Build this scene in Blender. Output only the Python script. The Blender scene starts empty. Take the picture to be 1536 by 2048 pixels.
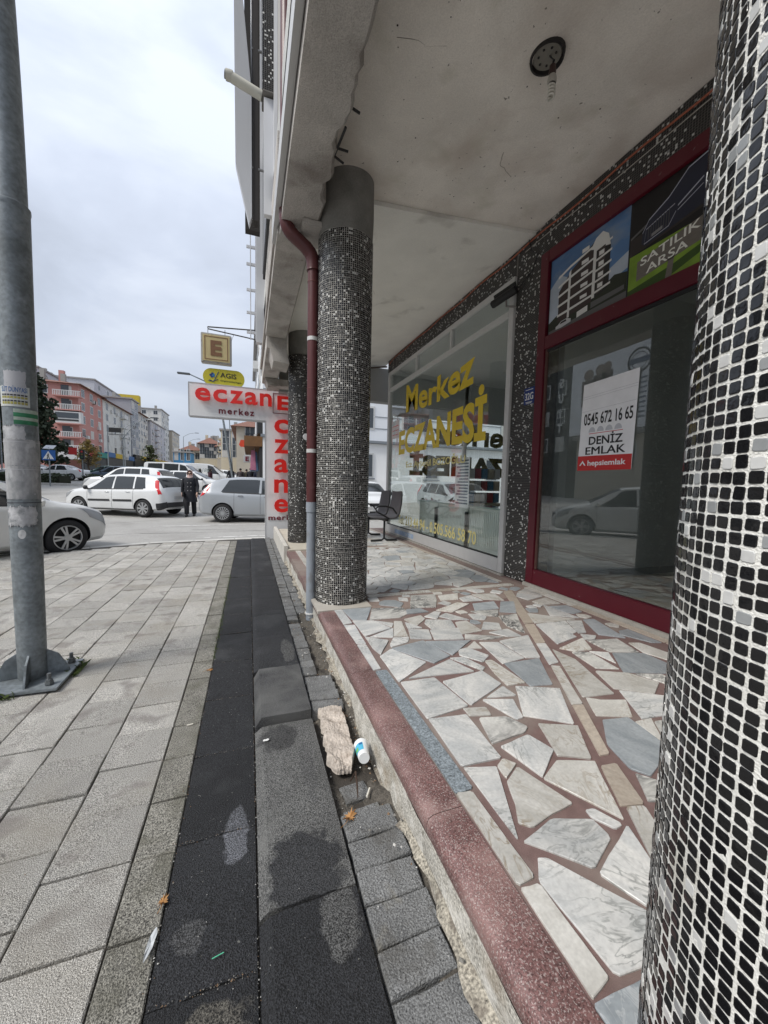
import bpy, bmesh, math, random
import numpy as np
from mathutils import Vector, Matrix
R=math.radians; rnd=random.Random(7)
sc=bpy.context.scene; COL=sc.collection
# ---------------- camera ----------------
cd=bpy.data.cameras.new('camera'); cam=bpy.data.objects.new('camera',cd); COL.objects.link(cam); sc.camera=cam
cd.sensor_fit='HORIZONTAL'; cd.sensor_width=36; cd.lens=36*755/1536; cd.clip_start=.02; cd.clip_end=2000
yaw,pit,rol=R(19.7),R(4.3),R(1.3)
fw=Vector((math.sin(yaw)*math.cos(pit),math.cos(yaw)*math.cos(pit),-math.sin(pit)))
rt=Vector((math.cos(yaw),-math.sin(yaw),0)); up=rt.cross(fw)
r2=rt*math.cos(rol)+up*math.sin(rol); u2=-rt*math.sin(rol)+up*math.cos(rol)
mw=Matrix((r2,u2,-fw)).transposed().to_4x4(); mw.translation=Vector((0,0,1.30)); cam.matrix_world=mw
# ---------------- world ----------------
W=bpy.data.worlds.new('World'); sc.world=W; W.use_nodes=True
nt=W.node_tree; nt.nodes.clear(); N=nt.nodes.new; L=nt.links.new
out=N('ShaderNodeOutputWorld'); mix=N('ShaderNodeMixShader'); b1=N('ShaderNodeBackground'); b2=N('ShaderNodeBackground')
sky=N('ShaderNodeTexSky'); sky.sky_type='NISHITA'; sky.sun_disc=False; sky.sun_elevation=R(48); sky.sun_rotation=R(250)
L(sky.outputs[0],b1.inputs[0]); b1.inputs[1].default_value=.1
tc=N('ShaderNodeTexCoord'); mp=N('ShaderNodeMapping'); mp.inputs['Scale'].default_value=(1,1,2.3); L(tc.outputs['Generated'],mp.inputs[0])
n1=N('ShaderNodeTexNoise'); n1.inputs['Scale'].default_value=2.1; n1.inputs['Detail'].default_value=6; n1.inputs['Roughness'].default_value=.52; n1.inputs['Distortion'].default_value=.35
L(mp.outputs[0],n1.inputs[0]); cr=N('ShaderNodeValToRGB'); e=cr.color_ramp.elements
e[0].position=.36; e[0].color=(.54,.59,.69,1); e[1].position=.62; e[1].color=(.75,.81,.92,1)
m_=cr.color_ramp.elements.new(.5); m_.color=(.63,.69,.81,1)
L(n1.outputs[0],cr.inputs[0]); L(cr.outputs[0],b2.inputs[0]); sx=N('ShaderNodeSeparateXYZ'); L(tc.outputs['Generated'],sx.inputs[0]); gm=N('ShaderNodeMath'); gm.operation='MULTIPLY_ADD'; gm.use_clamp=False; gm.inputs[1].default_value=.38; gm.inputs[2].default_value=.355; cl_=N('ShaderNodeMath'); cl_.operation='MAXIMUM'; cl_.inputs[1].default_value=0; L(sx.outputs[2],cl_.inputs[0]); L(cl_.outputs[0],gm.inputs[0]); L(gm.outputs[0],b2.inputs[1])
mix.inputs[0].default_value=.94; L(b1.outputs[0],mix.inputs[1]); L(b2.outputs[0],mix.inputs[2]); L(mix.outputs[0],out.inputs[0])
sd=bpy.data.lights.new('sun','SUN'); sd.energy=1.5; sd.angle=R(18); sd.color=(1,.96,.9); sun=bpy.data.objects.new('sun',sd); COL.objects.link(sun)
sv=Vector((-math.cos(R(48))*.90,-math.cos(R(48))*.3,math.sin(R(48)))); sun.rotation_euler=sv.to_track_quat('Z','Y').to_euler()
sc.view_settings.view_transform='Standard'; sc.view_settings.look='None'; sc.view_settings.gamma=1; sc.view_settings.exposure=1.12
sc.cycles.transparent_max_bounces=24; sc.cycles.max_bounces=16; sc.cycles.diffuse_bounces=8
# ---------------- materials ----------------
MAT={}
def M(name,col,rough=.75,var=0,vs=6,spk=0,ss=300,bump=0,bs=200,rv=0,metal=0,dirt=None,coord='pos',spec=.5,coat=0,det=5,emit=0,stretch=None,spots=None):
    if name in MAT: return MAT[name]
    m=bpy.data.materials.new(name); m.use_nodes=True; nt=m.node_tree; P=nt.nodes['Principled BSDF']; N=nt.nodes.new; L=nt.links.new
    P.inputs['Roughness'].default_value=rough; P.inputs['Metallic'].default_value=metal; P.inputs['Specular IOR Level'].default_value=spec; P.inputs['Coat Weight'].default_value=coat
    P.inputs['Base Color'].default_value=(*col,1)
    if emit: P.inputs['Emission Color'].default_value=(*col,1); P.inputs['Emission Strength'].default_value=emit
    if coord=='pos': g=N('ShaderNodeNewGeometry').outputs['Position']
    else: g=N('ShaderNodeTexCoord').outputs['Object']
    if stretch:
        q=N('ShaderNodeMapping'); q.inputs['Scale'].default_value=stretch; L(g,q.inputs[0]); g=q.outputs[0]
    def noise(s,d=det,dis=0):
        n=N('ShaderNodeTexNoise'); n.inputs['Scale'].default_value=s; n.inputs['Detail'].default_value=d; n.inputs['Distortion'].default_value=dis; L(g,n.inputs[0]); return n.outputs[0]
    def mth(op,a,b,c=None):
        n=N('ShaderNodeMath'); n.operation=op
        for i,v in enumerate((a,b,c)):
            if v is None: continue
            if isinstance(v,(int,float)): n.inputs[i].default_value=v
            else: L(v,n.inputs[i])
        return n.outputs[0]
    f=None
    def mul(x):
        nonlocal f
        f=x if f is None else mth('MULTIPLY',f,x)
    if var: mul(mth('MULTIPLY_ADD',noise(vs),var*4,1-var*2))
    if spk: mul(mth('MULTIPLY_ADD',noise(ss,2),spk*5,1-spk*2.5))
    if rv:
        oi=N('ShaderNodeObjectInfo').outputs['Random']; mul(mth('MULTIPLY_ADD',oi,2*rv,1-rv))
    c=None
    if f is not None:
        f=mth('MAXIMUM',f,.05)
        v=N('ShaderNodeVectorMath'); v.operation='SCALE'; v.inputs[0].default_value=col; L(f,v.inputs['Scale']); c=v.outputs[0]
    for dd in (dirt or []):
        dc,ds,lo,hi,amt=dd[:5]
        mr=N('ShaderNodeMapRange'); L(noise(ds,6,.3),mr.inputs[0]); mr.inputs[1].default_value=lo; mr.inputs[2].default_value=hi; mr.inputs[4].default_value=amt
        mx=N('ShaderNodeMix'); mx.data_type='RGBA'; L(mr.outputs[0],mx.inputs[0])
        if c is None: mx.inputs[6].default_value=(*col,1)
        else: L(c,mx.inputs[6])
        mx.inputs[7].default_value=(*dc,1); c=mx.outputs[2]
    for (cx,cy,sx_,sy_,sc_,am) in (spots or []):
        q=N('ShaderNodeMapping'); q.vector_type='TEXTURE'; q.inputs['Location'].default_value=(cx,cy,0); q.inputs['Scale'].default_value=(sx_,sy_,50); L(g,q.inputs[0])
        vl=N('ShaderNodeVectorMath'); vl.operation='LENGTH'; L(q.outputs[0],vl.inputs[0]); ds_=mth('ADD',vl.outputs['Value'],mth('MULTIPLY_ADD',noise(18,4),1.1,-.55))
        mr=N('ShaderNodeMapRange'); L(ds_,mr.inputs[0]); mr.inputs[1].default_value=.82; mr.inputs[2].default_value=1.0; mr.inputs[3].default_value=am; mr.inputs[4].default_value=0
        mx=N('ShaderNodeMix'); mx.data_type='RGBA'; L(mr.outputs[0],mx.inputs[0])
        if c is None: mx.inputs[6].default_value=(*col,1)
        else: L(c,mx.inputs[6])
        v=N('ShaderNodeVectorMath'); v.operation='SCALE'; v.inputs[0].default_value=sc_
        if f is not None: L(f,v.inputs['Scale'])
        else: v.inputs['Scale'].default_value=1
        L(v.outputs[0],mx.inputs[7]); c=mx.outputs[2]
    if c is not None: L(c,P.inputs['Base Color'])
    if bump:
        b=N('ShaderNodeBump'); b.inputs['Strength'].default_value=bump; b.inputs['Distance'].default_value=.01; L(noise(bs,3),b.inputs['Height']); L(b.outputs[0],P.inputs['Normal'])
    MAT[name]=m; return m
def glassmat(name,tint,ior=1.5,glos=(1,1,1),rough=0):
    m=bpy.data.materials.new(name); m.use_nodes=True; nt=m.node_tree; nt.nodes.clear(); N=nt.nodes.new; L=nt.links.new
    o=N('ShaderNodeOutputMaterial'); x=N('ShaderNodeMixShader'); t=N('ShaderNodeBsdfTransparent'); g=N('ShaderNodeBsdfGlossy'); lw=N('ShaderNodeLayerWeight'); lw.inputs[0].default_value=.5; pw=N('ShaderNodeMath'); pw.operation='POWER'; pw.inputs[1].default_value=4.5; L(lw.outputs['Facing'],pw.inputs[0]); fr=N('ShaderNodeMath'); fr.operation='MULTIPLY_ADD'; F0=((ior-1)/(ior+1))**2; fr.inputs[1].default_value=1-F0; fr.inputs[2].default_value=F0; L(pw.outputs[0],fr.inputs[0])
    t.inputs[0].default_value=(*tint,1); g.inputs[0].default_value=(*glos,1); g.inputs['Roughness'].default_value=rough
    L(fr.outputs[0],x.inputs[0]); L(t.outputs[0],x.inputs[1]); L(g.outputs[0],x.inputs[2]); L(x.outputs[0],o.inputs[0]); MAT[name]=m; return m
def marble(name,a,b,vein,vs=9,wid=.5,amt=.7):
    m=bpy.data.materials.new(name); m.use_nodes=True; nt=m.node_tree; P=nt.nodes['Principled BSDF']; N=nt.nodes.new; L=nt.links.new
    g=N('ShaderNodeNewGeometry').outputs['Position']; oi=N('ShaderNodeObjectInfo').outputs['Random']
    v=N('ShaderNodeVectorRotate'); v.rotation_type='Z_AXIS'; L(g,v.inputs[0]); mm=N('ShaderNodeMath'); mm.operation='MULTIPLY'; mm.inputs[1].default_value=20; L(oi,mm.inputs[0]); L(mm.outputs[0],v.inputs['Angle'])
    mpn=N('ShaderNodeMapping'); mpn.inputs['Scale'].default_value=(1,2.4,1); L(v.outputs[0],mpn.inputs[0])
    n=N('ShaderNodeTexNoise'); n.inputs['Scale'].default_value=vs*.6; n.inputs['Detail'].default_value=7; n.inputs['Distortion'].default_value=.6; L(mpn.outputs[0],n.inputs[0])
    mx=N('ShaderNodeMix'); mx.data_type='RGBA'; mr=N('ShaderNodeMapRange'); mr.inputs[1].default_value=.35; mr.inputs[2].default_value=.65; L(n.outputs[0],mr.inputs[0]); L(mr.outputs[0],mx.inputs[0]); mx.inputs[6].default_value=(*a,1); mx.inputs[7].default_value=(*b,1)
    n2=N('ShaderNodeTexNoise'); n2.inputs['Scale'].default_value=vs; n2.inputs['Detail'].default_value=5; n2.inputs['Distortion'].default_value=1.4; L(mpn.outputs[0],n2.inputs[0])
    s=N('ShaderNodeMath'); s.operation='SUBTRACT'; L(n2.outputs[0],s.inputs[0]); s.inputs[1].default_value=.5
    ab=N('ShaderNodeMath'); ab.operation='ABSOLUTE'; L(s.outputs[0],ab.inputs[0])
    r2_=N('ShaderNodeMapRange'); r2_.inputs[1].default_value=0; r2_.inputs[2].default_value=.05*wid; r2_.inputs[3].default_value=amt; r2_.inputs[4].default_value=0; L(ab.outputs[0],r2_.inputs[0])
    n4=N('ShaderNodeTexNoise'); n4.inputs['Scale'].default_value=vs*.5; L(g,n4.inputs[0]); r4=N('ShaderNodeMapRange'); r4.inputs[1].default_value=.4; r4.inputs[2].default_value=.62; L(n4.outputs[0],r4.inputs[0])
    mu=N('ShaderNodeMath'); mu.operation='MULTIPLY'; L(r2_.outputs[0],mu.inputs[0]); L(r4.outputs[0],mu.inputs[1])
    mx2=N('ShaderNodeMix'); mx2.data_type='RGBA'; L(mu.outputs[0],mx2.inputs[0]); L(mx.outputs[2],mx2.inputs[6]); mx2.inputs[7].default_value=(*vein,1)
    n3=N('ShaderNodeTexNoise'); n3.inputs['Scale'].default_value=90; n3.inputs['Detail'].default_value=5; L(g,n3.inputs[0])
    f=N('ShaderNodeMath'); f.operation='MULTIPLY_ADD'; f.inputs[1].default_value=.5; f.inputs[2].default_value=.72; L(n3.outputs[0],f.inputs[0])
    f2=N('ShaderNodeMath'); f2.operation='MULTIPLY_ADD'; f2.inputs[1].default_value=.24; f2.inputs[2].default_value=.86; L(oi,f2.inputs[0])
    f3=N('ShaderNodeMath'); f3.operation='MULTIPLY'; L(f.outputs[0],f3.inputs[0]); L(f2.outputs[0],f3.inputs[1])
    sv=N('ShaderNodeVectorMath'); sv.operation='SCALE'; L(mx2.outputs[2],sv.inputs[0]); L(f3.outputs[0],sv.inputs['Scale']); L(sv.outputs[0],P.inputs['Base Color'])
    rr=N('ShaderNodeMapRange'); rr.inputs[3].default_value=.22; rr.inputs[4].default_value=.5; L(n.outputs[0],rr.inputs[0]); L(rr.outputs[0],P.inputs['Roughness'])
    MAT[name]=m; return m
mw_=marble('marble_white',(.66,.65,.62),(.47,.48,.475),(.20,.21,.20),8,.8,.75)
mc_=marble('marble_cream',(.62,.605,.565),(.49,.475,.435),(.24,.17,.09),8,.9,.7)
mg_=marble('marble_grey',(.36,.385,.40),(.26,.285,.30),(.55,.56,.56),10,.5,.5)
mv_=marble('marble_veined',(.62,.61,.57),(.50,.49,.46),(.035,.037,.04),9,2.4,.95)
mt_=marble('marble_tan',(.48,.42,.35),(.40,.34,.28),(.48,.45,.40),30,.5,.5)
mb_=M('granite_blue',(.22,.25,.27),.4,.3,60,.5,150)
MK=dict(w=mw_,c=mc_,g=mg_,v=mv_,t=mt_,b=mb_)
WH=(.78,.78,.76)
mortar2=M('mortar_brown',(.24,.185,.16),.9,.15,30,.2,300)
mortar=M('mortar_red',(.175,.112,.102),.9,.15,30,.12,500,.3,400,dirt=[((.26,.22,.19),2.2,.45,.62,.8)])
paver_m=M('paver_concrete',(.425,.41,.378),.9,.12,5,.85,330,.9,300,rv=.17,dirt=[((.215,.195,.18),5,.54,.67,.7),((.30,.265,.205),2.2,.50,.68,.38),((.12,.11,.10),13,.68,.73,.7)])
pavd_m=M('paver_dark',(.235,.225,.195),.92,.18,7,.9,230,.9,260,rv=.1,dirt=[((.12,.115,.085),6,.5,.66,.6)])
joint_m=M('joint_dirt',(.055,.048,.04),.95,.3,25,.3,300,.6,200)
slab_m=M('slab_black',(.021,.022,.0245),.80,.2,5,1.2,260,1,260,rv=.18,dirt=[((.075,.078,.08),2.3,.55,.72,.6),((.22,.22,.2),75,.70,.75,.8)],spots=[(-.05,1.40,.045,.13,(.14,.145,.16),.8),(-.1,.86,.12,.07,(.13,.12,.10),.75),(.25,1.0,.06,.12,(.13,.13,.125),.7),(-.17,1.1,.05,.05,(.08,.08,.08),.6),(.26,2.75,.05,.2,(.11,.11,.105),.6)])
slab2_m=M('slab_grey',(.055,.056,.058),.85,.2,4,.9,240,1,260,rv=.1,dirt=[((.15,.15,.145),3.0,.42,.60,.85)])
slab3_m=M('slab_stained',(.135,.135,.13),.85,.2,5,.9,240,1,260,dirt=[((.20,.20,.19),6,.58,.68,.7)],spots=[(.17,1.16,.13,.15,(.032,.033,.036),.92),(.13,1.84,.10,.10,(.05,.05,.05),.8),(.24,1.60,.03,.2,(.09,.09,.09),.5)])  # lighter grey slab with dark stains towards its ends
block_m=M('block_grey',(.16,.162,.16),.9,.2,14,.6,240,.9,150,rv=.14,dirt=[((.09,.085,.075),9,.52,.66,.6),((.27,.25,.2),8,.62,.74,.6)])
dirt_m=M('dirt',(.09,.08,.066),.98,.35,30,.4,220,1,90,dirt=[((.2,.18,.15),40,.6,.68,.7)])
kred_m=M('terrazzo_red',(.155,.082,.076),.48,.35,4,.5,200,.25,300,dirt=[((.34,.22,.20),4.5,.50,.66,.6),((.50,.44,.41),230,.56,.61,.55)])
kwall_m=M('kerb_wall',(.46,.44,.39),.85,.2,9,.5,160,.6,70,dirt=[((.62,.60,.55),18,.52,.62,.8),((.24,.18,.11),5,.56,.70,.75),((.10,.085,.06),26,.66,.72,.7)])
conc_m=M('old_concrete',(.44,.415,.385),.92,.2,3,.2,160,.6,60,dirt=[((.19,.165,.145),2.6,.50,.68,.75),((.48,.46,.43),7,.6,.72,.6),((.08,.07,.06),22,.70,.74,.8)])
ceil_m=M('ceiling_old',(.80,.76,.70),.95,.14,2.0,.07,120,.2,40,dirt=[((.52,.45,.39),1.5,.48,.68,.7),((.54,.52,.42),2.7,.56,.7,.5),((.12,.1,.08),26,.70,.73,.8)])
ceil2_m=M('ceiling_clean',(.80,.79,.74),.95,.06,3,.04,90,.2,40,dirt=[((.3,.28,.25),2.5,.6,.75,.5)])
capc_m=M('column_cap_paint',(.23,.225,.21),.9,.25,6,.1,120,.3,60)
tile_k=M('tile_black',(.008,.008,.009),.14,0,1,.3,500,.12,50,spec=.5)
tile_w=M('tile_white',(.60,.60,.58),.2,.1,60,spec=.5)
tile_g=M('tile_grey',(.30,.31,.31),.2,.1,60)
tile_r=M('tile_red',(.12,.02,.02),.25)
grout_w=M('grout_white',(.80,.79,.74),.9,.08,50,.06,300,.4,300,dirt=[((.46,.43,.36),7,.55,.72,.6),((.30,.27,.22),45,.66,.74,.6)])
grout_d=M('grout_dirty',(.44,.425,.39),.9,.15,20,.08,300,.3,300)
grout_k=M('grout_dark',(.17,.16,.145),.9,.15,20)
galv_m=M('galvanised',(.21,.235,.25),.52,.22,9,.2,45,.1,40,metal=.35,dirt=[((.30,.33,.34),14,.57,.7,.6),((.08,.09,.09),5,.58,.72,.6)])
steel_m=M('steel',(.35,.35,.35),.35,.1,30,metal=.8)
alu_m=M('aluminium_grey',(.55,.55,.54),.5,.05,8)
redf_m=M('frame_burgundy',(.095,.004,.013),.38,.08,6,.03,200,dirt=[((.27,.20,.20),14,.68,.74,.5)])
maroon_m=M('pipe_maroon',(.10,.026,.026),.42,.14,5,dirt=[((.2,.12,.11),7,.62,.74,.5)])
pipeg_m=M('pipe_grey',(.30,.33,.365),.45,.1,5,dirt=[((.2,.19,.17),9,.55,.7,.5)])
white_m=M('white_plain',(.72,.72,.70),.6,.05,4)
sign_m=M('sign_white',(.76,.77,.775),.45,.06,3,dirt=[((.36,.35,.33),2.5,.6,.78,.5)])
redl_m=M('letter_red',(.72,.018,.012),.35)
dkred_m=M('letter_dark_red',(.16,.005,.02),.4)
yel_m=M('letter_yellow',(.68,.50,.03),.5)
pyel_m=M('letter_pale_yellow',(.70,.62,.26),.5)
black_m=M('black_plastic',(.012,.012,.013),.5)
rub_m=M('rubber',(.014,.014,.015),.85)
dark_m=M('dark_void',(.01,.01,.011),.9)
asph_m=M('asphalt',(.33,.32,.30),.92,.09,.35,.22,60,.5,60,dirt=[((.19,.18,.165),.5,.5,.68,.6),((.16,.155,.145),3,.62,.75,.4)])
line_m=M('road_paint',(.62,.61,.58),.8,.15,8,dirt=[((.27,.26,.24),6,.5,.62,.7)])
kerb_m=M('kerb_stone',(.50,.49,.46),.9,.15,4,.2,150,.4,100,rv=.1)
grass_m=M('weed_green',(.07,.10,.025),.8,.3,20)
leafd_m=M('leaf_dry',(.36,.19,.07),.8,.25,40)
pane_m=glassmat('pane_clear',(.95,.97,.96),1.5)
paned_m=glassmat('pane_shop',(.84,.87,.86),1.9)
# ---------------- builders ----------------
OFF={}
def link(o,parent=None):
    COL.objects.link(o)
    if parent is not None: o.parent=parent
    return o
def tag(o,label=None,cat=None,group=None,kind=None):
    if label: o['label']=label
    if cat: o['category']=cat
    if group: o['group']=group
    if kind: o['kind']=kind
    return o
def thing(name,label,cat,loc=(0,0,0),rz=0,group=None,world=False,parent=None):
    o=bpy.data.objects.new(name,None); o.empty_display_size=.1; link(o); o.location=loc; o.rotation_euler=(0,0,rz)
    OFF[o.name]=Vector(loc) if world else Vector((0,0,0))
    return tag(o,label,cat,group)
class MB:
    def __init__(s): s.v=[]; s.f=[]; s.m=[]
    def add(s,vs,fs,mi=0):
        b=len(s.v); s.v+= [tuple(p) for p in vs]; s.f+=[tuple(b+i for i in f) for f in fs]; s.m+=[mi]*len(fs); return s
    def box(s,a,b,mi=0):
        x0,y0,z0=a; x1,y1,z1=b
        return s.add([(x0,y0,z0),(x1,y0,z0),(x1,y1,z0),(x0,y1,z0),(x0,y0,z1),(x1,y0,z1),(x1,y1,z1),(x0,y1,z1)],[(0,3,2,1),(4,5,6,7),(0,1,5,4),(1,2,6,5),(2,3,7,6),(3,0,4,7)],mi)
    def bbox(s,a,b,r=.004,mi=0):   # box with chamfered vertical + top edges
        x0,y0,z0=a;x1,y1,z1=b
        def ring(i,z): return [(x0+i+r*.0,y0+i,z),(x1-i,y0+i,z),(x1-i,y1-i,z),(x0+i,y1-i,z)]
        vs=ring(0,z0)+ring(0,z1-r)+ring(r,z1)
        fs=[(0,3,2,1)]+[(k+i,k+(i+1)%4,k+4+(i+1)%4,k+4+i) for k in(0,4) for i in range(4)]+[(8,9,10,11)]
        return s.add(vs,fs,mi)
    def prism(s,pts,z0,z1,mi=0,r=0):  # pts ccw in xy
        n=len(pts); vs=[(x,y,z0) for x,y in pts]+[(x,y,z1-r) for x,y in pts]; fs=[tuple(range(n-1,-1,-1))]+[(i,(i+1)%n,n+(i+1)%n,n+i) for i in range(n)]
        if r:
            cx=sum(p[0] for p in pts)/n; cy=sum(p[1] for p in pts)/n
            vs+=[(x+(cx-x)*r/max(.01,math.hypot(cx-x,cy-y)),y+(cy-y)*r/max(.01,math.hypot(cx-x,cy-y)),z1) for x,y in pts]
            fs+=[(n+i,n+(i+1)%n,2*n+(i+1)%n,2*n+i) for i in range(n)]+[tuple(range(2*n,3*n))]
        else: fs+=[tuple(range(n,2*n))]
        return s.add(vs,fs,mi)
    def poly3(s,pts,d,mi=0):   # extrude polygon in 3D along vector d
        n=len(pts); d=Vector(d); vs=[Vector(p) for p in pts]; vs=vs+[p+d for p in vs]
        return s.add(vs,[tuple(range(n-1,-1,-1)),tuple(range(n,2*n))]+[(i,(i+1)%n,n+(i+1)%n,n+i) for i in range(n)],mi)
    def tube(s,path,rad,n=12,mi=0,caps=True):
        path=[Vector(p) for p in path]; k=len(path); rads=rad if isinstance(rad,(list,tuple)) else [rad]*k
        ref=None; rings=[]
        for i,p in enumerate(path):
            t=(path[min(i+1,k-1)]-path[max(i-1,0)]).normalized()
            if ref is None: ref=Vector((0,0,1)) if abs(t.z)<.9 else Vector((1,0,0))
            a=(ref-t*ref.dot(t)).normalized(); b=t.cross(a); ref=a
            q=rads[i]; qa,qb=(q if isinstance(q,(tuple,list)) else (q,q))
            rings.append([p+a*math.cos(2*math.pi*j/n)*qa+b*math.sin(2*math.pi*j/n)*qb for j in range(n)])
        vs=[v for r_ in rings for v in r_]; fs=[]
        for i in range(k-1):
            for j in range(n): fs.append((i*n+j,i*n+(j+1)%n,(i+1)*n+(j+1)%n,(i+1)*n+j))
        if caps: fs+=[tuple(range(n-1,-1,-1)),tuple((k-1)*n+j for j in range(n))]
        return s.add(vs,fs,mi)
    def lathe(s,prof,c=(0,0,0),n=24,mi=0,axis='z',a0=0,a1=2*math.pi):
        full=abs(a1-a0-2*math.pi)<1e-6; m=n if full else n+1; vs=[]
        for r_,h in prof:
            for j in range(m):
                a=a0+(a1-a0)*j/n; x,y,z=r_*math.cos(a),r_*math.sin(a),h
                if axis=='y': x,y,z=x,h,y
                if axis=='x': x,y,z=h,x,y
                vs.append((c[0]+x,c[1]+y,c[2]+z))
        fs=[]
        for i in range(len(prof)-1):
            for j in range(n):
                k=(j+1)%m; fs.append((i*m+j,i*m+k,(i+1)*m+k,(i+1)*m+j))
        return s.add(vs,fs,mi)
    def build(s,name,mats,parent=None,smooth=False,bevel=0,kind=None,label=None,subdiv=0,ang=40):
        me=bpy.data.meshes.new(name); off=Vector((0,0,0))
        if parent is not None: off=OFF.get(parent.name,off)
        me.from_pydata([(x-off.x,y-off.y,z-off.z) for x,y,z in s.v],[],s.f); 
        for m in (mats if isinstance(mats,(list,tuple)) else [mats]): me.materials.append(m)
        if any(s.m): me.polygons.foreach_set('material_index',s.m)
        me.update()
        bm=bmesh.new(); bm.from_mesh(me); bmesh.ops.recalc_face_normals(bm,faces=bm.faces)
        if bevel: bmesh.ops.bevel(bm,geom=[e for e in bm.edges if len(e.link_faces)==2 and e.calc_face_angle(0)>.6],offset=bevel,segments=2,affect='EDGES')
        bm.to_mesh(me); bm.free()
        if smooth:
            me.shade_smooth()
            try: me.set_sharp_from_angle(angle=R(ang))
            except Exception: pass
        o=link(bpy.data.objects.new(name,me),parent); OFF[o.name]=off
        if kind: o['kind']=kind
        if label: o['label']=label
        return o
def inst(src,parent=None,loc=None,rot=None,scale=None,name=None):
    c=src.copy(); COL.objects.link(c)
    if name: c.name=name
    if parent is not None: c.parent=parent
    OFF[c.name]=OFF.get(src.name,Vector((0,0,0)))
    if loc is not None: c.location=loc
    if rot is not None: c.rotation_euler=rot
    if scale is not None: c.scale=scale
    return c
def copy_tree(o,loc=None,rz=None,label=None,parent=None):
    c=o.copy(); COL.objects.link(c); c.parent=parent
    if loc is not None: c.location=loc
    if rz is not None: c.rotation_euler=(0,0,rz)
    if label: c['label']=label
    for ch in list(o.children): copy_tree(ch,parent=c)
    return c
def struct(o): o['kind']='structure'; return o
_tc={}
def tmesh(s,bold=0.0,ext=.0,space=1.0,shear=0):
    k=(s,bold,ext,space,shear)
    if k in _tc: return _tc[k]
    cu=bpy.data.curves.new('txt','FONT'); cu.body=s; cu.size=1; cu.offset=bold; cu.extrude=.5; cu.space_character=space; cu.shear=shear; cu.resolution_u=3
    o=bpy.data.objects.new('txt',cu); COL.objects.link(o); dg=bpy.context.evaluated_depsgraph_get(); me=bpy.data.meshes.new_from_object(o.evaluated_get(dg))
    v=np.array([p.co[:] for p in me.vertices]); f=[tuple(p.vertices) for p in me.polygons]
    bpy.data.objects.remove(o); bpy.data.curves.remove(cu); bpy.data.meshes.remove(me); _tc[k]=(v,f); return v,f
def text(name,s,mat,parent,org,right,upv,width,height,ext=.003,bold=.0,warp=None,space=1.0,shear=0,mb=None,label=None):
    v,f=tmesh(s,bold,0,space,shear); mn=v.min(0); mx=v.max(0); u=(v-mn)/(mx-mn)
    right=Vector(right);upv=Vector(upv); nrm=right.cross(upv).normalized(); o=Vector(org); pts=[]
    for a,b,c in u:
        if warp: a,b=warp(a,b)
        pts.append(o+right*(a*width)+upv*(b*height)+nrm*(c*ext))
    m=mb or MB(); m.add(pts,f)
    if mb is None: return m.build(name,mat,parent,label=label)
def road_z(x,y):
    t=(y-15.5)/2; return -.10+.075*(math.log1p(math.exp(-abs(t)))+max(t,0))
# ================= GROUND =================
m=MB(); xs=[-160,-90,-50,-30,-20,-14,-10,-7,-5,-3,-1,1,4,8,14,25,50,120]; ys=[-60,-30,-12,-4,0,4,8]+[10+i*1.5 for i in range(12)]+[30,36,45,60,80,110,150,220,400,700]
vs=[(x,y,road_z(x,y)) for y in ys for x in xs]; n=len(xs)
m.add(vs,[(j*n+i,j*n+i+1,(j+1)*n+i+1,(j+1)*n+i) for j in range(len(ys)-1) for i in range(n-1)])
road=struct(m.build('road',asph_m,smooth=True))
# road lines
m=MB()
def strip(m,a,b,w,dz=.006,seg=12):
    a=Vector(a);b=Vector(b);d=(b-a).normalized();nn=Vector((-d.y,d.x))*w/2
    for i in range(seg):
        p=a.lerp(b,i/seg);q=a.lerp(b,(i+1)/seg)
        m.add([(c.x,c.y,road_z(c.x,c.y)+dz) for c in (p-nn,q-nn,q+nn,p+nn)],[(0,1,2,3)])
strip(m,(-2.6,12.4),(6,13.2),.10); strip(m,(-9,12.2),(-30,26),.12); strip(m,(-6.5,20.5),(-40,40),.12,seg=16); strip(m,(-1.2,9.9),(3,10.3),.12)
m.build('road_line',line_m,road)
# pavement
SW=[(.62,-4),(.62,8.98),(-.3,8.93),(-1.89,8.66),(-2.77,8.30),(-3.87,7.86),(-4.6,7.1),(-4.9,6.0),(-4.9,-4)]
def inpoly(x,y,P):
    r=False; j=len(P)-1
    for i in range(len(P)):
        if (P[i][1]>y)!=(P[j][1]>y) and x<(P[j][0]-P[i][0])*(y-P[i][1])/(P[j][1]-P[i][1])+P[i][0]: r=not r
        j=i
    return r
def pdist(x,y,P):
    d=9
    for i in range(len(P)):
        a=Vector(P[i]);b=Vector(P[(i+1)%len(P)]);p=Vector((x,y)); t=max(0,min(1,(p-a).dot(b-a)/(b-a).length_squared)); d=min(d,(p-a.lerp(b,t)).length)
    return d
side=struct(MB().prism(SW,-.35,-.014).build('pavement',joint_m))
# kerb stones
kp=SW[1:]; km=None
for i in range(len(kp)-1):
    a=Vector(kp[i]);b=Vector(kp[i+1]);Ln=(b-a).length;k=max(1,round(Ln/.8));ang=math.atan2(b.y-a.y,b.x-a.x)
    for j in range(k):
        if j*(.8)>12: break
        c=a.lerp(b,(j+.5)/k); w=Ln/k-.008
        o=MB().bbox((-w/2,.0,-.3),(w/2,.13,.004),.012).build('kerb_stone',kerb_m,side); o.location=(c.x,c.y,rnd.uniform(-.003,.002)); o.rotation_euler=(0,0,ang+math.pi)
        o.location.x+=-math.sin(ang)*-.0; 
camp=Vector((0,0))
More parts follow.
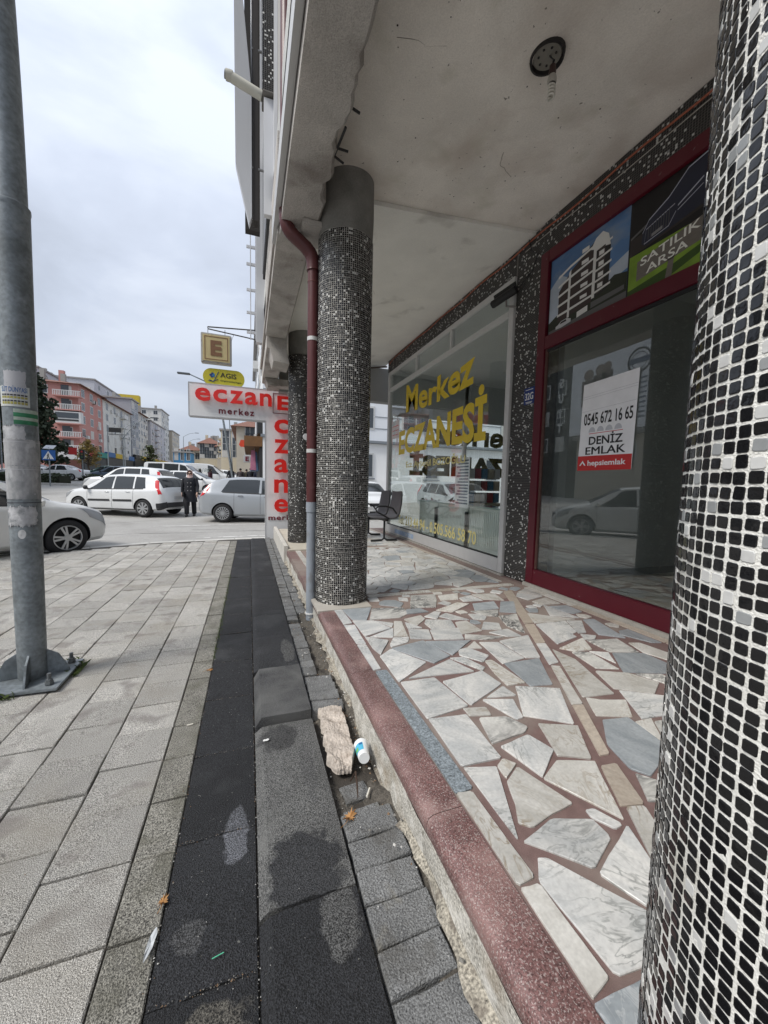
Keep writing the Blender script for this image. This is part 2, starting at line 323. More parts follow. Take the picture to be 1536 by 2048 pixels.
# square pavers
pv=[]
def paver_mesh(w,d,mat,h=.05):
    me=MB().bbox((-w/2,-d/2,-h),(w/2,d/2,0),.0035)
    o=me.build('paver',mat,side); return o
P0=paver_mesh(.2492,.2434,paver_m); P1=paver_mesh(.1265,.2434,pavd_m)
cells=[]
for c in range(18):
    x=-.3795-.1275-.255*c; offs=.03 if c%2==0 else .155
    for r_ in range(-6,36):
        y=offs+.25*r_+.0
        if not inpoly(x,y,SW) or pdist(x,y,SW)<.17: continue
        if abs(x+1.33)<.12 and abs(y-3.02)<.1: continue
        cells.append((x,y,0))
for r_ in range(-6,35): 
    if r_ not in (3,): cells.append((-.3125,.02+.25*r_+(.0),1))
def vis(x,y):
    d=math.hypot(x,y); a=math.degrees(math.atan2(x,y))
    return (y>.25 and -27<=a-0 or False) and y>.2
def score(c):
    x,y,k=c; d=math.sqrt(x*x+y*y+1.69); a=math.degrees(math.atan2(x,y)); inn=(a>-30 and y>.15) 
    return (0 if inn else 100)+d
cells.sort(key=score); used0=used1=False; rest=MB()
for i,(x,y,k) in enumerate(cells):
    z=rnd.uniform(-.004,.003); rx=rnd.gauss(0,.007); ry=rnd.gauss(0,.007)
    if i<280:
        src=P1 if k else P0
        if k and not used1: o=src; used1=True
        elif not k and not used0: o=src; used0=True
        else: o=inst(src)
        o.location=(x,y,z); o.rotation_euler=(rx,ry,rnd.gauss(0,.004))
    else:
        w=.062 if k else .1228; rest.bbox((x-w,y-.1218,-.05),(x+w,y+.1218,z),.0035,mi=k)
rest.build('paver_field',[paver_m,pavd_m],side,kind='stuff')
# black slabs: flat row and raised row
def slab(name,x0,x1,y0,y1,z,mat,seed,chamf=0,irr=.006,tilt=0):
    r_=random.Random(seed); nx,ny=8,12; g=.004; vs=[]
    for j in range(ny+1):
        for i in range(nx+1):
            u=i/nx; v=j/ny; x=x0+g*.6+(x1-x0-1.2*g)*u; y=y0+g*.5+(y1-y0-g)*v
            if j in(0,ny): y+=math.sin(u*5+seed)*irr*.3+(r_.uniform(-irr,irr)*.35)+(irr*.8 if (j==0 and r_.random()<.3) else 0)
            zz=z+tilt*(v-.5)
            if i==0: zz-=chamf
            if j in(0,ny) or i in (nx,): zz-=.004
            vs.append((x,y,zz))
    if chamf:
        for j in range(ny+1): vs[j*(nx+1)+1]=(x0+.035,vs[j*(nx+1)+1][1],vs[j*(nx+1)+1][2])
    fs=[(j*(nx+1)+i,j*(nx+1)+i+1,(j+1)*(nx+1)+i+1,(j+1)*(nx+1)+i) for j in range(ny) for i in range(nx)]
    b=len(vs); bd=[i for i in range(nx+1)]+[(j)*(nx+1)+nx for j in range(1,ny+1)]+[ny*(nx+1)+i for i in range(nx-1,-1,-1)]+[j*(nx+1) for j in range(ny-1,0,-1)]
    vs+=[(vs[k][0],vs[k][1],z-.12) for k in bd]; q=len(bd); fs+=[(bd[i],b+i,b+(i+1)%q,bd[(i+1)%q]) for i in range(q)]
    mm=MB(); mm.add(vs,fs); return mm.build(name,mat,side,smooth=True,ang=32)
ja=[-.9,-.4,.12,.55,.96,1.41,1.86,2.34,2.83,3.36,3.85,4.35,4.85,5.35,5.85,6.35,6.85,7.35,7.85,8.35,8.80]
for i in range(len(ja)-1):
    slab('black_slab',-.246,.019,ja[i],ja[i+1],.004+rnd.uniform(-.002,.003),slab_m,i,tilt=rnd.uniform(-.004,.004))
jb=[-.7,-.2,.30,1.06]
for i in range(3): slab('black_slab',.021,.316,jb[i],jb[i+1],.036,slab_m if i<2 else slab_m,40+i,chamf=.026)
o=slab('black_slab',.021,.316,1.065,1.955,.036,slab3_m,50,chamf=.026); o['label']='long slab worn grey in its middle, dark at both ends'
o=slab('black_slab',.021,.316,1.975,2.52,.072,slab2_m,51,chamf=.055); 
jb=[2.52,3.07,3.6,4.12,4.64,5.16,5.68,6.2,6.72,7.24,7.76,8.28,8.80]
for i in range(len(jb)-1): slab('black_slab',.021,.316,jb[i],jb[i+1],.068 if i<1 else .06-.004*min(i,8),slab_m,60+i,chamf=.02)
# grey paving blocks by the terrace wall
def block(x0,x1,y0,y1,z,rz=0,tilt=(0,0),mat=block_m):
    cx,cy=(x0+x1)/2,(y0+y1)/2; w,d=(x1-x0)/2-.003,(y1-y0)/2-.003; r_=random.Random(int(y0*1000)+int(x0*77))
    m=MB(); pts=[]
    for a,b in((-1,-1),(0,-1),(1,-1),(1,0),(1,1),(0,1),(-1,1),(-1,0)): pts.append((a*w+r_.uniform(-.004,.002),b*d+r_.uniform(-.004,.003)))
    m.prism(pts,-.06,0,r=.005); o=m.build('paving_block',mat,side); o.location=(cx,cy,z); o.rotation_euler=(tilt[0],tilt[1],rz); return o
y=-.3
while y<1.22:
    d=.108+rnd.uniform(-.004,.006); block(.324,.528+rnd.uniform(-.008,.008),y,y+d,.028+rnd.uniform(-.004,.004),rnd.gauss(0,.015),(rnd.gauss(0,.02),rnd.gauss(0,.02))); y+=d
block(.34,.49,1.24,1.345,.022,.05,(.03,.01)); block(.36,.48,1.40,1.5,.0,.12,(-.05,.06))
y=1.98
for i in range(4): block(.325,.505,y,y+.098,.045+rnd.uniform(-.006,.006),-.10+rnd.gauss(0,.02),(rnd.gauss(0,.02),.02)); y+=.1
y=2.40
while y<8.7:
    d=.10+rnd.uniform(-.004,.008)
    if not 3.25<y<3.42: block(.322,.425,y,y+d,.042+rnd.uniform(-.006,.006),rnd.gauss(0,.03),(rnd.gauss(0,.02),rnd.gauss(0,.02)))
    if y>3.6: block(.43,.525,y,y+d,.03+rnd.uniform(-.006,.006),rnd.gauss(0,.05),(rnd.gauss(0,.03),rnd.gauss(0,.03)))
    y+=d
m=MB(); nx,ny=14,200
vs=[]
for j in range(ny+1):
    for i in range(nx+1):
        x=.30+.26*i/nx; y=-.5+9.3*j/ny
        h=-.005+.012*math.sin(x*40+y*9)+.01*math.sin(y*31+x*17)+rnd.uniform(-.006,.008)+.02*max(0,(x-.42)/.14)
        if 1.35<y<1.98: h-=.035*math.sin((y-1.35)/.63*math.pi)
        vs.append((x,y,h))
m.add(vs,[(j*(nx+1)+i,j*(nx+1)+i+1,(j+1)*(nx+1)+i+1,(j+1)*(nx+1)+i) for j in range(ny) for i in range(nx)])
m.build('soil_strip',dirt_m,side,smooth=True,kind='stuff')
r_=random.Random(8); m=MB(); vs=[]; n=260
for j in range(n+1):
    y=-.4+9.1*j/n; w=.022+.014*math.sin(y*11)+.010*math.sin(y*37)+r_.uniform(0,.008)
    if 1.22<y<1.98: w=.012
    zb=.046 if (y<1.22 or y>1.98) else .0
    vs+=[(.548,y,zb+.012),(.548-w*.6,y,zb+.002+r_.uniform(0,.003)),(.548-w-.004,y,zb-.008)]
m.add(vs,[(3*j+i,3*j+i+1,3*j+i+4,3*j+i+3) for j in range(n) for i in(0,1)]); m.build('cement_smear',M('cement',(.30,.275,.225),.95,.25,20,.6,150,.8,80,dirt=[((.12,.1,.08),14,.5,.6,.7)]),side,smooth=True,kind='stuff')
# debris: gravel crumbs
m=MB()
def crumb(m,x,y,z,s,mi=0,r_=rnd):
    vs=[(x+r_.uniform(-1,1)*s*.15+dx*s*r_.uniform(.6,1),y+dy*s*r_.uniform(.6,1),z+dz*s*r_.uniform(.5,1)) for dx,dy,dz in((1,0,0),(0,1,0),(-1,0,0),(0,-1,0),(0,0,.8),(0,0,-.6))]
    m.add(vs,[(0,1,4),(1,2,4),(2,3,4),(3,0,4),(1,0,5),(2,1,5),(3,2,5),(0,3,5)],mi)
for i in range(420):
    y=rnd.choice([rnd.uniform(1.2,2.1),rnd.uniform(2.3,3.6),rnd.uniform(.5,5)]); x=rnd.uniform(.33,.53) if rnd.random()<.75 else rnd.uniform(.49,.535)
    crumb(m,x,y,.012+.02*(x>.45)+( .03 if y>1.98 or y<1.25 else -.015),rnd.choice([.002,.003,.004,.006,.009]),rnd.choice([0,0,1,2]))
for i in range(260): crumb(m,rnd.uniform(-.25,.3),rnd.uniform(.5,6),.008 if rnd.random()<.5 else .05,rnd.uniform(.0010,.0022),1)
for i in range(160):
    x=-.246+rnd.gauss(0,.008); crumb(m,x,rnd.uniform(.5,5),.006,rnd.uniform(.0012,.004),rnd.choice([0,1,2]))
for i in range(520):
    c_=rnd.randint(0,8); x=-.3795-.255*c_+rnd.gauss(0,.004); y=rnd.uniform(.5,6)
    if rnd.random()<.35: x=rnd.uniform(-2.5,-.25)
    crumb(m,x,y,.0015,rnd.uniform(.0012,.0035),rnd.choice([0,0,1,2]))
for i in range(500):
    j_=rnd.choice(ja[3:14]); crumb(m,rnd.uniform(-.24,.015),j_+rnd.gauss(0,.004),.004,rnd.uniform(.0012,.003),rnd.choice([0,0,2]))
    crumb(m,.02+rnd.gauss(0,.004),rnd.uniform(.5,6),.004,rnd.uniform(.0012,.003),rnd.choice([0,0,1,2]))
m.build('gravel',[M('crumb_grey',(.2,.19,.17),.9),M('crumb_white',(.5,.49,.46),.8),M('crumb_brown',(.19,.12,.07),.9)],side,kind='stuff')
# broken stone
m=MB(); r_=random.Random(5); nx,ny=26,52; top=[]
def jag(t,s): return .006*math.sin(t*23+s)+.004*math.sin(t*61+s*2)+r_.uniform(-.001,.001)
vs=[]
for j in range(ny+1):
    v=j/ny; xl=-.062+jag(v,1)+(.02*(v<.12)*(1-v/.12)); xr=.062+jag(v,3)*.25-(.03*(v<.18)*(1-v/.18)); 
    for i in range(nx+1):
        u=i/nx; h=.056+.004*math.sin(u*7+v*11)+.003*math.sin(v*29+u*5)+r_.uniform(-.0028,.0028)-.018*(max(0,.16-v)/.16)
        if i in(0,nx) or j in(0,ny): h-=.016
        vs.append((xl+(xr-xl)*u,-.235+.47*v+jag(u,7)*.25*(j in(0,ny)),h))
fs=[(j*(nx+1)+i,j*(nx+1)+i+1,(j+1)*(nx+1)+i+1,(j+1)*(nx+1)+i) for j in range(ny) for i in range(nx)]
bd=[i for i in range(nx+1)]+[j*(nx+1)+nx for j in range(1,ny+1)]+[ny*(nx+1)+i for i in range(nx-1,-1,-1)]+[j*(nx+1) for j in range(ny-1,0,-1)]
b=len(vs); q=len(bd); vs+=[(vs[k][0]*.97,vs[k][1]*.985,0) for k in bd]; fs+=[(bd[i],b+i,b+(i+1)%q,bd[(i+1)%q]) for i in range(q)]+[tuple(b+i for i in range(q-1,-1,-1))]
m.add(vs,fs); o=m.build('broken_stone',M('stone_pink',(.50,.44,.38),.95,.14,14,.16,120,.9,70,coord='obj',dirt=[((.30,.24,.19),20,.55,.68,.6)]),smooth=True,ang=50)
o.location=(.405,1.765,.008); o.rotation_euler=(R(-2),R(5),R(-4)); tag(o,'rough pinkish broken kerb stone lying in the gap beside the terrace wall','stone')
# plastic cup
t=thing('plastic_cup','crushed white plastic yoghurt drink cup with blue label lying by the broken stone','cup',(.475,1.585,.052)); 
MB().lathe([(.0,.0),(.024,.0),(.0255,.004),(.0265,.02),(.030,.07),(.0335,.10),(.0345,.102),(.0345,.106),(.032,.106),(.029,.07),(.024,.006),(0,.006)],n=28).build('cup_body',M('cup_white',(.76,.78,.78),.35),t,smooth=True)
MB().lathe([(.0275,.026),(.0312,.078)],n=12,a0=R(150),a1=R(275)).build('cup_label',M('cup_blue',(.08,.42,.62),.4),t,smooth=True)
MB().lathe([(.0281,.034),(.0298,.056)],n=8,a0=R(185),a1=R(225)).build('cup_label',M('cup_green',(.15,.42,.10),.4),t,smooth=True)
MB().lathe([(.0304,.062),(.0314,.076)],n=8,a0=R(240),a1=R(270)).build('cup_label',M('cup_darkblue',(.02,.12,.3),.4),t,smooth=True)
t.rotation_euler=(R(-98),R(0),R(-8)); t.location=(.482,1.535,.068)
# dry leaves
def leaf(name,loc,s,rz,lab,mat=leafd_m):
    r_=random.Random(int(loc[1]*999)); k=11; pts=[]
    for i in range(k*2):
        a=2*math.pi*i/(k*2); rr=s*(1 if i%2==0 else .5)*r_.uniform(.7,1.1); pts.append((rr*math.cos(a),rr*.75*math.sin(a),.004+.25*s*math.sin(a*2+1)*.5+r_.uniform(0,.25)*s))
    vs=[(0,0,.002)]+pts; fs=[(0,i+1,(i+1)%(2*k)+1) for i in range(2*k)]; b=len(vs); vs+=[(x,y,z+.0008) for x,y,z in vs]; fs+=[tuple(b+i for i in reversed(f)) for f in fs]
    m=MB(); m.add(vs,fs); m.tube([(0,0,.003),(-s*.9,-s*.2,.006),(-s*1.5,-.1*s,.003)],.0009,5); o=m.build(name,mat); o.location=loc; o.rotation_euler=(0,0,rz); tag(o,lab,'leaf'); return o
leaf('dry_leaf',(.355,1.30,.03),.036,.6,'orange brown dry leaf on the grey blocks below the plastic cup')
leaf('dry_leaf',(.47,1.94,.03),.03,2.2,'brown curled leaf between the broken stone and the terrace wall',M('leaf_brown',(.2,.1,.05),.8,.2,30))
leaf('dry_leaf',(-.252,1.215,.01),.022,1.2,'small tan leaf in the seam beside the black slabs')
leaf('dry_leaf',(-.26,2.72,.008),.026,.2,'dry leaf on the dark pavers beside the black slabs, the farther one')
def rag(name,loc,s,mat,lab,cat,rz=0,asp=.4):
    r_=random.Random(int(loc[1]*777)); pts=[]
    for i in range(12):
        a=2*math.pi*i/12; pts.append((s*math.cos(a)*r_.uniform(.5,1),s*asp*math.sin(a)*r_.uniform(.5,1.1),.003+r_.uniform(0,.2)*s))
    vs=[(0,0,.006)]+pts+[(0,0,.002)]+[(x,y,z-.002) for x,y,z in pts]; fs=[(0,i+1,(i+1)%12+1) for i in range(12)]+[(13,(i+1)%12+14,i+14) for i in range(12)]+[(i+1,i+14,(i+1)%12+14,(i+1)%12+1) for i in range(12)]
    m=MB(); m.add(vs,fs); o=m.build(name,mat); o.location=loc; o.rotation_euler=(0,0,rz); return tag(o,lab,cat)
rag('tissue_scrap',(.075,1.83,.04),.022,white_m,'torn white tissue scrap on the grey worn slab','litter',.3,.5)
rag('plastic_strip',(-.262,1.11,.006),.045,M('grey_plastic',(.5,.52,.53),.4),'folded pale plastic strip along the edge of the black slabs','litter',1.35,.25)
0 and rag('pebble',(-.08,.93,.012),.012,M('pebble_tan',(.5,.4,.22),.8),'small tan crumb on the nearest black slab','litter',.5,.6)
for x,y,rz,l,lab in((.46,1.40,1.0,.045,'white cigarette butt below the plastic cup'),(.50,1.30,1.7,.04,'white cigarette butt against the foot of the terrace wall'),(.5,2.25,.3,.02,'cigarette butt on the grey blocks near the terrace wall, beyond the broken stone'),(-.30,2.13,.1,.03,'cigarette butts in the broken paver gap beside the black slabs')):
    m=MB().tube([(-l/2,0,0),(l*.2,0,0),(l/2,0,.001)],.0038,10); o=m.build('cigarette_butt',M('butt_white',(.66,.63,.55),.8),smooth=True); o.location=(x,y,.022 if x>0 else .006); o.rotation_euler=(0,0,rz); tag(o,lab,'cigarette butt')
o=MB().tube([(-.015,0,.0),(.015,0,.001)],.0012,6).build('green_straw_piece',M('straw_green',(.1,.5,.3),.5)); o.location=(-.085,1.02,.011); o.rotation_euler=(0,0,.15); tag(o,'tiny green plastic sliver on the black slab','litter')
o=MB().tube([(.40,1.47,.03),(.43,1.49,.05),(.42,1.43,.045),(.41,1.38,.03)],[.003,.006,.004,.002],7).build('dry_twig',M('twig',(.05,.03,.02),.9),smooth=True); tag(o,'dark dry twig below the broken stone','twig')
# weeds
def weeds(name,pts,lab,h=.03,n=260,seed=1,grp=None):
    r_=random.Random(seed); m=MB()
    for i in range(n):
        a,b=r_.choice(pts); t=r_.random(); x=a[0]+(b[0]-a[0])*t+r_.gauss(0,.008); y=a[1]+(b[1]-a[1])*t+r_.gauss(0,.008); z=a[2]; an=r_.uniform(0,6.28); hh=h*r_.uniform(.3,1); w=.0025
        dx,dy=math.cos(an),math.sin(an); m.add([(x-dy*w,y+dx*w,z),(x+dy*w,y-dx*w,z),(x+dx*hh*.4+dy*w,y+dy*hh*.4,z+hh*.7),(x+dx*hh*.9,y+dy*hh*.9,z+hh*.8)],[(0,1,2),(1,3,2)])
    o=m.build(name,grass_m); o['kind']='stuff'; o['label']=lab; return o
weeds('grass',[((-.246,2.9,0),(-.246,3.9,0)),((-.246,3.9,0),(-.246,5.5,0))],'thin weeds growing in the seam along the black slabs',.016,520,2)
weeds('moss',[((-1.30,3.13,0),(-1.12,3.13,0)),((-1.54,2.9,0),(-1.54,3.15,0)),((-1.5,2.70,0),(-1.30,2.70,0)),((-1.085,2.9,0),(-1.085,3.1,0))],'small weeds round the base plate of the lamp post',.05,260,3)
# ================= TERRACE =================
TZ=.23; TX=.54
MARB="w0.772,1.815 0.966,1.805 1.001,1.522 0.77,1.491;w0.771,1.482 0.956,1.46 0.937,1.171 0.761,1.179;w0.991,1.76 1.272,1.797 1.291,1.642 1.017,1.517;w0.767,2.142 0.866,2.221 1.001,1.992 0.764,1.83;w0.839,1.845 1.152,1.97 1.212,1.81;g0.869,2.23 1.125,2.285 1.19,2.023 1.047,1.963;w1.173,1.993 1.264,1.981 1.311,1.831 1.274,1.8;g1.132,2.264 1.446,2.19 1.208,2.025;w1.286,2.087 1.363,2.1 1.432,1.957 1.342,1.888 1.249,2.012;c1.463,2.173 1.448,2.056 1.346,2.087;w1.485,2.151 1.615,2.112 1.624,1.859 1.442,1.833;w1.635,2.114 1.891,2.141 1.725,1.842 1.64,1.867;c1.358,1.899 1.408,1.899 1.425,1.613 1.308,1.617 1.323,1.748;g1.454,1.838 1.713,1.829 1.557,1.552 1.425,1.576;w1.347,1.6 1.563,1.509 1.391,1.247 1.208,1.37;w1.134,1.553 1.282,1.62 1.291,1.525;w1.099,1.542 1.249,1.495 1.2,1.364 1.16,1.359;c0.975,1.501 1.07,1.48 1.059,1.427 0.974,1.45;v1.008,1.407 1.121,1.374 1.156,1.3 1.12,1.279 0.963,1.259;w0.974,1.227 1.135,1.253 1.172,1.142 1.02,1.039;c1.232,1.301 1.395,1.232 1.277,1.054 1.16,1.112;c0.893,1.14 0.941,1.169 0.973,1.127 0.887,1.077;w0.664,3.079 0.735,3.046 0.74,2.73 0.666,2.717;w0.667,2.707 0.749,2.693 0.733,2.344 0.672,2.363;w0.67,2.345 0.729,2.331 0.715,1.991 0.668,1.986;b0.675,1.975 0.743,1.971 0.745,1.076 0.674,1.077;w2.11,2.308 2.28,2.309 2.223,2.021 1.988,1.962;w2.224,2.31 2.4,2.3 2.301,2.095 2.217,2.066;c1.952,1.905 2.247,1.993 2.148,1.828 2.02,1.838;w2.412,2.297 2.528,2.263 2.361,2.068 2.298,2.077;g2.563,2.28 2.666,2.267 2.556,1.901 2.416,2.007;w2.29,2.053 2.38,1.996 2.318,1.951 2.239,1.966;v2.254,1.942 2.464,1.9 2.408,1.707 2.246,1.773;c1.894,1.904 1.92,1.743 1.803,1.388 1.617,1.412;v1.985,1.841 2.103,1.806 2.077,1.573 1.948,1.619;w2.118,1.801 2.206,1.757 2.131,1.648;g2.235,1.748 2.436,1.681 2.441,1.492 2.349,1.433 2.064,1.534;c1.919,1.593 2.078,1.516 2.142,1.39 2.003,1.318 1.85,1.42;c1.626,1.399 1.682,1.36 1.807,1.32 1.702,1.205 1.542,1.265;w1.86,1.381 2.058,1.263 1.921,1.173 1.744,1.186;g1.54,1.22 1.668,1.201 1.637,1.006 1.423,0.926 1.385,0.975 1.425,1.096;c1.681,1.167 1.769,1.165 1.663,1.042;v1.373,0.942 1.434,0.871 1.361,0.819 1.296,0.841;c2.496,1.838 2.575,1.814 2.61,1.601 2.506,1.534 2.443,1.686;v2.118,1.498 2.261,1.446 2.238,1.361 2.191,1.338;c2.224,2.546 2.381,2.415 2.517,2.31 2.262,2.314 2.118,2.33;w2.53,2.681 2.567,2.334 2.383,2.443;w0.755,2.786 0.918,2.739 0.991,2.552 0.76,2.462;g0.744,3.044 0.984,3.037 0.862,2.77 0.763,2.815;v0.988,3.017 1.256,2.973 1.255,2.822 1.141,2.743 0.888,2.763;w0.932,2.725 1.035,2.644 1.002,2.581;w0.758,2.455 0.899,2.353 0.775,2.162 0.755,2.264;w0.789,2.446 1.01,2.556 0.947,2.391;c1.06,2.662 1.112,2.647 1.053,2.397 0.967,2.422;w1.138,2.64 1.224,2.493 1.108,2.504;c1.154,2.702 1.324,2.746 1.325,2.663 1.184,2.528;w1.105,2.496 1.25,2.449 1.195,2.285 1.054,2.338;w0.887,2.298 0.947,2.391 1.059,2.37 1.016,2.29 0.875,2.246;w1.282,2.573 1.323,2.638 1.508,2.584 1.462,2.433 1.28,2.453;w1.254,2.438 1.482,2.418 1.411,2.221 1.207,2.273;c1.518,2.53 1.624,2.535 1.627,2.32 1.442,2.303;w1.349,2.711 1.472,2.79 1.513,2.766 1.419,2.647;w1.457,2.68 1.552,2.738 1.659,2.541 1.526,2.579;g1.261,2.91 1.397,2.902 1.425,2.803 1.226,2.802;v1.398,3.099 1.628,3.071 1.533,2.908 1.328,2.94;c1.513,2.826 1.79,2.956 1.874,2.898 1.623,2.747;v1.47,3.262 1.702,3.237 1.641,3.096 1.412,3.13;c1.727,3.191 1.941,3.212 1.844,3.047 1.68,3.056;g1.915,2.887 2.14,2.893 2.06,2.715 1.829,2.719;v1.781,2.714 2.033,2.679 1.924,2.546 1.838,2.599;w1.746,2.464 1.836,2.412 1.779,2.307 1.645,2.347;v1.942,2.541 2.119,2.547 1.91,2.2 1.875,2.351;v1.47,2.286 1.701,2.176 1.55,2.179 1.43,2.223;w1.656,2.275 1.83,2.293 1.842,2.155 1.74,2.177;g2.203,2.875 2.329,2.84 2.138,2.571 2.013,2.636;w1.884,3.073 2.04,3.121 2.056,2.952 1.869,2.968;c2.075,3.135 2.3,3.114 2.255,2.911 2.098,2.977;t2.439,3.143 2.558,3.17 2.117,2.341 2.03,2.341;t2.02,2.324 2.099,2.316 1.929,2.015 1.861,2.027;w1.856,2.017 1.921,2.001 1.792,1.751 1.71,1.739;c1.708,1.725 1.753,1.702 1.562,1.362 1.506,1.375;t1.503,1.368 1.556,1.353 1.372,1.053 1.324,1.059;t1.279,1.009 1.346,1.003 1.269,0.842 1.185,0.859;c1.018,1.034 1.137,1.092 1.279,1.041 1.144,0.813;w0.766,1.175 0.891,1.14 0.767,0.861;c0.88,1.064 0.966,1.114 1.036,0.914 0.932,0.903 0.839,0.883 0.806,0.911 0.844,0.973;w1.056,0.877 1.084,0.874 1.122,0.803 1.086,0.8 1.052,0.85;w0.778,0.854 0.92,0.891 1.047,0.846 1.048,0.779 0.916,0.723;w0.915,0.709 1.136,0.796 1.073,0.63 0.974,0.584;w0.787,0.79 0.81,0.782 0.962,0.581 0.877,0.53 0.764,0.539 0.762,0.623 0.748,0.739;c0.677,1.077 0.734,1.068 0.738,0.759 0.678,0.754;c0.68,0.748 0.737,0.742 0.74,0.532 0.677,0.518;g0.674,0.511 0.839,0.506 0.912,0.501 0.83,0.375 0.681,0.426;c1.197,0.847 1.261,0.829 1.2,0.714 1.112,0.628 1.068,0.643"
ter=struct(MB().box((TX+.012,-4,-.3),(9.0,8.62,TZ-.006)).build('terrace',mortar))
# kerb strip (rounded red terrazzo) in lengths, each a part; wall panels under it
ys_=[-4,-1.2,.06,1.02,1.99,3.03]
def kseg(y0,y1):
    prof=[(TX+.006,TZ-.075),(TX-.004,TZ-.05),(TX-.004,TZ-.022),(TX+.003,TZ-.007),(TX+.018,TZ+.001),(TX+.05,TZ+.003),(TX+.125,TZ+.002),(TX+.125,TZ-.075)]
    k=len(prof); m=MB(); m.add([(x,y0+.0015,z) for x,z in prof]+[(x,y1-.0015,z) for x,z in prof],[tuple(range(k)),tuple(range(2*k-1,k-1,-1))]+[(i,k+i,k+(i+1)%k,(i+1)%k) for i in range(k)])
    return m.build('terrazzo_edge',kred_m,ter,smooth=True,ang=50)
for i in range(len(ys_)-1): kseg(ys_[i],ys_[i+1])
r_=random.Random(3); nz=9; ny=150; vs=[]
for j in range(ny+1):
    y=-4+12.55*j/ny
    for i in range(nz+1):
        z=-.05+(TZ-.072+.05)*i/nz; x=TX+.006+.004*math.sin(y*13+z*20)+r_.uniform(-.0015,.0015)-.012*max(0,1-i/4)
        if i<3 and math.sin(y*7)>.55: x+=.02*r_.random()
        vs.append((x,y,z))
m=MB(); m.add(vs,[(j*(nz+1)+i,j*(nz+1)+i+1,(j+1)*(nz+1)+i+1,(j+1)*(nz+1)+i) for j in range(ny) for i in range(nz)]); m.build('terrace_wall_face',kwall_m,ter,smooth=True)
m=MB().add([(.66,2.95,TZ-.0045),(2.83,2.95,TZ-.0045),(2.83,8.6,TZ-.0045),(.66,8.6,TZ-.0045)],[(0,1,2,3)]); m.build('pale_mortar',mortar2,ter)
# beige plinth step around the far columns
MB().box((TX-.01,3.05,TZ-.02),(TX+.46,3.62,TZ+.004)).build('column_base_slab',M('base_slab',(.45,.42,.37),.6,.1,8),ter)
MB().box((TX-.035,5.98,-.02),(TX+.03,8.64,TZ+.07)).build('low_side_wall',M('low_wall_white',(.52,.50,.45),.8,.12,6),ter,bevel=.005)
m=MB().box((TX+.031,5.9,.02),(TX+.60,8.6,TZ+.018)); m.build('beige_plinth',M('plinth_beige',(.50,.46,.38),.6,.1,5,dirt=[((.3,.25,.18),4,.58,.7,.6)]),ter)
def area(P): return .5*sum(P[i][0]*P[(i+1)%len(P)][1]-P[(i+1)%len(P)][0]*P[i][1] for i in range(len(P)))
_pc=[]
def piece(P,k,parent=ter,z=TZ):
    if area(P)<0: P=P[::-1]
    _pc.append((P,k))
polys=[]
def clip(P,a,b,c):  # keep a*x+b*y<=c
    out=[]
    for i in range(len(P)):
        p=P[i];q=P[(i+1)%len(P)];dp=a*p[0]+b*p[1]-c;dq=a*q[0]+b*q[1]-c
        if dp<=0: out.append(p)
        if dp*dq<0: t=dp/(dp-dq); out.append((p[0]+(q[0]-p[0])*t,p[1]+(q[1]-p[1])*t))
    return out
for s in MARB.split(';'):
    P=[tuple(map(float,q.split(','))) for q in s[1:].split()]; k=s[0]
    P=clip(P,-1,0,-(TX+.128))
    P=clip(P,1,0,2.74)
    if len(P)<3: continue
    polys.append(P); piece(P,k)
# fillers: random stones between seeds
def sat(P,Q):
    for A in (P,Q):
        for i in range(len(A)):
            nx_,ny_=A[(i+1)%len(A)][1]-A[i][1],A[i][0]-A[(i+1)%len(A)][0]
            a=[nx_*x+ny_*y for x,y in P]; b=[nx_*x+ny_*y for x,y in Q]
            if max(a)<min(b) or max(b)<min(a): return False
    return True
strips=[]
def straight(x0,y0,x1,y1,w,seg,k):
    a=Vector((x0,y0));b=Vector((x1,y1));d=(b-a).normalized();nn=Vector((-d.y,d.x))*w/2; L_=(b-a).length; t=0
    while t<L_-.02:
        e_=min(L_,t+seg*rnd.uniform(.8,1.2)); P=[a+d*(t+.004)-nn,a+d*(e_-.004)-nn,a+d*(e_-.004)+nn,a+d*(t+.004)+nn]; P=[tuple(p) for p in P]; polys.append(P); piece(P,rnd.choice(k)); t=e_
straight(2.79,-1,2.79,3.22,.07,.4,'tc'); straight(.71,3.66,.71,5.9,.07,.35,'cw'); straight(1.06,3.36,2.72,3.36,.08,.3,'tc'); straight(2.66,3.5,2.66,8.4,.06,.4,'tc'); straight(1.2,5.95,2.6,5.95,.07,.35,'c')
straight(.705,-1.0,.705,.35,.07,.5,'c')
seeds=[]; tries=0
while len(seeds)<520 and tries<30000:
    tries+=1; y=rnd.uniform(-1.2,8.5); x=rnd.uniform(.7,2.75); mind=(.105 if y>3.3 else .13)+.09*rnd.random()
    if y>3.3: mind*=.98
    if all((x-a)**2+(y-b)**2>mind*mind for a,b in seeds): seeds.append((x,y))
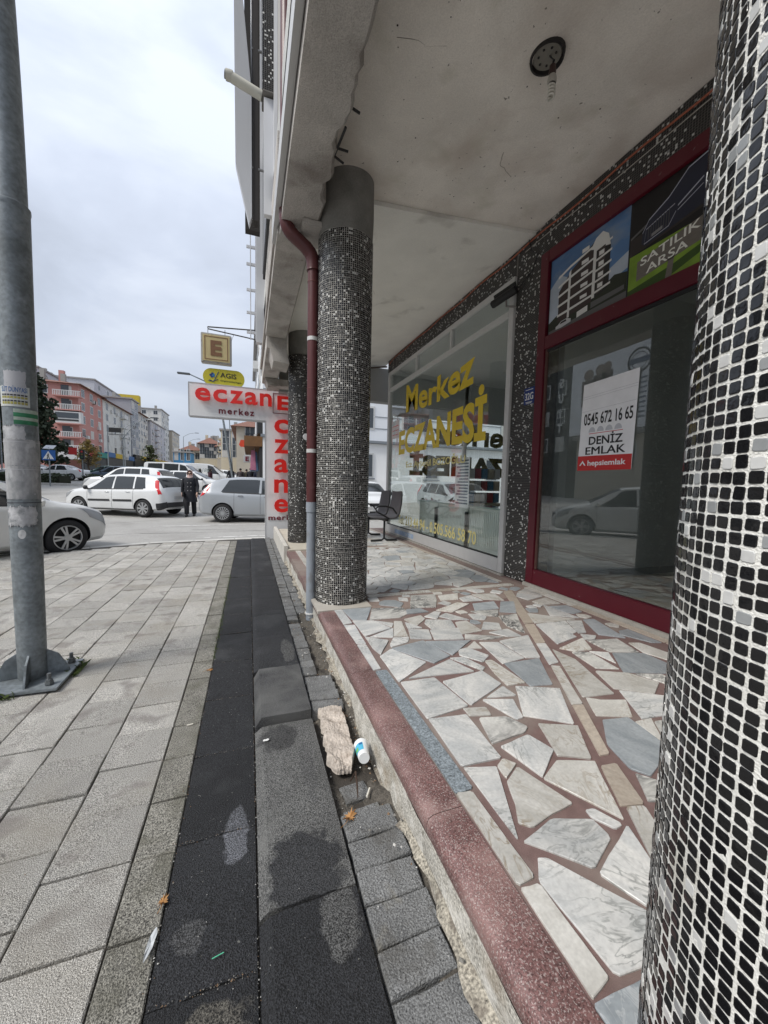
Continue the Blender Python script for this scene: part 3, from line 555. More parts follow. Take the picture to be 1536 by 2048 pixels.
for i,(x,y) in enumerate(seeds):
    if 3.05<y<3.62 and x<1.02: continue
    if y>5.9 and x<1.2: continue
    P=[(.68,-1.2),(2.62 if y>3.4 else 2.75,-1.2),(2.62 if y>3.4 else 2.75,8.55),(.68,8.55)]
    nb=sorted(seeds,key=lambda s:(s[0]-x)**2+(s[1]-y)**2)[1:16]
    for a,b in nb:
        dx,dy=a-x,b-y; d=math.hypot(dx,dy); g=rnd.uniform(.002,.007)
        P=clip(P,dx/d,dy/d,(dx*(x+a)/2+dy*(y+b)/2)/d-g)
        if len(P)<3: break
    if len(P)<3 or abs(area(P))<.002: continue
    cx=sum(p[0] for p in P)/len(P); cy=sum(p[1] for p in P)/len(P)
    P=[p for j,p in enumerate(P) if math.hypot(p[0]-P[j-1][0],p[1]-P[j-1][1])>.02]
    if len(P)<3: continue
    Q=[(cx+(px_-cx)*.97,cy+(py_-cy)*.97) for px_,py_ in P]
    if any(sat(Q,t_) for t_ in polys):
        ok=False
        for sc_ in (.8,.62,.45):
            Q2=[(cx+(a-cx)*sc_,cy+(b-cy)*sc_) for a,b in P]
            if not any(sat(Q2,t_) for t_ in polys): P=Q2; ok=True; break
        if not ok or abs(area(P))<.0022: continue
    polys.append(P); piece(P,rnd.choice('wwwwccwgvw'))

fill=0
for _ in range(6000):
    if fill>70: break
    y=rnd.uniform(1.9,3.34); x=rnd.uniform(.72,2.72); k=rnd.choice((4,4,5)); s_=rnd.choice((.13,.10,.075,.055)); a0=rnd.uniform(0,6.28)
    if y>3.05 and x<1.03: continue
    P=[(x+s_*rnd.uniform(.7,1.1)*math.cos(a0+2*math.pi*i/k),y+s_*rnd.uniform(.7,1.1)*math.sin(a0+2*math.pi*i/k)) for i in range(k)]
    if any(sat([(x+(a-x)*1.08,y+(b-y)*1.08) for a,b in P],t_) for t_ in polys): continue
    polys.append(P); piece(P,rnd.choice('wwcgvw')); fill+=1

def pscore(q):
    P=q[0]; cx=sum(p[0] for p in P)/len(P); cy=sum(p[1] for p in P)/len(P); d=math.sqrt(cx*cx+cy*cy+1.1); dep=cx*.337+cy*.94; a=math.degrees(math.atan2(cx,cy))
    return abs(area(P))/d**3 if (dep>.3 and a<62) else abs(area(P))/d**3*.02
bb=[(min(p[0] for p in P),max(p[0] for p in P),min(p[1] for p in P),max(p[1] for p in P)) for P,k in _pc]
for i,(P,k) in enumerate(_pc):
    cx=sum(p[0] for p in P)/len(P); cy=sum(p[1] for p in P)/len(P); b=bb[i]
    near=[_pc[j][0] for j in range(len(_pc)) if j!=i and bb[j][0]<b[1]+.03 and bb[j][1]>b[0]-.03 and bb[j][2]<b[3]+.03 and bb[j][3]>b[2]-.03]
    for g in (.016,.011,.007,.004):
        Q=[(x+(x-cx)/max(.02,math.hypot(x-cx,y-cy))*g,y+(y-cy)/max(.02,math.hypot(x-cx,y-cy))*g) for x,y in P]
        Q2=[(x+(x-cx)/max(.02,math.hypot(x-cx,y-cy))*.004,y+(y-cy)/max(.02,math.hypot(x-cx,y-cy))*.004) for x,y in Q]
        if min(p[0] for p in Q)<TX+.128 or max(p[0] for p in Q)>2.83: continue
        if not any(sat(Q2,t_) for t_ in near): _pc[i]=(Q,k); break
def rough(P):
    n=len(P); Q=[]
    for i in range(n):
        a=Vector(P[i-1]);b=Vector(P[i]);c=Vector(P[(i+1)%n]); e1=(a-b);e2=(c-b); l1=e1.length;l2=e2.length
        if l1<1e-4 or l2<1e-4: continue
        k=min(.007*rnd.uniform(.3,1.3),l1*.2,l2*.2); Q+= [tuple(b+e1/l1*k),tuple(b+e2/l2*k*rnd.uniform(.6,1.2))]
        if l2>.05:
            nn=Vector((-e2.y,e2.x))/l2
            for f in ((.33,.68) if l2>.15 else (.5,)): Q.append(tuple(b+e2*f+nn*rnd.uniform(-.0016,.0016)))
    return Q
_pc=[(rough(P),k) for P,k in _pc]
_pc.sort(key=pscore,reverse=True); rs={}
for n_,(P,k) in enumerate(_pc):
    cx=sum(p[0] for p in P)/len(P); cy=sum(p[1] for p in P)/len(P); zz=TZ+.0005+rnd.uniform(-.0014,.0014)
    if n_<298:
        o=MB().prism([(x-cx,y-cy) for x,y in P],-.012,0,r=.0018).build('marble_piece',MK[k],ter); o.location=(cx,cy,zz)
    else: rs.setdefault(k,MB()).prism(P,zz-.012,zz,r=.0012)
allm=MB(); mats=[]
for k,mb in rs.items():
    b=len(allm.v); allm.v+=mb.v; allm.f+=[tuple(b+i for i in f) for f in mb.f]; allm.m+=[len(mats)]*len(mb.f); mats.append(MK[k])
if mats: allm.build('marble_field',mats,ter,kind='stuff')
r_=random.Random(11)
m=MB()
for (x,y,dx,dy,n) in((-6,10.8,.9,.12,9),(-1.5,11.5,.7,-.1,8),(-4,13.2,.5,.5,6),(-9,14.5,1.2,.1,8)):
    for i in range(n):
        x2=x+dx*r_.uniform(.6,1.2); y2=y+dy+r_.gauss(0,.12); w=r_.uniform(.008,.02); m.add([(x,y-w,road_z(x,y)+.004),(x2,y2-w,road_z(x2,y2)+.004),(x2,y2+w,road_z(x2,y2)+.004),(x,y+w,road_z(x,y)+.004)],[(0,1,2,3)]); x,y=x2,y2
m.build('road_crack',M('tar_dark',(.10,.098,.09),.9),road,kind='stuff')
for (x,y,a,b) in((-7.5,12.0,1.6,.8),(1.5,11.6,1.2,.5),(-3.2,18.2,2.2,1.0)):
    P=[(x+a*math.cos(t)*r_.uniform(.85,1.1),y+b*math.sin(t)*r_.uniform(.85,1.1)) for t in np.linspace(0,6.28,11)[:-1]]
    MB().add([(p,q,road_z(p,q)+.0035) for p,q in P],[tuple(range(10))]).build('road_patch',M('asphalt_patch',(.22,.215,.205),.92,.12,2,.22,60),road)
# ================= MOSAIC =================
def tile_block(w,h,d,mat_i=0):  # low cushion tile, local x right, y up, z out
    a,b=w/2,h/2; c=.80; vs=[(-a,-b,-.002),(a,-b,-.002),(a,b,-.002),(-a,b,-.002),(-a,-b,d*.45),(a,-b,d*.45),(a,b,d*.45),(-a,b,d*.45),(-a*c,-b*c,d),(a*c,-b*c,d),(a*c,b*c,d),(-a*c,b*c,d)]
    fs=[(i+k,(i+1)%4+k,(i+1)%4+k+4,i+k+4) for k in(0,4) for i in range(4)]+[(8,9,10,11)]; return vs,fs
def pick(r_):
    q=r_.random(); return 0 if q<.925 else (1 if q<.975 else 2)
PIT=.0183; NR=79
def tile_round(w,h,d):
    a,b=w/2,h/2; c=.26; k=.90
    def rg(q,z): return [(x*q,y*q,z) for x,y in((-a+c*a,-b),(a-c*a,-b),(a,-b+c*b),(a,b-c*b),(a-c*a,b),(-a+c*a,b),(-a,b-c*b),(-a,-b+c*b))]
    return rg(1,-.0015)+rg(1,d*.5)+rg(k,d),[(i+q,(i+1)%8+q,(i+1)%8+q+8,i+q+8) for q in(0,8) for i in range(8)]+[tuple(range(16,24))]
def mosaic_mesh(rad,z0,z1,seed,grout,skip=set(),PIT=.0168,NR=86,fn=tile_block,dd=.0012):
    r_=random.Random(seed); m=MB(); rows=int((z1-z0)/PIT)
    for j in range(rows):
        dz=r_.gauss(0,.0006)
        for i in range(NR):
            if (j,i) in skip: r_.random(); continue
            a=2*math.pi*(i+r_.gauss(0,.035))/NR; z=z0+(j+.5)*PIT+dz+r_.gauss(0,.0005); w=PIT*.835*r_.uniform(.9,1.05); h=PIT*.835*r_.uniform(.9,1.04)
            if r_.random()<.02: w*=.7
            mi=pick(r_); ca,sa=math.cos(a),math.sin(a); vs,fs=fn(w,h,dd); R_=rad+r_.gauss(0,.0004)
            sh=r_.gauss(0,.0006)
            if dd<.00115:
                if r_.random()<.006: continue
                tx,ty=r_.gauss(0,.035),r_.gauss(0,.035); vs=[(x*r_.uniform(.96,1.03),y*r_.uniform(.96,1.03),c+(x*tx+y*ty if c>-.001 else 0)) for x,y,c in vs]
            m.add([((R_+c)*ca-x*sa,(R_+c)*sa+x*ca,z+y+x*sh) for x,y,c in vs],fs,mi)
    return m
def mosaic_column(loc,label,rad,z0,z1,ztop,seed,grout,near=False):
    t=thing('mosaic_column',label,'column',(loc[0],loc[1],z0),group='round mosaic columns of the arcade')
    PIT,NR=(.0196,75) if near else (.0168,86)
    MB().lathe([(rad,0),(rad,z1-z0)],n=64).build('grout_core',grout,t,smooth=True)
    skip={}
    if near:
        # nearest tiles facing the camera: objects of their own
        ang=math.atan2(-loc[1],-loc[0]); c=[]
        for j in range(int((z1-z0)/PIT)):
            z=z0+(j+.5)*PIT
            for i in range(NR):
                a=2*math.pi*i/NR; x=loc[0]+rad*math.cos(a); y=loc[1]+rad*math.sin(a)
                n_=(-x*math.cos(a)-y*math.sin(a)); dep=x*.337+y*.94
                if n_<=0.02 or dep<.2: continue
                sx=(x*.9415-y*.337)/dep
                if sx>1.0: continue
                c.append((x*x+y*y+(z-1.3)**2,j,i))
        c.sort(); 
        for _,j,i in c[:300]: skip[(j,i)]=1
        protos={}
        for (j,i) in skip:
            mi=pick(rnd); a=2*math.pi*(i+rnd.gauss(0,.03))/NR
            if (mi,i%3) not in protos:
                f=(1,.95,1.04)[i%3]; vs,fs=tile_round(PIT*.83*f,PIT*.83/f*.99,.0011); o=MB().add([(c_,x,y) for x,y,c_ in vs],fs).build('tile',[tile_k,tile_w,tile_g][mi],t); protos[(mi,i%3)]=o
            else: o=inst(protos[(mi,i%3)])
            o.location=(rad*math.cos(a),rad*math.sin(a),(j+.5)*PIT+rnd.gauss(0,.0005)); o.rotation_euler=(rnd.gauss(0,.045),rnd.gauss(0,.035),a+rnd.gauss(0,.03)); o.scale=(1,rnd.uniform(.93,1.04),rnd.uniform(.93,1.04))
    m=mosaic_mesh(rad,0,z1-z0,seed,grout,skip,PIT,NR,tile_round if near else tile_block,.0011)
    m.build('tile_field',[tile_k,tile_w,tile_g],t,kind='stuff')
    if ztop>z1:
        MB().lathe([(rad+.001,z1-z0+.001),(rad-.004,z1-z0+.02),(rad+.003,z1-z0+.2),(rad-.002,ztop-z0)],n=48).build('painted_collar',capc_m,t,smooth=True)
    return t
CR=.235
c_near=mosaic_column((.815,.235),'nearest mosaic column with clean white grout at the right edge',CR,TZ,5.2,3.2,1,grout_w,near=True)
c_mid=mosaic_column((.80,3.37),'middle mosaic column behind the maroon and grey downpipe',CR,TZ+.004,3.36,3.95,2,grout_d)
c_far=mosaic_column((.86,6.75),'farthest mosaic column on a beige plinth beside the red lettered sign',.225,TZ+.018,3.42,3.95,3,grout_k)
# ================= ARCADE BUILDING =================
B=thing('arcade_building','concrete building with a covered arcade of mosaic columns over the terrace','building',(0,0,0))
# ceiling panels: old near one, cleaner far one with a small step
def ceil(name,y0,y1,mat,dz,seed,ny=24):
    r_=random.Random(seed); vs=[]; nx=20
    for j in range(ny+1):
        for i in range(nx+1):
            x=.56+(2.95-.56)*i/nx; z=3.81+.2*(x-.56)/2.3; vs.append((x,y0+(y1-y0)*j/ny,z+dz+.004*math.sin(x*3+j)+r_.uniform(-.0015,.0015)))
    b=len(vs); vs+=[(.56,y0,4.3),(2.95,y0,4.3),(2.95,y1,4.3),(.56,y1,4.3)]
    fs=[(j*(nx+1)+i,j*(nx+1)+i+1,(j+1)*(nx+1)+i+1,(j+1)*(nx+1)+i) for j in range(ny) for i in range(nx)]
    fs+=[(b,b+1,b+2,b+3),tuple([i for i in range(nx+1)])+(b+1,b),tuple([ny*(nx+1)+i for i in range(nx+1)])+(b+2,b+3)]
    m=MB(); m.add(vs,fs); return m.build(name,mat,B,smooth=True,ang=30)
def zc(x): return 3.81+.2*(x-.56)/2.3
ceil('ceiling',-3.5,3.46,ceil_m,0,1); ceil('ceiling',3.462,8.5,ceil2_m,-.035,2)
r_=random.Random(21); m=MB()
for (x,y,dx,dy,n,w) in((1.0,1.2,.10,.06,9,.0022),(2.2,.7,-.03,.12,8,.0018),(1.9,2.7,.05,.05,7,.0015),(.8,2.2,.07,-.02,7,.002),(1.2,4.6,.06,.1,9,.0018),(2.1,5.6,-.07,.07,8,.0015)):
    p=[]
    for i in range(n): p.append((x,y,zc(x)-(.035 if y>3.46 else 0)-.001)); x+=dx*r_.uniform(.4,1.3)+r_.gauss(0,.02); y+=dy*r_.uniform(.4,1.3)+r_.gauss(0,.02)
    m.tube(p,w,4)
m.build('ceiling_crack',M('crack_dark',(.22,.19,.16),.95),B,kind='stuff')
m=MB()
for i in range(46):
    x,y=r_.uniform(.7,2.8),r_.uniform(.2,3.4); m.lathe([(0,zc(x)-.0015),(r_.choice((.003,.004,.006)),zc(x)-.0015)],c=(x,y,0),n=6)
m.build('ceiling_chip',M('chip_dark',(.05,.04,.035),.95),B,kind='stuff')
# edge beam with a ragged broken inner edge
def beam(y0,y1,z0,x0,x1,seed,rag=.02):
    r_=random.Random(seed); n=int((y1-y0)/.05); ring=[]; vs=[]
    for j in range(n+1):
        y=y0+(y1-y0)*j/n; a=r_.random(); xi=x1+rag*(.3*math.sin(y*9)+r_.uniform(-.5,.5))*(1 if 2.0<y<3.2 else .12)-(.035 if 2.45<y<2.6 or 2.9<y<3.1 else 0)
        zz=z0+.006*math.sin(y*5)+r_.uniform(-.002,.002)
        vs+=[(x0,y,4.35),(x0,y,zz+.006),(x0+.02,y,zz),(x0+(xi-x0)*.35,y,zz+r_.uniform(-.002,.003)),(x0+(xi-x0)*.7,y,zz+r_.uniform(-.002,.003)),(xi-.02,y,zz+.001),(xi,y,zz+.018+r_.uniform(0,.01)),(x1+.01,y,4.35)]
    k=8; fs=[(j*k+i,j*k+i+1,(j+1)*k+i+1,(j+1)*k+i) for j in range(n) for i in range(k-1)]+[tuple(range(k)),tuple(n*k+i for i in range(k-1,-1,-1))]
    m=MB(); m.add(vs,fs); return m.build('edge_beam',conc_m,B,smooth=True,ang=28)
beam(-3.5,3.62,3.46,.262,.565,1); beam(3.66,6.2,3.50,.245,.56,2,.01); beam(6.22,8.5,3.34,.262,.56,3,.01)
MB().box((.42,3.30,3.40),(.66,3.60,3.459)).build('beam_patch',conc_m,B,bevel=.01)
r_=random.Random(9)
MB().poly3([(.30,6.2,3.34),(.56,6.2,3.34),(.60,6.2,3.12),(.36,6.2,3.14)],(0,.5,0)).build('broken_beam_end',conc_m,B,bevel=.006); m=MB(); m.poly3([(.30,8.0,3.34),(1.1,8.0,3.34),(1.0,8.0,3.22),(.36,8.0,3.20)],(0,.5,0)); m.build('broken_beam_end',conc_m,B,bevel=.006)
MB().box((.6,8.3,3.16),(3.4,8.55,3.9)).build('end_beam',M('beam_grey',(.27,.27,.26),.8,.08,3),B)
# small bits stuck in the beam (rebar stubs)
for p,q in(((.56,2.33,3.50),(.63,2.35,3.50)),((.555,2.63,3.50),(.63,2.63,3.50)),((.555,2.70,3.50),(.62,2.72,3.49)),((.54,2.75,3.49),(.57,2.45,3.485))): MB().tube([p,q],.008,6).build('rebar_stub',black_m,B)
# upper facade over the pavement
fw_=M('facade_wall',(.40,.39,.37),.85,.1,2,dirt=[((.25,.23,.2),2,.55,.7,.6)])
MB().box((.30,-3.5,4.36),(.62,8.5,15)).build('upper_wall',fw_,B)
MB().box((.2,-3.5,15),(9,8.5,15.4)).build('roof_slab',conc_m,B)
cl=M('cladding_strip',(.50,.50,.49),.4,.05,4)
MB().box((.214,-3.5,3.56),(.258,3.95,3.74)).build('metal_trim',cl,B,bevel=.004)
MB().box((.225,3.96,3.60),(.262,8.45,3.72)).build('metal_trim',M('trim_rusty',(.33,.30,.27),.6,.15,8),B,bevel=.004)
MB().box((.262,-3.5,3.75),(.298,8.5,4.6)).build('plaster_band',M('plaster_white',(.52,.52,.50),.9,.12,12,.15,90,.6,60),B)
frm=M('window_white',(.62,.63,.65),.45,.04,3)
MB().box((.262,4.45,3.76),(.298,4.62,14.9)).build('facade_post',frm,B); MB().box((.13,7.3,3.76),(.298,7.44,14.9)).build('facade_post',frm,B)
MB().box((.165,4.55,4.2),(.2615,4.62,5.38)).build('facade_post',frm,B)
m=MB(); r_=random.Random(4)
for j in range(260):
    for i in range(6):
        vs,fs=tile_block(.0155,.0155,.0014); mi=pick(r_); m.add([(.15+.0185*i+.009+x,4.5-c,5.42+.0185*j+y) for x,y,c in vs],fs,mi)
    for i in range(13):
        vs,fs=tile_block(.0155,.0155,.0014); mi=pick(r_); m.add([(.15-c,4.501+.0185*i+.009+x,5.42+.0185*j+y) for x,y,c in vs],fs,mi)
MB().box((.15,4.5,5.4),(.2615,4.75,15)).build('mosaic_pier',grout_k,B); m.build('mosaic_pier_tiles',[tile_k,tile_w,tile_g],B,kind='stuff')
MB().box((-.035,5.4,4.5),(.145,5.5,15)).build('dark_recess',M('recess_brown',(.03,.026,.024),.8,.3,3),B)
dg=M('facade_glass',(.02,.022,.026),.12,spec=.7)
for i,(y0,y1) in enumerate(((-3.4,-.2),(0,3.0),(5.5,7.2),(7.5,8.45))):
    for z0 in(4.8,7.6,10.4):
        f=MB().box((.24,y0,z0),(.299,y1,z0+2.0)).build('upper_window',black_m,B); MB().box((.232,y0+.06,z0+.06),(.2385,y1-.06,z0+1.94)).build('pane',dg,f)
# white ladder-like metal frame hanging on the far facade
t=thing('sign_frame','white metal ladder like sign frame hung on the far facade above the arcade','sign frame',(0,7.6,3.8),world=True)
for x in(.03,.12): MB().box((x,7.6,3.9),(x+.018,7.64,6.9)).build('frame_post',frm,t)
for z in(4.0,4.35,4.75,5.2,5.5,6.0,6.5): MB().box((-.03,7.602,z),(.23,7.635,z+.045)).build('frame_rung',frm,t)
# long grey sign panel on the facade
t=thing('hanging_panel','tall grey metal sign panel sticking out from the dark upper facade','sign',(-.1,5,4.3),world=True)
pn=[(-.145,5.0,7.6),(-.135,5.0,4.98),(.015,5.0,4.33),(.045,5.0,4.42),(.045,5.0,5.8),(-.06,5.0,6.9),(-.07,5,7.6)]
MB().poly3(pn,(0,.10,0)).build('panel',M('panel_grey',(.50,.51,.53),.5,.12,2,stretch=(1,1,.2)),t,bevel=.003)
MB().tube([(.045,5.05,4.42),(.045,5.05,7.6)],.011,8).build('panel_rail',steel_m,t)
MB().tube([(.04,5.05,5.0),(.24,5.05,5.0)],.014,8).build('panel_bracket',steel_m,t); MB().tube([(.04,5.05,6.3),(.24,5.05,6.3)],.014,8).build('panel_bracket',steel_m,t)
MB().box((.06,5.02,4.4),(.115,5.16,9)).build('dark_post',M('post_dark',(.035,.03,.028),.7),t)
# flue pipe
t=thing('flue_pipe','white boiler flue pipe sticking out of the upper facade','pipe',(.2,4.62,5.45),world=True)
MB().tube([(.15,4.62,5.44),(-.155,4.62,5.52)],.047,20).build('pipe',M('pipe_white',(.55,.54,.47),.5,.08,8),t,smooth=True)
MB().lathe([(.048,0),(.050,.012),(.050,.06),(.048,.07),(.040,.075)],n=20,axis='x',c=(-.215,4.62,5.53)).build('flue_collar',M('pipe_ring',(.5,.49,.43),.5),t,smooth=True)
MB().tube([(-.205,4.62,5.53),(-.225,4.62,5.533)],.038,16).build('flue_grille',M('grille_grey',(.3,.3,.28),.5),t,smooth=True)
# ---- downpipe ----
t=thing('downpipe','maroon drainpipe running down into a grey lower pipe at the middle column','drainpipe',(.53,3.45,0),world=True)
px_,py_=.53,3.44
path=[(.335,3.62,8),(.335,3.62,3.74)]
def arc(c0,c1,n=6): return [tuple(Vector(c0).lerp(Vector(c1),i/n)) for i in range(n+1)]
MB().tube([(.30,3.44,8.0),(.30,3.44,3.55)],.05,18).build('upper_pipe',maroon_m,t,smooth=True)
el=[(.30,3.44,3.56),(.30,3.44,3.50),(.305,3.44,3.46),(.318,3.44,3.425),(.34,3.44,3.395),(.37,3.44,3.37),(.43,3.44,3.33),(.47,3.44,3.30),(.50,3.44,3.268),(.52,3.44,3.23),(.53,3.44,3.18),(.532,3.44,3.12)]
cc=[Vector(p) for p in el]; fine=[]
for i in range(len(cc)-1):
    for k in range(4): fine.append(cc[i].lerp(cc[i+1],k/4))
fine.append(cc[-1])
rad=[.055+(.0028 if (i%2==0 and (i<20 or i>26)) else 0) for i in range(len(fine))]
MB().tube(fine,rad,20).build('elbow',maroon_m,t,smooth=True)
MB().tube([(px_,py_,3.16),(px_,py_,1.10)],.0455,20).build('maroon_pipe',maroon_m,t,smooth=True)
for z in(3.02,2.12,1.98): MB().tube([(px_,py_,z),(px_,py_,z+.008)],.048,20).build('pipe_ring',M('pipe_maroon2',(.15,.045,.04),.5),t,smooth=True)
MB().tube([(px_,py_,1.12),(px_,py_,1.03),(px_,py_,1.028),(px_,py_,.03)],[.0475,.0475,.041,.041],20).build('grey_pipe',pipeg_m,t,smooth=True)
MB().tube([(px_,py_,.10),(px_,py_,.085)],.047,20).build('clamp',white_m,t,smooth=True)
for z in(2.53,1.56): 
    MB().tube([(px_,py_,z),(px_,py_,z+.032)],.048,20).build('clamp',M('clamp_white',(.7,.69,.66),.35,metal=.3),t,smooth=True); MB().box((px_+.04,py_-.02,z+.005),(px_+.075,py_+.01,z+.027)).build('clamp_arm',black_m,t)
# white round reflector sticker
o=MB().lathe([(0,-.003),(.030,-.003),(.031,0),(.031,.003),(0,.003)],n=24,axis='y',c=(.505,3.62,1.72)).build('round_sticker',white_m); tag(o,'small round white disc showing behind the maroon downpipe','sticker')
# ---- ceiling lamp ----
t=thing('ceiling_lamp','broken ceiling lamp base with a bare spiral bulb hanging by its wires','lamp',(1.71,2.03,3.94),world=True)
MB().lathe([(.0,3.985),(.098,3.985),(.102,3.95),(.098,3.925),(.088,3.925),(.084,3.945),(0,3.945)],c=(1.71,2.03,0),n=32).build('lamp_rim',M('lamp_black',(.015,.013,.013),.6),t,smooth=True)
MB().lathe([(0,3.94),(.078,3.94),(.083,3.946)],c=(1.71,2.03,0),n=32).build('lamp_plate',M('lamp_plate_grey',(.20,.19,.165),.7,.1,40),t,smooth=True)
for a in range(7): 
    x=1.71+.05*math.cos(a*.9);y=2.03+.05*math.sin(a*.9); MB().lathe([(0,3.937),(.007,3.937),(.007,3.94)],c=(x,y,0),n=8).build('screw_hole',black_m,t)
lx,ly=1.72,1.99
MB().tube([(1.72,2.02,3.94),(1.74,2.0,3.90),(1.715,1.985,3.88),(lx,ly,3.85)],.0035,6).build('wire',black_m,t); MB().tube([(1.73,2.02,3.94),(1.705,2.0,3.91),(1.73,1.99,3.89),(lx,ly,3.85)],.0035,6).build('wire',black_m,t)
MB().lathe([(.006,3.865),(.018,3.855),(.021,3.82),(.019,3.80)],c=(lx,ly,0),n=18).build('lamp_socket',M('socket_brown',(.04,.018,.015),.5),t,smooth=True)
MB().lathe([(.021,3.80),(.026,3.785),(.026,3.765),(.022,3.755)],c=(lx,ly,0),n=18).build('bulb_base',M('bulb_grey',(.4,.38,.34),.5),t,smooth=True)
sp=[(lx+.017*math.cos(i*.55),ly+.017*math.sin(i*.55),3.756-.0016*i) for i in range(52)]; MB().tube(sp,.0062,7).build('bulb_spiral',M('bulb_white',(.62,.60,.54),.4),t,smooth=True)
t.location.z-=.042
# ================= WALL PLANE (X=2.86) =================
WX=2.86
def wall_right(y0): return (WX,y0,0),(0,-1,0),(0,0,1)
m=MB()
m.box((WX+.03,3.33,TZ),(WX+.3,3.74,4.0)); m.build('shop_pier',grout_k,B)
MB().box((WX+.03,-3.5,3.69),(WX+.3,3.33,4.02)).build('lintel',grout_k,B); MB().box((WX+.03,3.74,3.69),(WX+.3,8.0,4.02)).build('lintel',grout_k,B)
def flat_mosaic(mm,org,right,upv,nx,ny,seed,p=.0183,wr=.885):
    r_=random.Random(seed); o=Vector(org);a=Vector(right);b=Vector(upv);n_=a.cross(b)
    for j in range(ny):
        for i in range(nx):
            vs,fs=tile_block(p*.82,p*.82,.0022); q=r_.random(); mi=0 if q<wr else (1 if q<wr+.09 else 2)
            c=o+a*((i+.5)*p)+b*((j+.5)*p); mm.add([tuple(c+a*x+b*y+n_*(z+.0)) for x,y,z in vs],fs,mi)
tm=[M('tile_black2',(.014,.014,.015),.35),tile_w,tile_g]
m=MB(); flat_mosaic(m,(WX+.03,3.735,TZ),(0,-1,0),(0,0,1),22,206,5); flat_mosaic(m,(WX+.031,3.33,TZ),(1,0,0),(0,0,1),3,190,6); m.build('pier_tiles',tm,B,kind='stuff')
m=MB(); flat_mosaic(m,(WX+.03,3.33,3.70),(0,-1,0),(0,0,1),290,17,7); flat_mosaic(m,(WX+.03,8.0,3.70),(0,-1,0),(0,0,1),232,17,8); m.build('lintel_tiles',tm,B,kind='stuff')
MB().box((WX-.03,-3.5,TZ-.01),(WX+.2,3.34,TZ+.028)).build('shop_threshold',M('threshold_stone',(.40,.38,.34),.7,.12,20,.1,200,.2,100),B,bevel=.004)
MB().box((WX-.02,3.73,TZ-.01),(WX+.2,8.0,TZ+.015)).build('shop_threshold',MAT['threshold_stone'],B,bevel=.004)
for y in (3.40,): 
    for z,w in((1.9,.07),(1.55,.06),(2.2,.05)): pass
# ---- cables ----
def cable(path,rad,mat,lab,name='cable'):
    o=MB().tube(path,rad,7).build(name,mat,smooth=True); tag(o,lab,'cable'); return o
org_=M('cable_orange',(.34,.10,.055),.6)
cable([(2.87,y,3.93+.012*math.sin(y*6)-(.1 if y>7.4 else 0)*(y-7.4)) for y in np.linspace(-1,7.9,50)],.008,org_,'orange brown cable running under the ceiling along the mosaic band')
cable([(2.872,y,3.87+.008*math.sin(y*4+1)) for y in np.linspace(-1,3.6,28)],.0035,M('cable_grey',(.4,.38,.34),.6),'thin pale wire below the orange cable on the mosaic band')
cable([(1.0,8.25,3.74),(1.5,8.28,3.70),(2.0,8.2,3.76),(2.4,8.1,3.80),(2.84,7.95,3.84)],.018,M('cable_brown',(.07,.045,.035),.8),'dark bundle of cables under the far end of the arcade ceiling')
cable([(2.85,3.52,3.95),(2.845,3.46,3.80),(2.84,3.36,3.72),(2.85,3.44,3.60),(2.85,3.52,3.55),(2.855,3.6,3.62)],.006,black_m,'black cable loop at the top of the mosaic pier')
# ---- house number plate ----
t=thing('number_plate','small blue house number plate on the mosaic pier','sign',(WX,3.45,2.2),world=True)
bl=M('plate_blue',(.012,.035,.17),.35)
MB().box((WX+.012,3.345,2.20),(WX+.024,3.505,2.375)).build('plate',bl,t)
text('number','32G',white_m,t,(WX+.012,3.485,2.245),(0,-1,0),(0,0,1),.125,.075,bold=.01)
for z,w in((2.350,.115),(2.352,.02),(2.218,.10),(2.207,.08)): MB().box((WX+.0105,3.425-w/2,z),(WX+.0122,3.425+w/2,z+.006)).build('small_print',white_m,t)
# ---- CCTV ----
t=thing('security_camera','black security camera on a bracket above the pharmacy window','camera',(2.8,3.72,3.45),world=True)
a=Vector((2.82,3.66,3.50));b=Vector((2.70,3.92,3.42)); d=(b-a).normalized()
MB().tube([a,b],.043,16).build('camera_body',black_m,t,smooth=True)
MB().tube([b,b+d*.012],.036,16).build('lens',M('lens_glass',(.05,.05,.06),.1),t,smooth=True)
MB().tube([b-d*.02+Vector((0,0,.045)),a+Vector((0,0,.045))],[(.05,.006)]*2,10).build('hood',black_m,t,smooth=True)
MB().tube([(2.865,3.70,3.33),(2.84,3.72,3.34),(2.79,3.78,3.36),(2.775,3.77,3.42)],.012,8).build('bracket',M('bracket_grey',(.2,.19,.18),.5),t,smooth=True)
MB().tube([a,(2.84,3.58,3.53),(2.86,3.50,3.60)],.008,6).build('camera_cable',black_m,t,smooth=True)
# ================= RED SHOPFRONT =================
t=thing('burgundy_shopfront','burgundy framed shop window with an empty dark room behind it','shopfront',(WX,3.2,TZ),world=True)
def fr(name,y0,y1,z0,z1,mat,d=.06,x=WX,par=t,bev=.004): return MB().box((x,y0,z0),(x+d,y1,z1)).build(name,mat,par,bevel=bev)
fr('frame_post',3.22,3.33,TZ+.03,3.69,redf_m); fr('frame_bottom',-3.4,3.22,TZ+.03,TZ+.19,redf_m); fr('frame_bar',-3.4,3.22,2.71,2.84,redf_m); fr('frame_top',-3.4,3.22,3.57,3.69,redf_m); 
fr('frame_bead',3.20,3.225,TZ+.19,2.71,M('bead_rust',(.12,.06,.05),.7,.2,20),.03,WX+.02)
fr('frame_bead',-3.4,3.2,2.685,2.712,black_m,.03,WX+.02)
fr('frame_post',-1.05,-.95,TZ+.19,2.71,redf_m)
MB().box((WX+.035,-.95,TZ+.18),(WX+.041,3.225,2.715)).build('window_pane',paned_m,t)
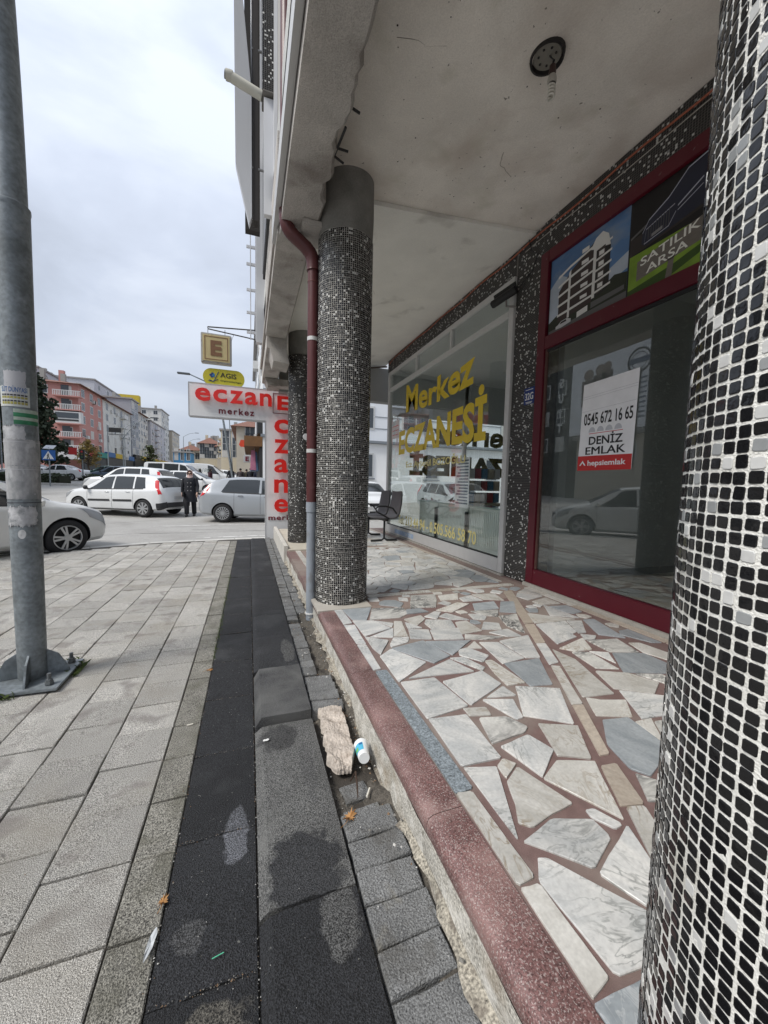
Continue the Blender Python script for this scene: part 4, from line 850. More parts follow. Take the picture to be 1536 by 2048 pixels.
MB().box((WX+.035,-3.4,TZ+.18),(WX+.041,-1.05,2.715)).build('window_pane',paned_m,t)
# empty room behind
rm=M('room_grey',(.60,.61,.61),.85,.05,2); rd=M('room_dark',(.38,.39,.39),.85,.05,2)
RX=2.93; 
m=MB(); m.box((RX+.28,3.30,TZ),(8.2,3.45,3.69)); m.build('room_side_wall',rm,B)
MB().box((8.2,-3.5,TZ),(8.35,3.45,3.69)).build('room_back_wall',rm,B); MB().box((RX+.25,-3.6,TZ),(8.2,-3.5,3.69)).build('room_side_wall',rm,B)
MB().box((RX+.02,-3.5,3.60),(8.2,3.30,3.69)).build('room_ceiling',rm,B)
MB().box((RX,-3.5,2.95),(RX+.5,3.30,3.6)).build('room_soffit',rm,B)
MB().box((4.3,1.55,TZ),(4.75,2.3,3.6)).build('room_pillar',rd,B)
rf_=M('room_floor',(.68,.62,.53),.28,.12,3); 
MB().box((RX+.01,-3.5,TZ-.005),(8.2,3.30,TZ+.012)).build('room_floor',rf_,B)
MB().box((RX+.3,3.27,TZ+.012),(8.2,3.30,TZ+.10)).build('skirting',rd,B)
# transom print: apartment photo + car / land-for-sale photo
pt=thing('printed_transom','printed panel over the burgundy window showing an apartment block and a land sign','poster',(WX,2.5,2.85),world=True)
PY0,PY1,PZ0,PZ1=3.215,-1.0,2.842,3.568; PX=WX+.03
MB().box((PX,PY1,PZ0),(PX+.01,PY0,PZ1)).build('panel_board',black_m,pt)
def mk(n,c,r=.55): return M('print_'+n,c,r)
def fl(pts,c,layer,nm='print_shape',z0=2.842,z1=3.568,yl=3.205,yr=2.36):
    m=MB(); vs=[(PX-.0006*layer,yl+(yr-yl)*a,z0+(z1-z0)*b) for a,b in pts]; m.add(vs+[(PX-.0006*layer+.0005,y,z) for _,y,z in vs],[tuple(range(len(pts))),tuple(range(2*len(pts)-1,len(pts)-1,-1))]); return m.build(nm,c,pt)
def rect(a,b,c,d): return [(a,b),(c,b),(c,d),(a,d)]
skyp=M('print_sky',(.09,.19,.38),.5,.28,2.2,dirt=[((.22,.28,.36),4,.5,.72,.8)],stretch=(1,1,2)); 
fl(rect(0,0,1,1),skyp,1,'print_sky')
wp=mk('white',(.70,.70,.68)); dp=mk('dark',(.02,.018,.018)); bp=mk('brown',(.045,.03,.028)); gp=mk('grey',(.12,.12,.12)); tp=mk('tree',(.025,.03,.018))
fl([(0,.1),(0,.62),(.14,.74),(.30,.62),(.30,.2)],M('print_haze',(.42,.48,.56),.6,.15,5),1.5); fl([(.80,.28),(1,.34),(1,.52),(.80,.44)],MAT['print_haze'],1.5); fl([(0,0),(1,0),(1,.09),(0,.05)],gp,2); fl([(0,.05),(1,.09),(1,.30),(.86,.34),(.7,.25),(.35,.16),(.12,.22),(0,.16)],tp,3)
fl([(.14,.12),(.60,.17),(.60,.87),(.30,.70),(.14,.52)],bp,4); fl([(.60,.17),(.80,.25),(.80,.72),(.60,.84)],dp,5); fl([(.56,.80),(.62,.90),(.70,.93),(.77,.86),(.80,.72),(.60,.78)],wp,6)
fl([(.60,.2),(.635,.2),(.635,.86),(.60,.86)],wp,7); fl([(.66,.22),(.74,.25),(.74,.76),(.66,.76)],mk('bronze',(.06,.045,.04)),7)
for k in range(5):
    z=.22+k*.125; fl([(.13,z-.03),(.30,z-.02+k*.012),(.60,z+.01+k*.02),(.60,z+.035+k*.02),(.30,z+.012+k*.012),(.13,z+0)],wp,8); fl([(.62,z+.02),(.82,z+.05),(.82,z+.075),(.62,z+.045)],wp,8)
    fl(rect(.45,z+.05+k*.014,.54,z+.09+k*.016),wp,8); fl(rect(.67,z+.07,.73,z+.12),wp,9)
fl([(.28,.12),(.31,.12),(.31,.72),(.28,.69)],wp,9); fl([(.42,.06),(.56,.08),(.56,.15),(.42,.13)],wp,9); fl([(.60,.09),(.98,.12),(.98,.17),(.60,.16)],gp,9)
fl([(.12,.035),(.20,.03),(.34,.05),(.34,.09),(.28,.12),(.2,.115),(.15,.08),(.12,.07)],mk('carwhite',(.55,.55,.56)),10); fl([(.18,.08),(.28,.085),(.27,.11),(.2,.105)],dp,11)
k2=dict(yl=2.345,yr=1.78)
fl(rect(0,.42,1,1),mk('night',(.008,.007,.008)),1,**k2); fl([(0,.42),(1,.52),(1,.75),(.3,.62),(0,.6)],mk('road',(.035,.028,.026)),2,**k2)
fl([(0,.60),(1,.86),(1,.885),(0,.625)],gp,3,**k2)
cb=mk('carblue',(.016,.02,.042),.3); cl_=mk('carline',(.45,.47,.55))
fl([(.16,.50),(.22,.46),(.75,.52),(1,.55),(1,.98),(.72,.95),(.50,.80),(.25,.70),(.17,.60)],cb,4,**k2)
for a,b,c,d,w in((.17,.60,.25,.70,.01),(.25,.70,.5,.8,.012),(.5,.8,.72,.955,.012),(.72,.955,1,.99,.012),(.20,.48,.52,.52,.008),(.52,.52,.60,.62,.01),(.22,.62,.58,.70,.008),(.62,.66,.9,.78,.014),(.62,.62,.9,.72,.008),(.20,.48,.22,.62,.008)): fl([(a,b),(c,d),(c,d+w),(a,b+w)],cl_,5,**k2)
for i in range(9): fl(rect(.25+i*.033,.51+i*.003,.252+i*.033+.006,.63+i*.009),mk('grille',(.09,.09,.09)),6,**k2)
fl([(.30,.515),(.44,.535),(.44,.565),(.30,.545)],mk('plate',(.25,.25,.25)),7,**k2)
gn=M('print_grass',(.19,.31,.03),.6,.3,8); fl(rect(0,0,1,.42),gn,2,**k2); fl([(0,.0),(.5,0),(.9,.10),(1,.14),(1,.2),(.6,.12),(0,.06)],mk('darkgrass',(.04,.08,.01)),3,**k2)
wd=M('print_wood',(.17,.15,.13),.7,.2,30,stretch=(1,1,8)); fl([(.12,.13),(.95,.22),(.95,.44),(.12,.33)],wd,4,**k2); fl([(.52,0),(.60,0),(.62,.2),(.55,.2)],wd,4,**k2)
tw=mk('paint',(.8,.8,.74))
text('lettering','SATILIK',tw,pt,(PX-.0035,2.345-.565*.17,PZ0+.726*.265),(0,-.565,.075),(0,0,1),.74,.062,ext=.0005,bold=.01); text('lettering','ARSA',tw,pt,(PX-.0035,2.345-.565*.26,PZ0+.726*.16),(0,-.565,.075),(0,0,1),.52,.062,ext=.0005,bold=.01)
# for-sale poster on the glass
ps=thing('estate_poster','white estate agent poster with a phone number and red foot on the shop glass','poster',(WX,2.5,1.8),world=True)
pxx=WX+.028
def quadp(nm,c,pts,dx): 
    m=MB(); m.add([(pxx-dx,y,z) for y,z in pts]+[(pxx-dx+.0008,y,z) for y,z in pts],[(0,1,2,3),(7,6,5,4)]+[(i,(i+1)%4,4+(i+1)%4,4+i) for i in range(4)]); return m.build(nm,c,ps)
pw=M('poster_white',(.86,.86,.88),.6,.05,9)
quadp('paper',pw,[(2.735,1.46),(2.205,1.46),(2.19,2.255),(2.715,2.235)],.001)
prd=mk('red',(.56,.03,.03)); quadp('red_band',prd,[(2.737,1.46),(2.207,1.46),(2.207,1.585),(2.735,1.592)],.002)
bk=mk('black',(.018,.018,.02))
def pt_(s,y,z,w,h,c=bk,b=.02,nm='lettering'): text(nm,s,c,ps,(pxx-.0025,y,z),(0,-1,0.0),(0,.012,1),w,h,ext=.0006,bold=b)
pt_('0545 672 16 65',2.69,1.865,.47,.105,b=.015); pt_('DENİZ',2.625,1.688,.33,.096,b=.02); pt_('EMLAK',2.655,1.602,.385,.066,b=0); text('lettering','EMLAK',bk,ps,(pxx-.0021,2.651,1.603),(0,-1,0.0),(0,.012,1),.385,.066,ext=.0003,bold=0)
quadp('red_rule',prd,[(2.63,1.785),(2.30,1.785),(2.30,1.79),(2.63,1.79)],.002)
pt_('hepsiemlak',2.625,1.488,.37,.062,pw,.02)
m=MB(); m.add([(pxx-.0026,y,z) for y,z in((2.715,1.505),(2.68,1.55),(2.645,1.505),(2.66,1.505),(2.68,1.53),(2.70,1.505))],[(0,1,4,5),(1,2,3,4)]); m.build('roof_mark',pw,ps)
arc_=mk('pale',(.55,.56,.60))
for i in range(4):
    m=MB(); yy=2.60-i*.085; m.add([(pxx-.002,yy+.035*math.cos(a),1.80+.045*math.sin(a)) for a in np.linspace(0,math.pi,9)],[tuple(range(9))]); m.build('pale_arch',arc_,ps)
for z in(2.12,2.10,1.99): quadp('fold_line',mk('fold',(.5,.5,.52)),[(2.715,z),(2.20,z+.02),(2.20,z+.022),(2.715,z+.002)],.0022)
# ================= PHARMACY FRONT =================
t=thing('pharmacy_shopfront','grey aluminium pharmacy window with yellow lettering on its glass','shopfront',(WX,5.7,TZ),world=True)
ph=t
fr('frame_post',3.745,3.83,TZ+.02,3.69,alu_m); fr('frame_post',7.80,7.90,TZ+.02,3.69,alu_m,.09); fr('frame_bottom',3.83,7.80,TZ+.02,TZ+.19,alu_m); fr('frame_rail',3.83,7.80,3.27,3.345,alu_m); fr('frame_top',3.83,7.80,3.62,3.69,alu_m)
for y in(5.17,6.42): fr('transom_post',y,y+.05,3.345,3.62,alu_m)
fr('bottom_groove',3.83,7.80,TZ+.19,TZ+.205,black_m,.04,WX+.01)
MB().box((WX+.03,3.83,TZ+.19),(WX+.036,7.80,3.275)).build('window_pane',pane_m,t)
for y0,y1 in((3.83,5.17),(5.22,6.42),(6.47,7.80)): MB().box((WX+.03,y0,3.34),(WX+.036,y1,3.625)).build('transom_pane',pane_m,t)
def wtext(s,y,z,w,h,c=yel_m,b=.02,warp=None,sh=0,space=1): return text('lettering',s,c,t,(WX+.028,y,z),(0,-1,0),(0,0,1),w,h,ext=.0012,bold=b,warp=warp,shear=sh,space=space)
wtext('Merkez',6.93,2.66,2.38,.50,b=.03,warp=lambda a,b:(a,b*(.80+.25*abs(a-.5)*2)+ .0*a+.10*math.sin(math.pi*a)*-1+.05))
wtext('ECZANESİ',7.25,1.885,3.02,.80,b=.038,warp=lambda a,b:(a,b*(.78+.16*a**1.5)+.02*math.sin(a*3.1)))
wtext('Ecz. Ayşegül BOZOĞLU',6.85,1.585,2.15,.19,pyel_m,.02)
wtext('Tel: 213 44 94 - 0.505.566 58 70',7.2,.49,2.85,.19,pyel_m,.018)
MB().box((WX-.001,6.35,.285),(WX-.0002,7.3,.37)).build('foot_sticker',M('sticker_blue',(.33,.45,.62),.5,.2,20),t)
text('lettering','58 70',white_m,t,(WX-.0012,6.75,.30),(0,-1,0),(0,0,1),.3,.05,ext=.0004)
# glazed end wall at Y=7.85 with the same lettering facing the side street
g=thing('pharmacy_end_glazing','glazed end wall of the pharmacy with lettering seen dark and reversed from inside','shopfront',(5,7.85,TZ),world=True)
for x in(4.75,6.75,8.4): MB().box((x,7.82,TZ),(x+.08,7.90,3.6)).build('frame_post',alu_m,g)
MB().box((2.96,7.82,TZ),(8.4,7.9,TZ+.12)).build('frame_bottom',alu_m,g); MB().box((2.96,7.82,2.78),(8.4,7.9,3.66)).build('upper_panel',M('panel_dim',(.45,.47,.47),.7),g)
MB().box((2.96,7.855,TZ+.12),(8.4,7.861,2.78)).build('window_pane',pane_m,g)
dy_=M('letter_backlit_olive',(.17,.13,.02),.7)  # yellow letters seen from behind, their backlit darkness put into the colour
text('lettering','Merkez',dy_,g,(6.55,7.866,2.22),(-1,0,0),(0,0,1),2.6,.52,ext=.002,bold=.03)
text('lettering','ECZANESİ',dy_,g,(6.9,7.866,1.50),(-1,0,0),(0,0,1),3.5,.62,ext=.002,bold=.05)
# pharmacy room
pw_=M('pharm_white',(.85,.86,.85),.6,.04,3)
MB().box((2.92,3.75,TZ-.005),(8.5,7.82,TZ+.01)).build('pharmacy_floor',M('pharm_floor',(.6,.58,.54),.2,.06,3),B)
MB().box((2.92,3.75,3.64),(8.5,7.82,3.69)).build('pharmacy_ceiling',M('pharm_ceiling',(.62,.63,.62),.8,.03,3),B)
MB().box((3.3,3.451,TZ+.01),(8.5,3.55,3.64)).build('pharmacy_side_wall',pw_,B)
MB().box((8.5,3.45,TZ),(8.6,7.9,3.69)).build('pharmacy_back_wall',pw_,B)
MB().box((6.1,7.2,TZ+.01),(6.6,7.7,3.64)).build('pharmacy_column',M('pharm_col',(.28,.29,.29),.8),B)
for x,y in((4.2,5.4),(5.0,6.6),(5.6,5.0),(6.4,6.3)): o=MB().lathe([(0,3.625),(.10,3.625),(.115,3.64)],c=(x,y,0),n=24).build('downlight',M('downlight_w',(.62,.62,.6),.4),B,smooth=True)
# ribbed counters along the window
rb=M('rib_white',(.76,.80,.77),.45,.04,6)
for i,(y0,y1) in enumerate(((3.95,4.95),(5.0,5.95),(6.0,6.75))):
    q=thing('display_counter',('white ribbed counter inside the pharmacy window, the nearest to the mosaic pier','white ribbed counter inside the pharmacy window, the middle one','white ribbed counter inside the pharmacy window, the farthest one')[i],'counter',(3.35,(y0+y1)/2,TZ),world=True,group='ribbed counters behind the pharmacy glass')
    MB().box((3.16,y0,TZ+.03),(3.5,y1,.98)).build('counter_body',rb,q)
    m=MB(); k=int((y1-y0)/.045)
    for j in range(k): m.box((3.148,y0+.02+j*.045,.42),(3.162,y0+.042+j*.045,.94))
    m.build('rib_field',rb,q,kind='stuff'); MB().box((3.13,y0-.01,.98),(3.52,y1+.01,1.0)).build('counter_top',M('glass_green',(.35,.45,.42),.1),q)
    MB().box((3.10,y0-.035,TZ+.012),(3.145,y0-.002,.90)).build('counter_leg',M('leg_dark',(.05,.055,.055),.4,metal=.4),q)
# papers list on glass
q=thing('duty_list','white printed duty list taped inside the pharmacy window','notice',(2.91,4.78,1.4),world=True)
MB().box((2.905,4.60,.98),(2.909,4.98,1.70)).build('paper',pw,q)
for k in range(15): MB().box((2.9035,4.63,1.03+k*.044),(2.9048,4.95-.04*(k%3),1.03+k*.044+.020)).build('print_line',M('ink_grey',(.16,.19,.25),.8),q)
q=thing('window_notice','small white notice with red lines at the far end of the pharmacy window','notice',(2.91,7.5,2.5),world=True)
MB().box((2.905,7.30,2.25),(2.909,7.72,2.62)).build('paper',pw,q)
for k in range(3): MB().box((2.9035,7.34,2.32+k*.09),(2.9048,7.68,2.335+k*.09)).build('print_line',redl_m,q)
# shelf with boxes, plant, banner
q=thing('display_stand','blue and beige display stand with boxes inside the pharmacy','stand',(4.3,6.6,TZ),world=True)
MB().box((4.1,6.5,TZ+.012),(4.9,6.8,.95)).build('stand_base',M('stand_beige',(.4,.36,.28),.6),q)
r_=random.Random(2)
for j in range(3):
    for i in range(5): MB().box((4.12+i*.15,6.52,.96+j*.24),(4.24+i*.15,6.7,1.16+j*.24)).build('carton',M('carton_%d'%((i+j)%4),[(.05,.16,.26),(.42,.38,.30),(.5,.5,.5),(.30,.05,.06)][(i+j)%4],.6),q)
q=thing('shelf_unit','dark shelf unit with coloured packets at the back of the pharmacy','shelf',(7.9,5.5,TZ),world=True)
MB().box((8.2,4.2,TZ+.012),(8.49,7.0,2.5)).build('shelf_back',M('shelf_dark',(.06,.05,.045),.6),q)
for j in range(5):
    MB().box((7.95,4.2,.6+j*.4),(8.2,7.0,.62+j*.4)).build('shelf',alu_m,q)
    for i in range(16):
        if r_.random()<.8: MB().box((7.98,4.25+i*.17,.62+j*.4),(8.15,4.25+i*.17+r_.uniform(.08,.15),.62+j*.4+r_.uniform(.12,.3))).build('packet',M('packet_%d'%r_.randint(0,5),[(.5,.5,.5),(.4,.08,.06),(.08,.2,.4),(.1,.35,.2),(.5,.4,.1),(.35,.35,.4)][r_.randint(0,5)],.5),q)
q=thing('potted_plant','potted plant with dark and red leaves inside the pharmacy window','plant',(3.75,6.95,TZ),world=True)
MB().lathe([(.10,TZ+.012),(.15,.55),(.16,.56),(.14,.56),(.13,.5),(0,.5)],c=(3.75,6.95,0),n=20).build('pot',black_m,q,smooth=True)
lg=M('plant_leaf',(.03,.06,.03),.3,.2,10); lr=M('plant_red',(.35,.03,.04),.4)
for i in range(9):
    a=i*.75+.3; L_=r_.uniform(.4,.6); m=MB(); vs=[]
    for k in range(7):
        u=k/6; w=.075*math.sin(math.pi*min(1,u*.95+.05)); rr=.04+L_*.55*u; z=.55+L_*1.25*u-.22*u*u; vs+=[(3.75+rr*math.cos(a)-w*math.sin(a),6.95+rr*math.sin(a)+w*math.cos(a),z+.01),(3.75+rr*math.cos(a),6.95+rr*math.sin(a),z-.01),(3.75+rr*math.cos(a)+w*math.sin(a),6.95+rr*math.sin(a)-w*math.cos(a),z+.01)]
    fs=[(3*k+i_,3*k+i_+1,3*k+i_+4,3*k+i_+3) for k in range(6) for i_ in(0,1)]; m.add(vs,fs); m.build('leaf',lr if i in(2,3) else lg,q,smooth=True)
# ================= WAITING CHAIRS =================
t=thing('waiting_bench','two seat black waiting bench with armrests beside the pharmacy window','bench',(2.38,6.95,TZ))
cf=M('seat_grey',(.09,.085,.09),.55,.1,20)
for i,y in enumerate((-.27,.27)):
    m=MB(); pr=[(-.22,.02),(.0,.0),(.16,.01),(.215,.05),(.24,.12),(.27,.28),(.29,.44),(.285,.50)]
    vs=[]; 
    for x,z in pr:
        for w in(-.23,-.1,.1,.23): vs.append((x+.012*(abs(w)>.2),y+w*(1 if z<.4 else .9),.43+z+.01*(abs(w)>.2)))
    b=len(vs); vs+=[(x+.025,yy,z-.02) for x,yy,z in vs]
    k=len(pr); fs=[(j*4+i_,j*4+i_+1,(j+1)*4+i_+1,(j+1)*4+i_) for j in range(k-1) for i_ in range(3)]; fs+=[tuple(b+q for q in reversed(f)) for f in fs]
    bd=[0,1,2,3]+[4*j+3 for j in range(1,k)]+[4*(k-1)+2,4*(k-1)+1,4*(k-1)]+[4*j for j in range(k-2,0,-1)]; fs+=[(bd[i_],b+bd[i_],b+bd[(i_+1)%len(bd)],bd[(i_+1)%len(bd)]) for i_ in range(len(bd))]
    m.add(vs,fs); m.build('seat',cf,t,smooth=True)
for y in(-.50,0.50): MB().tube([(.20,y,.52),(.12,y,.62),(-.02,y,.66),(-.16,y,.66),(-.22,y,.62),(-.20,y,.56),(-.08,y,.50),(.05,y,.43)],.016,8).build('armrest',black_m,t,smooth=True)
MB().box((-.03,-.52,.385),(.03,.52,.425)).build('beam',black_m,t)
for y in(-.4,.4):
    MB().tube([(0,y,.39),(0,y,.06),(-.05,y,.025),(-.26,y,.018)],.02,8).build('leg',black_m,t,smooth=True); MB().tube([(0.001,y,.2),(0.001,y,.06),(.06,y,.025),(.26,y,.018)],.02,8).build('leg',black_m,t,smooth=True)
t.rotation_euler=(0,0,R(4)); t.location.x=2.33
# ================= PHARMACY SIGNS =================
SY=8.85
t=thing('pharmacy_sign','white L shaped pharmacy sign with raised red letters at the street corner','sign',(.45,SY,0),world=True)
MB().poly3([(-1.17,SY,2.62),(-1.17,SY,3.30),(1.35,SY,3.30),(1.35,SY,-.02),(.345,SY,-.02),(.345,SY,2.62)],(0,.22,0)).build('sign_box',sign_m,t,bevel=.008)
tr=M('sign_trim',(.42,.43,.44),.5)
for a,b in(((-1.175,SY-.004,3.285),(1.355,SY+.224,3.305)),((-1.175,SY-.004,2.612),(.35,SY+.224,2.628)),((-1.178,SY-.004,2.63),(-1.165,SY+.224,3.284)),((.338,SY-.004,-.02),(.352,SY+.224,2.61))): MB().box(a,b).build('sign_trim',tr,t)
xs=[-1.04,-.70,-.375,-.08,.225]
for ch,x,w in zip('eczan',xs,(.29,.27,.26,.26,.25)): text('letter',ch,redl_m,t,(x,SY-.05,2.925),(1,0,0),(0,0,1),w,.265,ext=.05,bold=.022)
text('letter','E',redl_m,t,(.59,SY-.05,2.87),(1,0,0),(0,0,1),.27,.30,ext=.05,bold=.03)
for a,b in(((.50,SY-.012,2.80),(.51,SY-.001,3.24)),((.51,SY-.012,2.80),(1.02,SY-.001,2.81)),((.51,SY-.012,3.23),(1.02,SY-.001,3.24))): MB().box(a,b).build('letter_frame',dkred_m,t)
for ch,z in zip('czane',(2.36,1.92,1.49,1.04,.60)): text('letter',ch,redl_m,t,(.525,SY-.05,z),(1,0,0),(0,0,1),.31,.305,ext=.05,bold=.022)
text('lettering','merkez',dkred_m,t,(-.60,SY-.008,2.70),(1,0,0),(0,0,1),.71,.135,ext=.006,bold=.02,space=1.25)
text('lettering','merkez',dkred_m,t,(.405,SY-.008,.42),(1,0,0),(0,0,1),.72,.115,ext=.006,bold=.02,space=1.1)
t=thing('insurance_sign','yellow rounded sign with a blue flower emblem above the pharmacy sign','sign',(-.5,SY+.05,3.3),world=True)
pts=[]
for cx,a0 in((-.74,90),(-.25,-90)):
    for k in range(13): a=R(a0+k*15); pts.append((cx+.165*math.cos(a),SY+.06,3.465+.175*math.sin(a)))
MB().poly3(pts,(0,.05,0)).build('sign_board',M('sign_yellow',(.52,.47,.03),.5,.05,4),t)
text('lettering','AGIS',bk,t,(-.57,SY+.057,3.47),(1,0,-.03),(0,0,1),.32,.10,ext=.002,bold=.015); text('lettering','zorgverzekeringen',bk,t,(-.57,SY+.057,3.38),(1,0,-.03),(0,0,1),.42,.045,ext=.002)
bb=M('emblem_blue',(.01,.04,.16),.5)
MB().tube([(-.70,SY+.056,3.36),(-.665,SY+.056,3.44),(-.60,SY+.056,3.58)],.007,5).build('emblem_stem',bb,t); MB().tube([(-.72,SY+.056,3.37),(-.66,SY+.056,3.40),(-.61,SY+.056,3.42)],.006,5).build('emblem_stem',bb,t)
for (x,z) in((-.72,3.53),(-.755,3.50),(-.735,3.47),(-.70,3.485),(-.70,3.515)): MB().lathe([(0,-.004),(.026,-.003),(.0,.0)],c=(x,SY+.057,z),axis='y',n=8).build('emblem_petal',bb if x<-.71 else M('emblem_blue2',(.02,.16,.4),.5),t)
for (x,z) in((-.78,3.40),(-.80,3.38),(-.76,3.375)): MB().tube([(-.71,SY+.056,3.37),(x,SY+.056,z)],.006,5).build('emblem_leaf',bb,t)
t=thing('letter_sign','square beige light box with a brown letter E hanging from a bracket','sign',(-.62,SY,3.7),world=True)
MB().box((-.93,SY,3.735),(-.34,SY+.16,4.335)).build('light_box',M('box_frame',(.42,.41,.38),.5,.1,6,dirt=[((.22,.16,.1),9,.6,.75,.7)]),t,bevel=.012)
MB().box((-.895,SY-.008,3.77),(-.375,SY+.001,4.30)).build('box_face',M('box_beige',(.52,.43,.22),.6,.08,4),t)
bw=M('brown_print',(.19,.095,.045),.6)
for a,b in(((-.86,3.80),(-.41,3.815)),((-.86,4.255),(-.41,4.27)),((-.86,3.815),(-.845,4.255)),((-.425,3.815),(-.41,4.255))): MB().box((a[0],SY-.012,a[1]),(b[0],SY-.007,b[1])).build('border_line',bw,t)
text('lettering','E',bw,t,(-.745,SY-.012,3.88),(1,0,0),(0,0,1),.215,.31,ext=.004,bold=.05)
dkm=M('bracket_dark',(.06,.055,.05),.6)
MB().tube([(-.80,SY+.08,4.48),(.30,SY+.08,4.56)],.014,6).build('bracket_arm',dkm,t); MB().tube([(-.80,SY+.08,4.48),(-.80,SY+.08,4.44),(.30,SY+.08,4.34)],.013,6).build('bracket_arm',dkm,t)
for x in(-.80,-.47): MB().tube([(x,SY+.08,4.46),(x,SY+.08,4.33)],.006,5).build('hanger',dkm,t)
MB().tube([(-.47,SY+.08,4.34),(-.36,SY+.08,4.21),(-.30,SY+.08,4.38)],.004,5).build('loose_wire',dkm,t)
# ================= NEAR LAMP POST =================
t=thing('lamp_post','galvanised steel lamp post covered in torn stickers on a bolted base plate','lamp post',(-1.355,3.05,0),world=True)
LX,LY=-1.302,2.93
MB().tube([(LX,LY,.02),(LX,LY,1.5),(LX,LY,2.86)],[.0715,.0785,.0875],40).build('lower_shaft',galv_m,t,smooth=True)
MB().lathe([(.0875,2.83),(.0905,2.845),(.0895,2.862),(.078,2.87),(.07,2.87)],c=(LX,LY,0),n=40).build('sleeve_rim',galv_m,t,smooth=True)
pth=[]; 
for i in range(26):
    z=2.85+i*.22; pth.append((LX-.012*(max(0,z-3.0))**2.0,LY,z))
MB().tube(pth,[.078-.001*i for i in range(26)],36).build('upper_shaft',galv_m,t,smooth=True)
tp=pth[-1]; MB().box((tp[0]-.7,LY-.12,tp[2]+.2),(tp[0]+.0,LY+.12,tp[2]+.3)).build('lamp_head',alu_m,t,bevel=.02)
MB().poly3([(LX-.22,LY-.21,.012),(LX+.205,LY-.215,.012),(LX+.205,LY+.19,.012),(LX-.22,LY+.19,.012)],(0,0,.016)).build('base_plate',galv_m,t,bevel=.002)
for a in(-80,10,100,190):
    ca,sa=math.cos(R(a)),math.sin(R(a)); P=lambda r_,z,o: (LX+r_*ca-o*sa,LY+r_*sa+o*ca,z)
    MB().poly3([P(.071,.032,-.006),P(.185,.028,-.006),P(.178,.055,-.006),P(.13,.15,-.006),P(.071,.19,-.006)],(-sa*.012,ca*.012,0)).build('gusset',galv_m,t,bevel=.0015)
for x,y in((-.155,-.16),(.145,-.155),(.15,.14),(-.155,.14)):
    b=MB().tube([(LX+x,LY+y,.032),(LX+x,LY+y,.046)],.024,6); b.tube([(LX+x,LY+y,.046),(LX+x,LY+y,.062)],.019,6); b.build('nut',M('bolt_grey',(.14,.15,.155),.55,.2,60,metal=.4),t)
    MB().tube([(LX+x,LY+y,.062),(LX+x,LY+y,.098)],.011,10).build('bolt',MAT['bolt_grey'],t,smooth=True)
# stickers: curved sheets round the shaft facing the camera
CA=math.atan2(-LY,-LX)
def sticker(z0,z1,a0,a1,mat,ragged=0,seed=0,lay=1,name='sticker',label=None):
    r_=random.Random(seed); n=28; mz=10; vs=[]; 
    for j in range(mz+1):
        for i in range(n+1):
            u=i/n; v=j/mz; e=0
            if ragged:
                if j==0: e=r_.uniform(0,ragged)
                if j==mz: e=-r_.uniform(0,ragged)
            z=z0+(z1-z0)*v+e; a=CA+R(a0+(a1-a0)*u)
            if ragged and i in(0,n): a+=R(r_.uniform(-1,1)*ragged*200)
            rr=.0722+.0054*(z-.0)+.0006*lay+.0002
            vs.append((LX+rr*math.cos(a),LY+rr*math.sin(a),z))
    fs=[(j*(n+1)+i,j*(n+1)+i+1,(j+1)*(n+1)+i+1,(j+1)*(n+1)+i) for j in range(mz) for i in range(n)]
    m=MB(); m.add(vs,fs); return m.build(name,mat,t,smooth=True,label=label)
# angle: negative = left as seen, positive = right
p1=M('paper_torn',(.44,.44,.45),.8,.15,9,.14,60,dirt=[((.20,.21,.215),15,.54,.62,.85),((.62,.62,.62),22,.6,.66,.6)])
p2=M('paper_old',(.33,.33,.335),.8,.12,7,.14,70,dirt=[((.20,.215,.22),12,.52,.62,.8),((.52,.52,.53),18,.6,.66,.6)],stretch=(1,1,.5))
p3=M('paper_blank',(.42,.42,.44),.8,.08,14,dirt=[((.12,.12,.13),60,.68,.72,.7)])
def zrow(y): return 1.30+(949-y)*2.32/755
sticker(zrow(805),zrow(750),-50,20,p3,.01,1,1,label='torn white sticker near the top')
sticker(zrow(818),zrow(780),-80,32,M('stick_white',(.5,.52,.50),.7,.1,30),0,2,1,label='white sticker with coloured lines of print')
def stext(s,z,h,a0,a1,mat,lay=3):
    v,f=tmesh(s,.01); mn=v.min(0);mx=v.max(0);u=(v-mn)/(mx-mn); pts=[]
    for a,b,c in u:
        zz_=z+b*h; an=CA+R(a0+(a1-a0)*a); rr=.0722+.0054*zz_+.0012+.0004*c; pts.append((LX+rr*math.cos(an),LY+rr*math.sin(an),zz_))
    m=MB(); m.add(pts,f); return m.build('lettering',mat,t)
# on the near side increasing angle (counter clockwise) runs left to right as seen from the camera
sb=M('ink_blue',(.02,.10,.28),.7); sy_=M('ink_olive',(.33,.30,.08),.7,.3,90); sg=M('ink_green',(.03,.17,.08),.7,.3,30); sk=M('ink_black',(.04,.04,.05),.7,.3,90)
stext('SÜT DÜNYASI',zrow(791),.035,-62,24,sb)
for k,(yy,c,h) in enumerate(((798,sk,.009),(803,sy_,.012),(809,sk,.009),(814,sy_,.014))):
    for j in range(8):
        a=-62+j*11; sticker(zrow(yy),zrow(yy)+h,a,a+9,c,0,0,2,'print_line')
for y0,y1,c in((822,829,M('stick_pale',(.36,.42,.36),.7,.2,60)),(829,837,sg),(837,843,MAT['stick_pale']),(843,851,sg)): sticker(zrow(y1),zrow(y0),-22,70,c,0,4,1,'sticker_stripe')
sticker(zrow(884),zrow(852),-75,12,p1,.02,5,1,label='torn remains of a white sticker')
sticker(zrow(932),zrow(878),-78,80,p2,.01,6,2); sticker(zrow(996),zrow(930),-78,78,p2,.004,7,1)
sticker(zrow(1052),zrow(1006),-72,42,p1,.035,8,1)
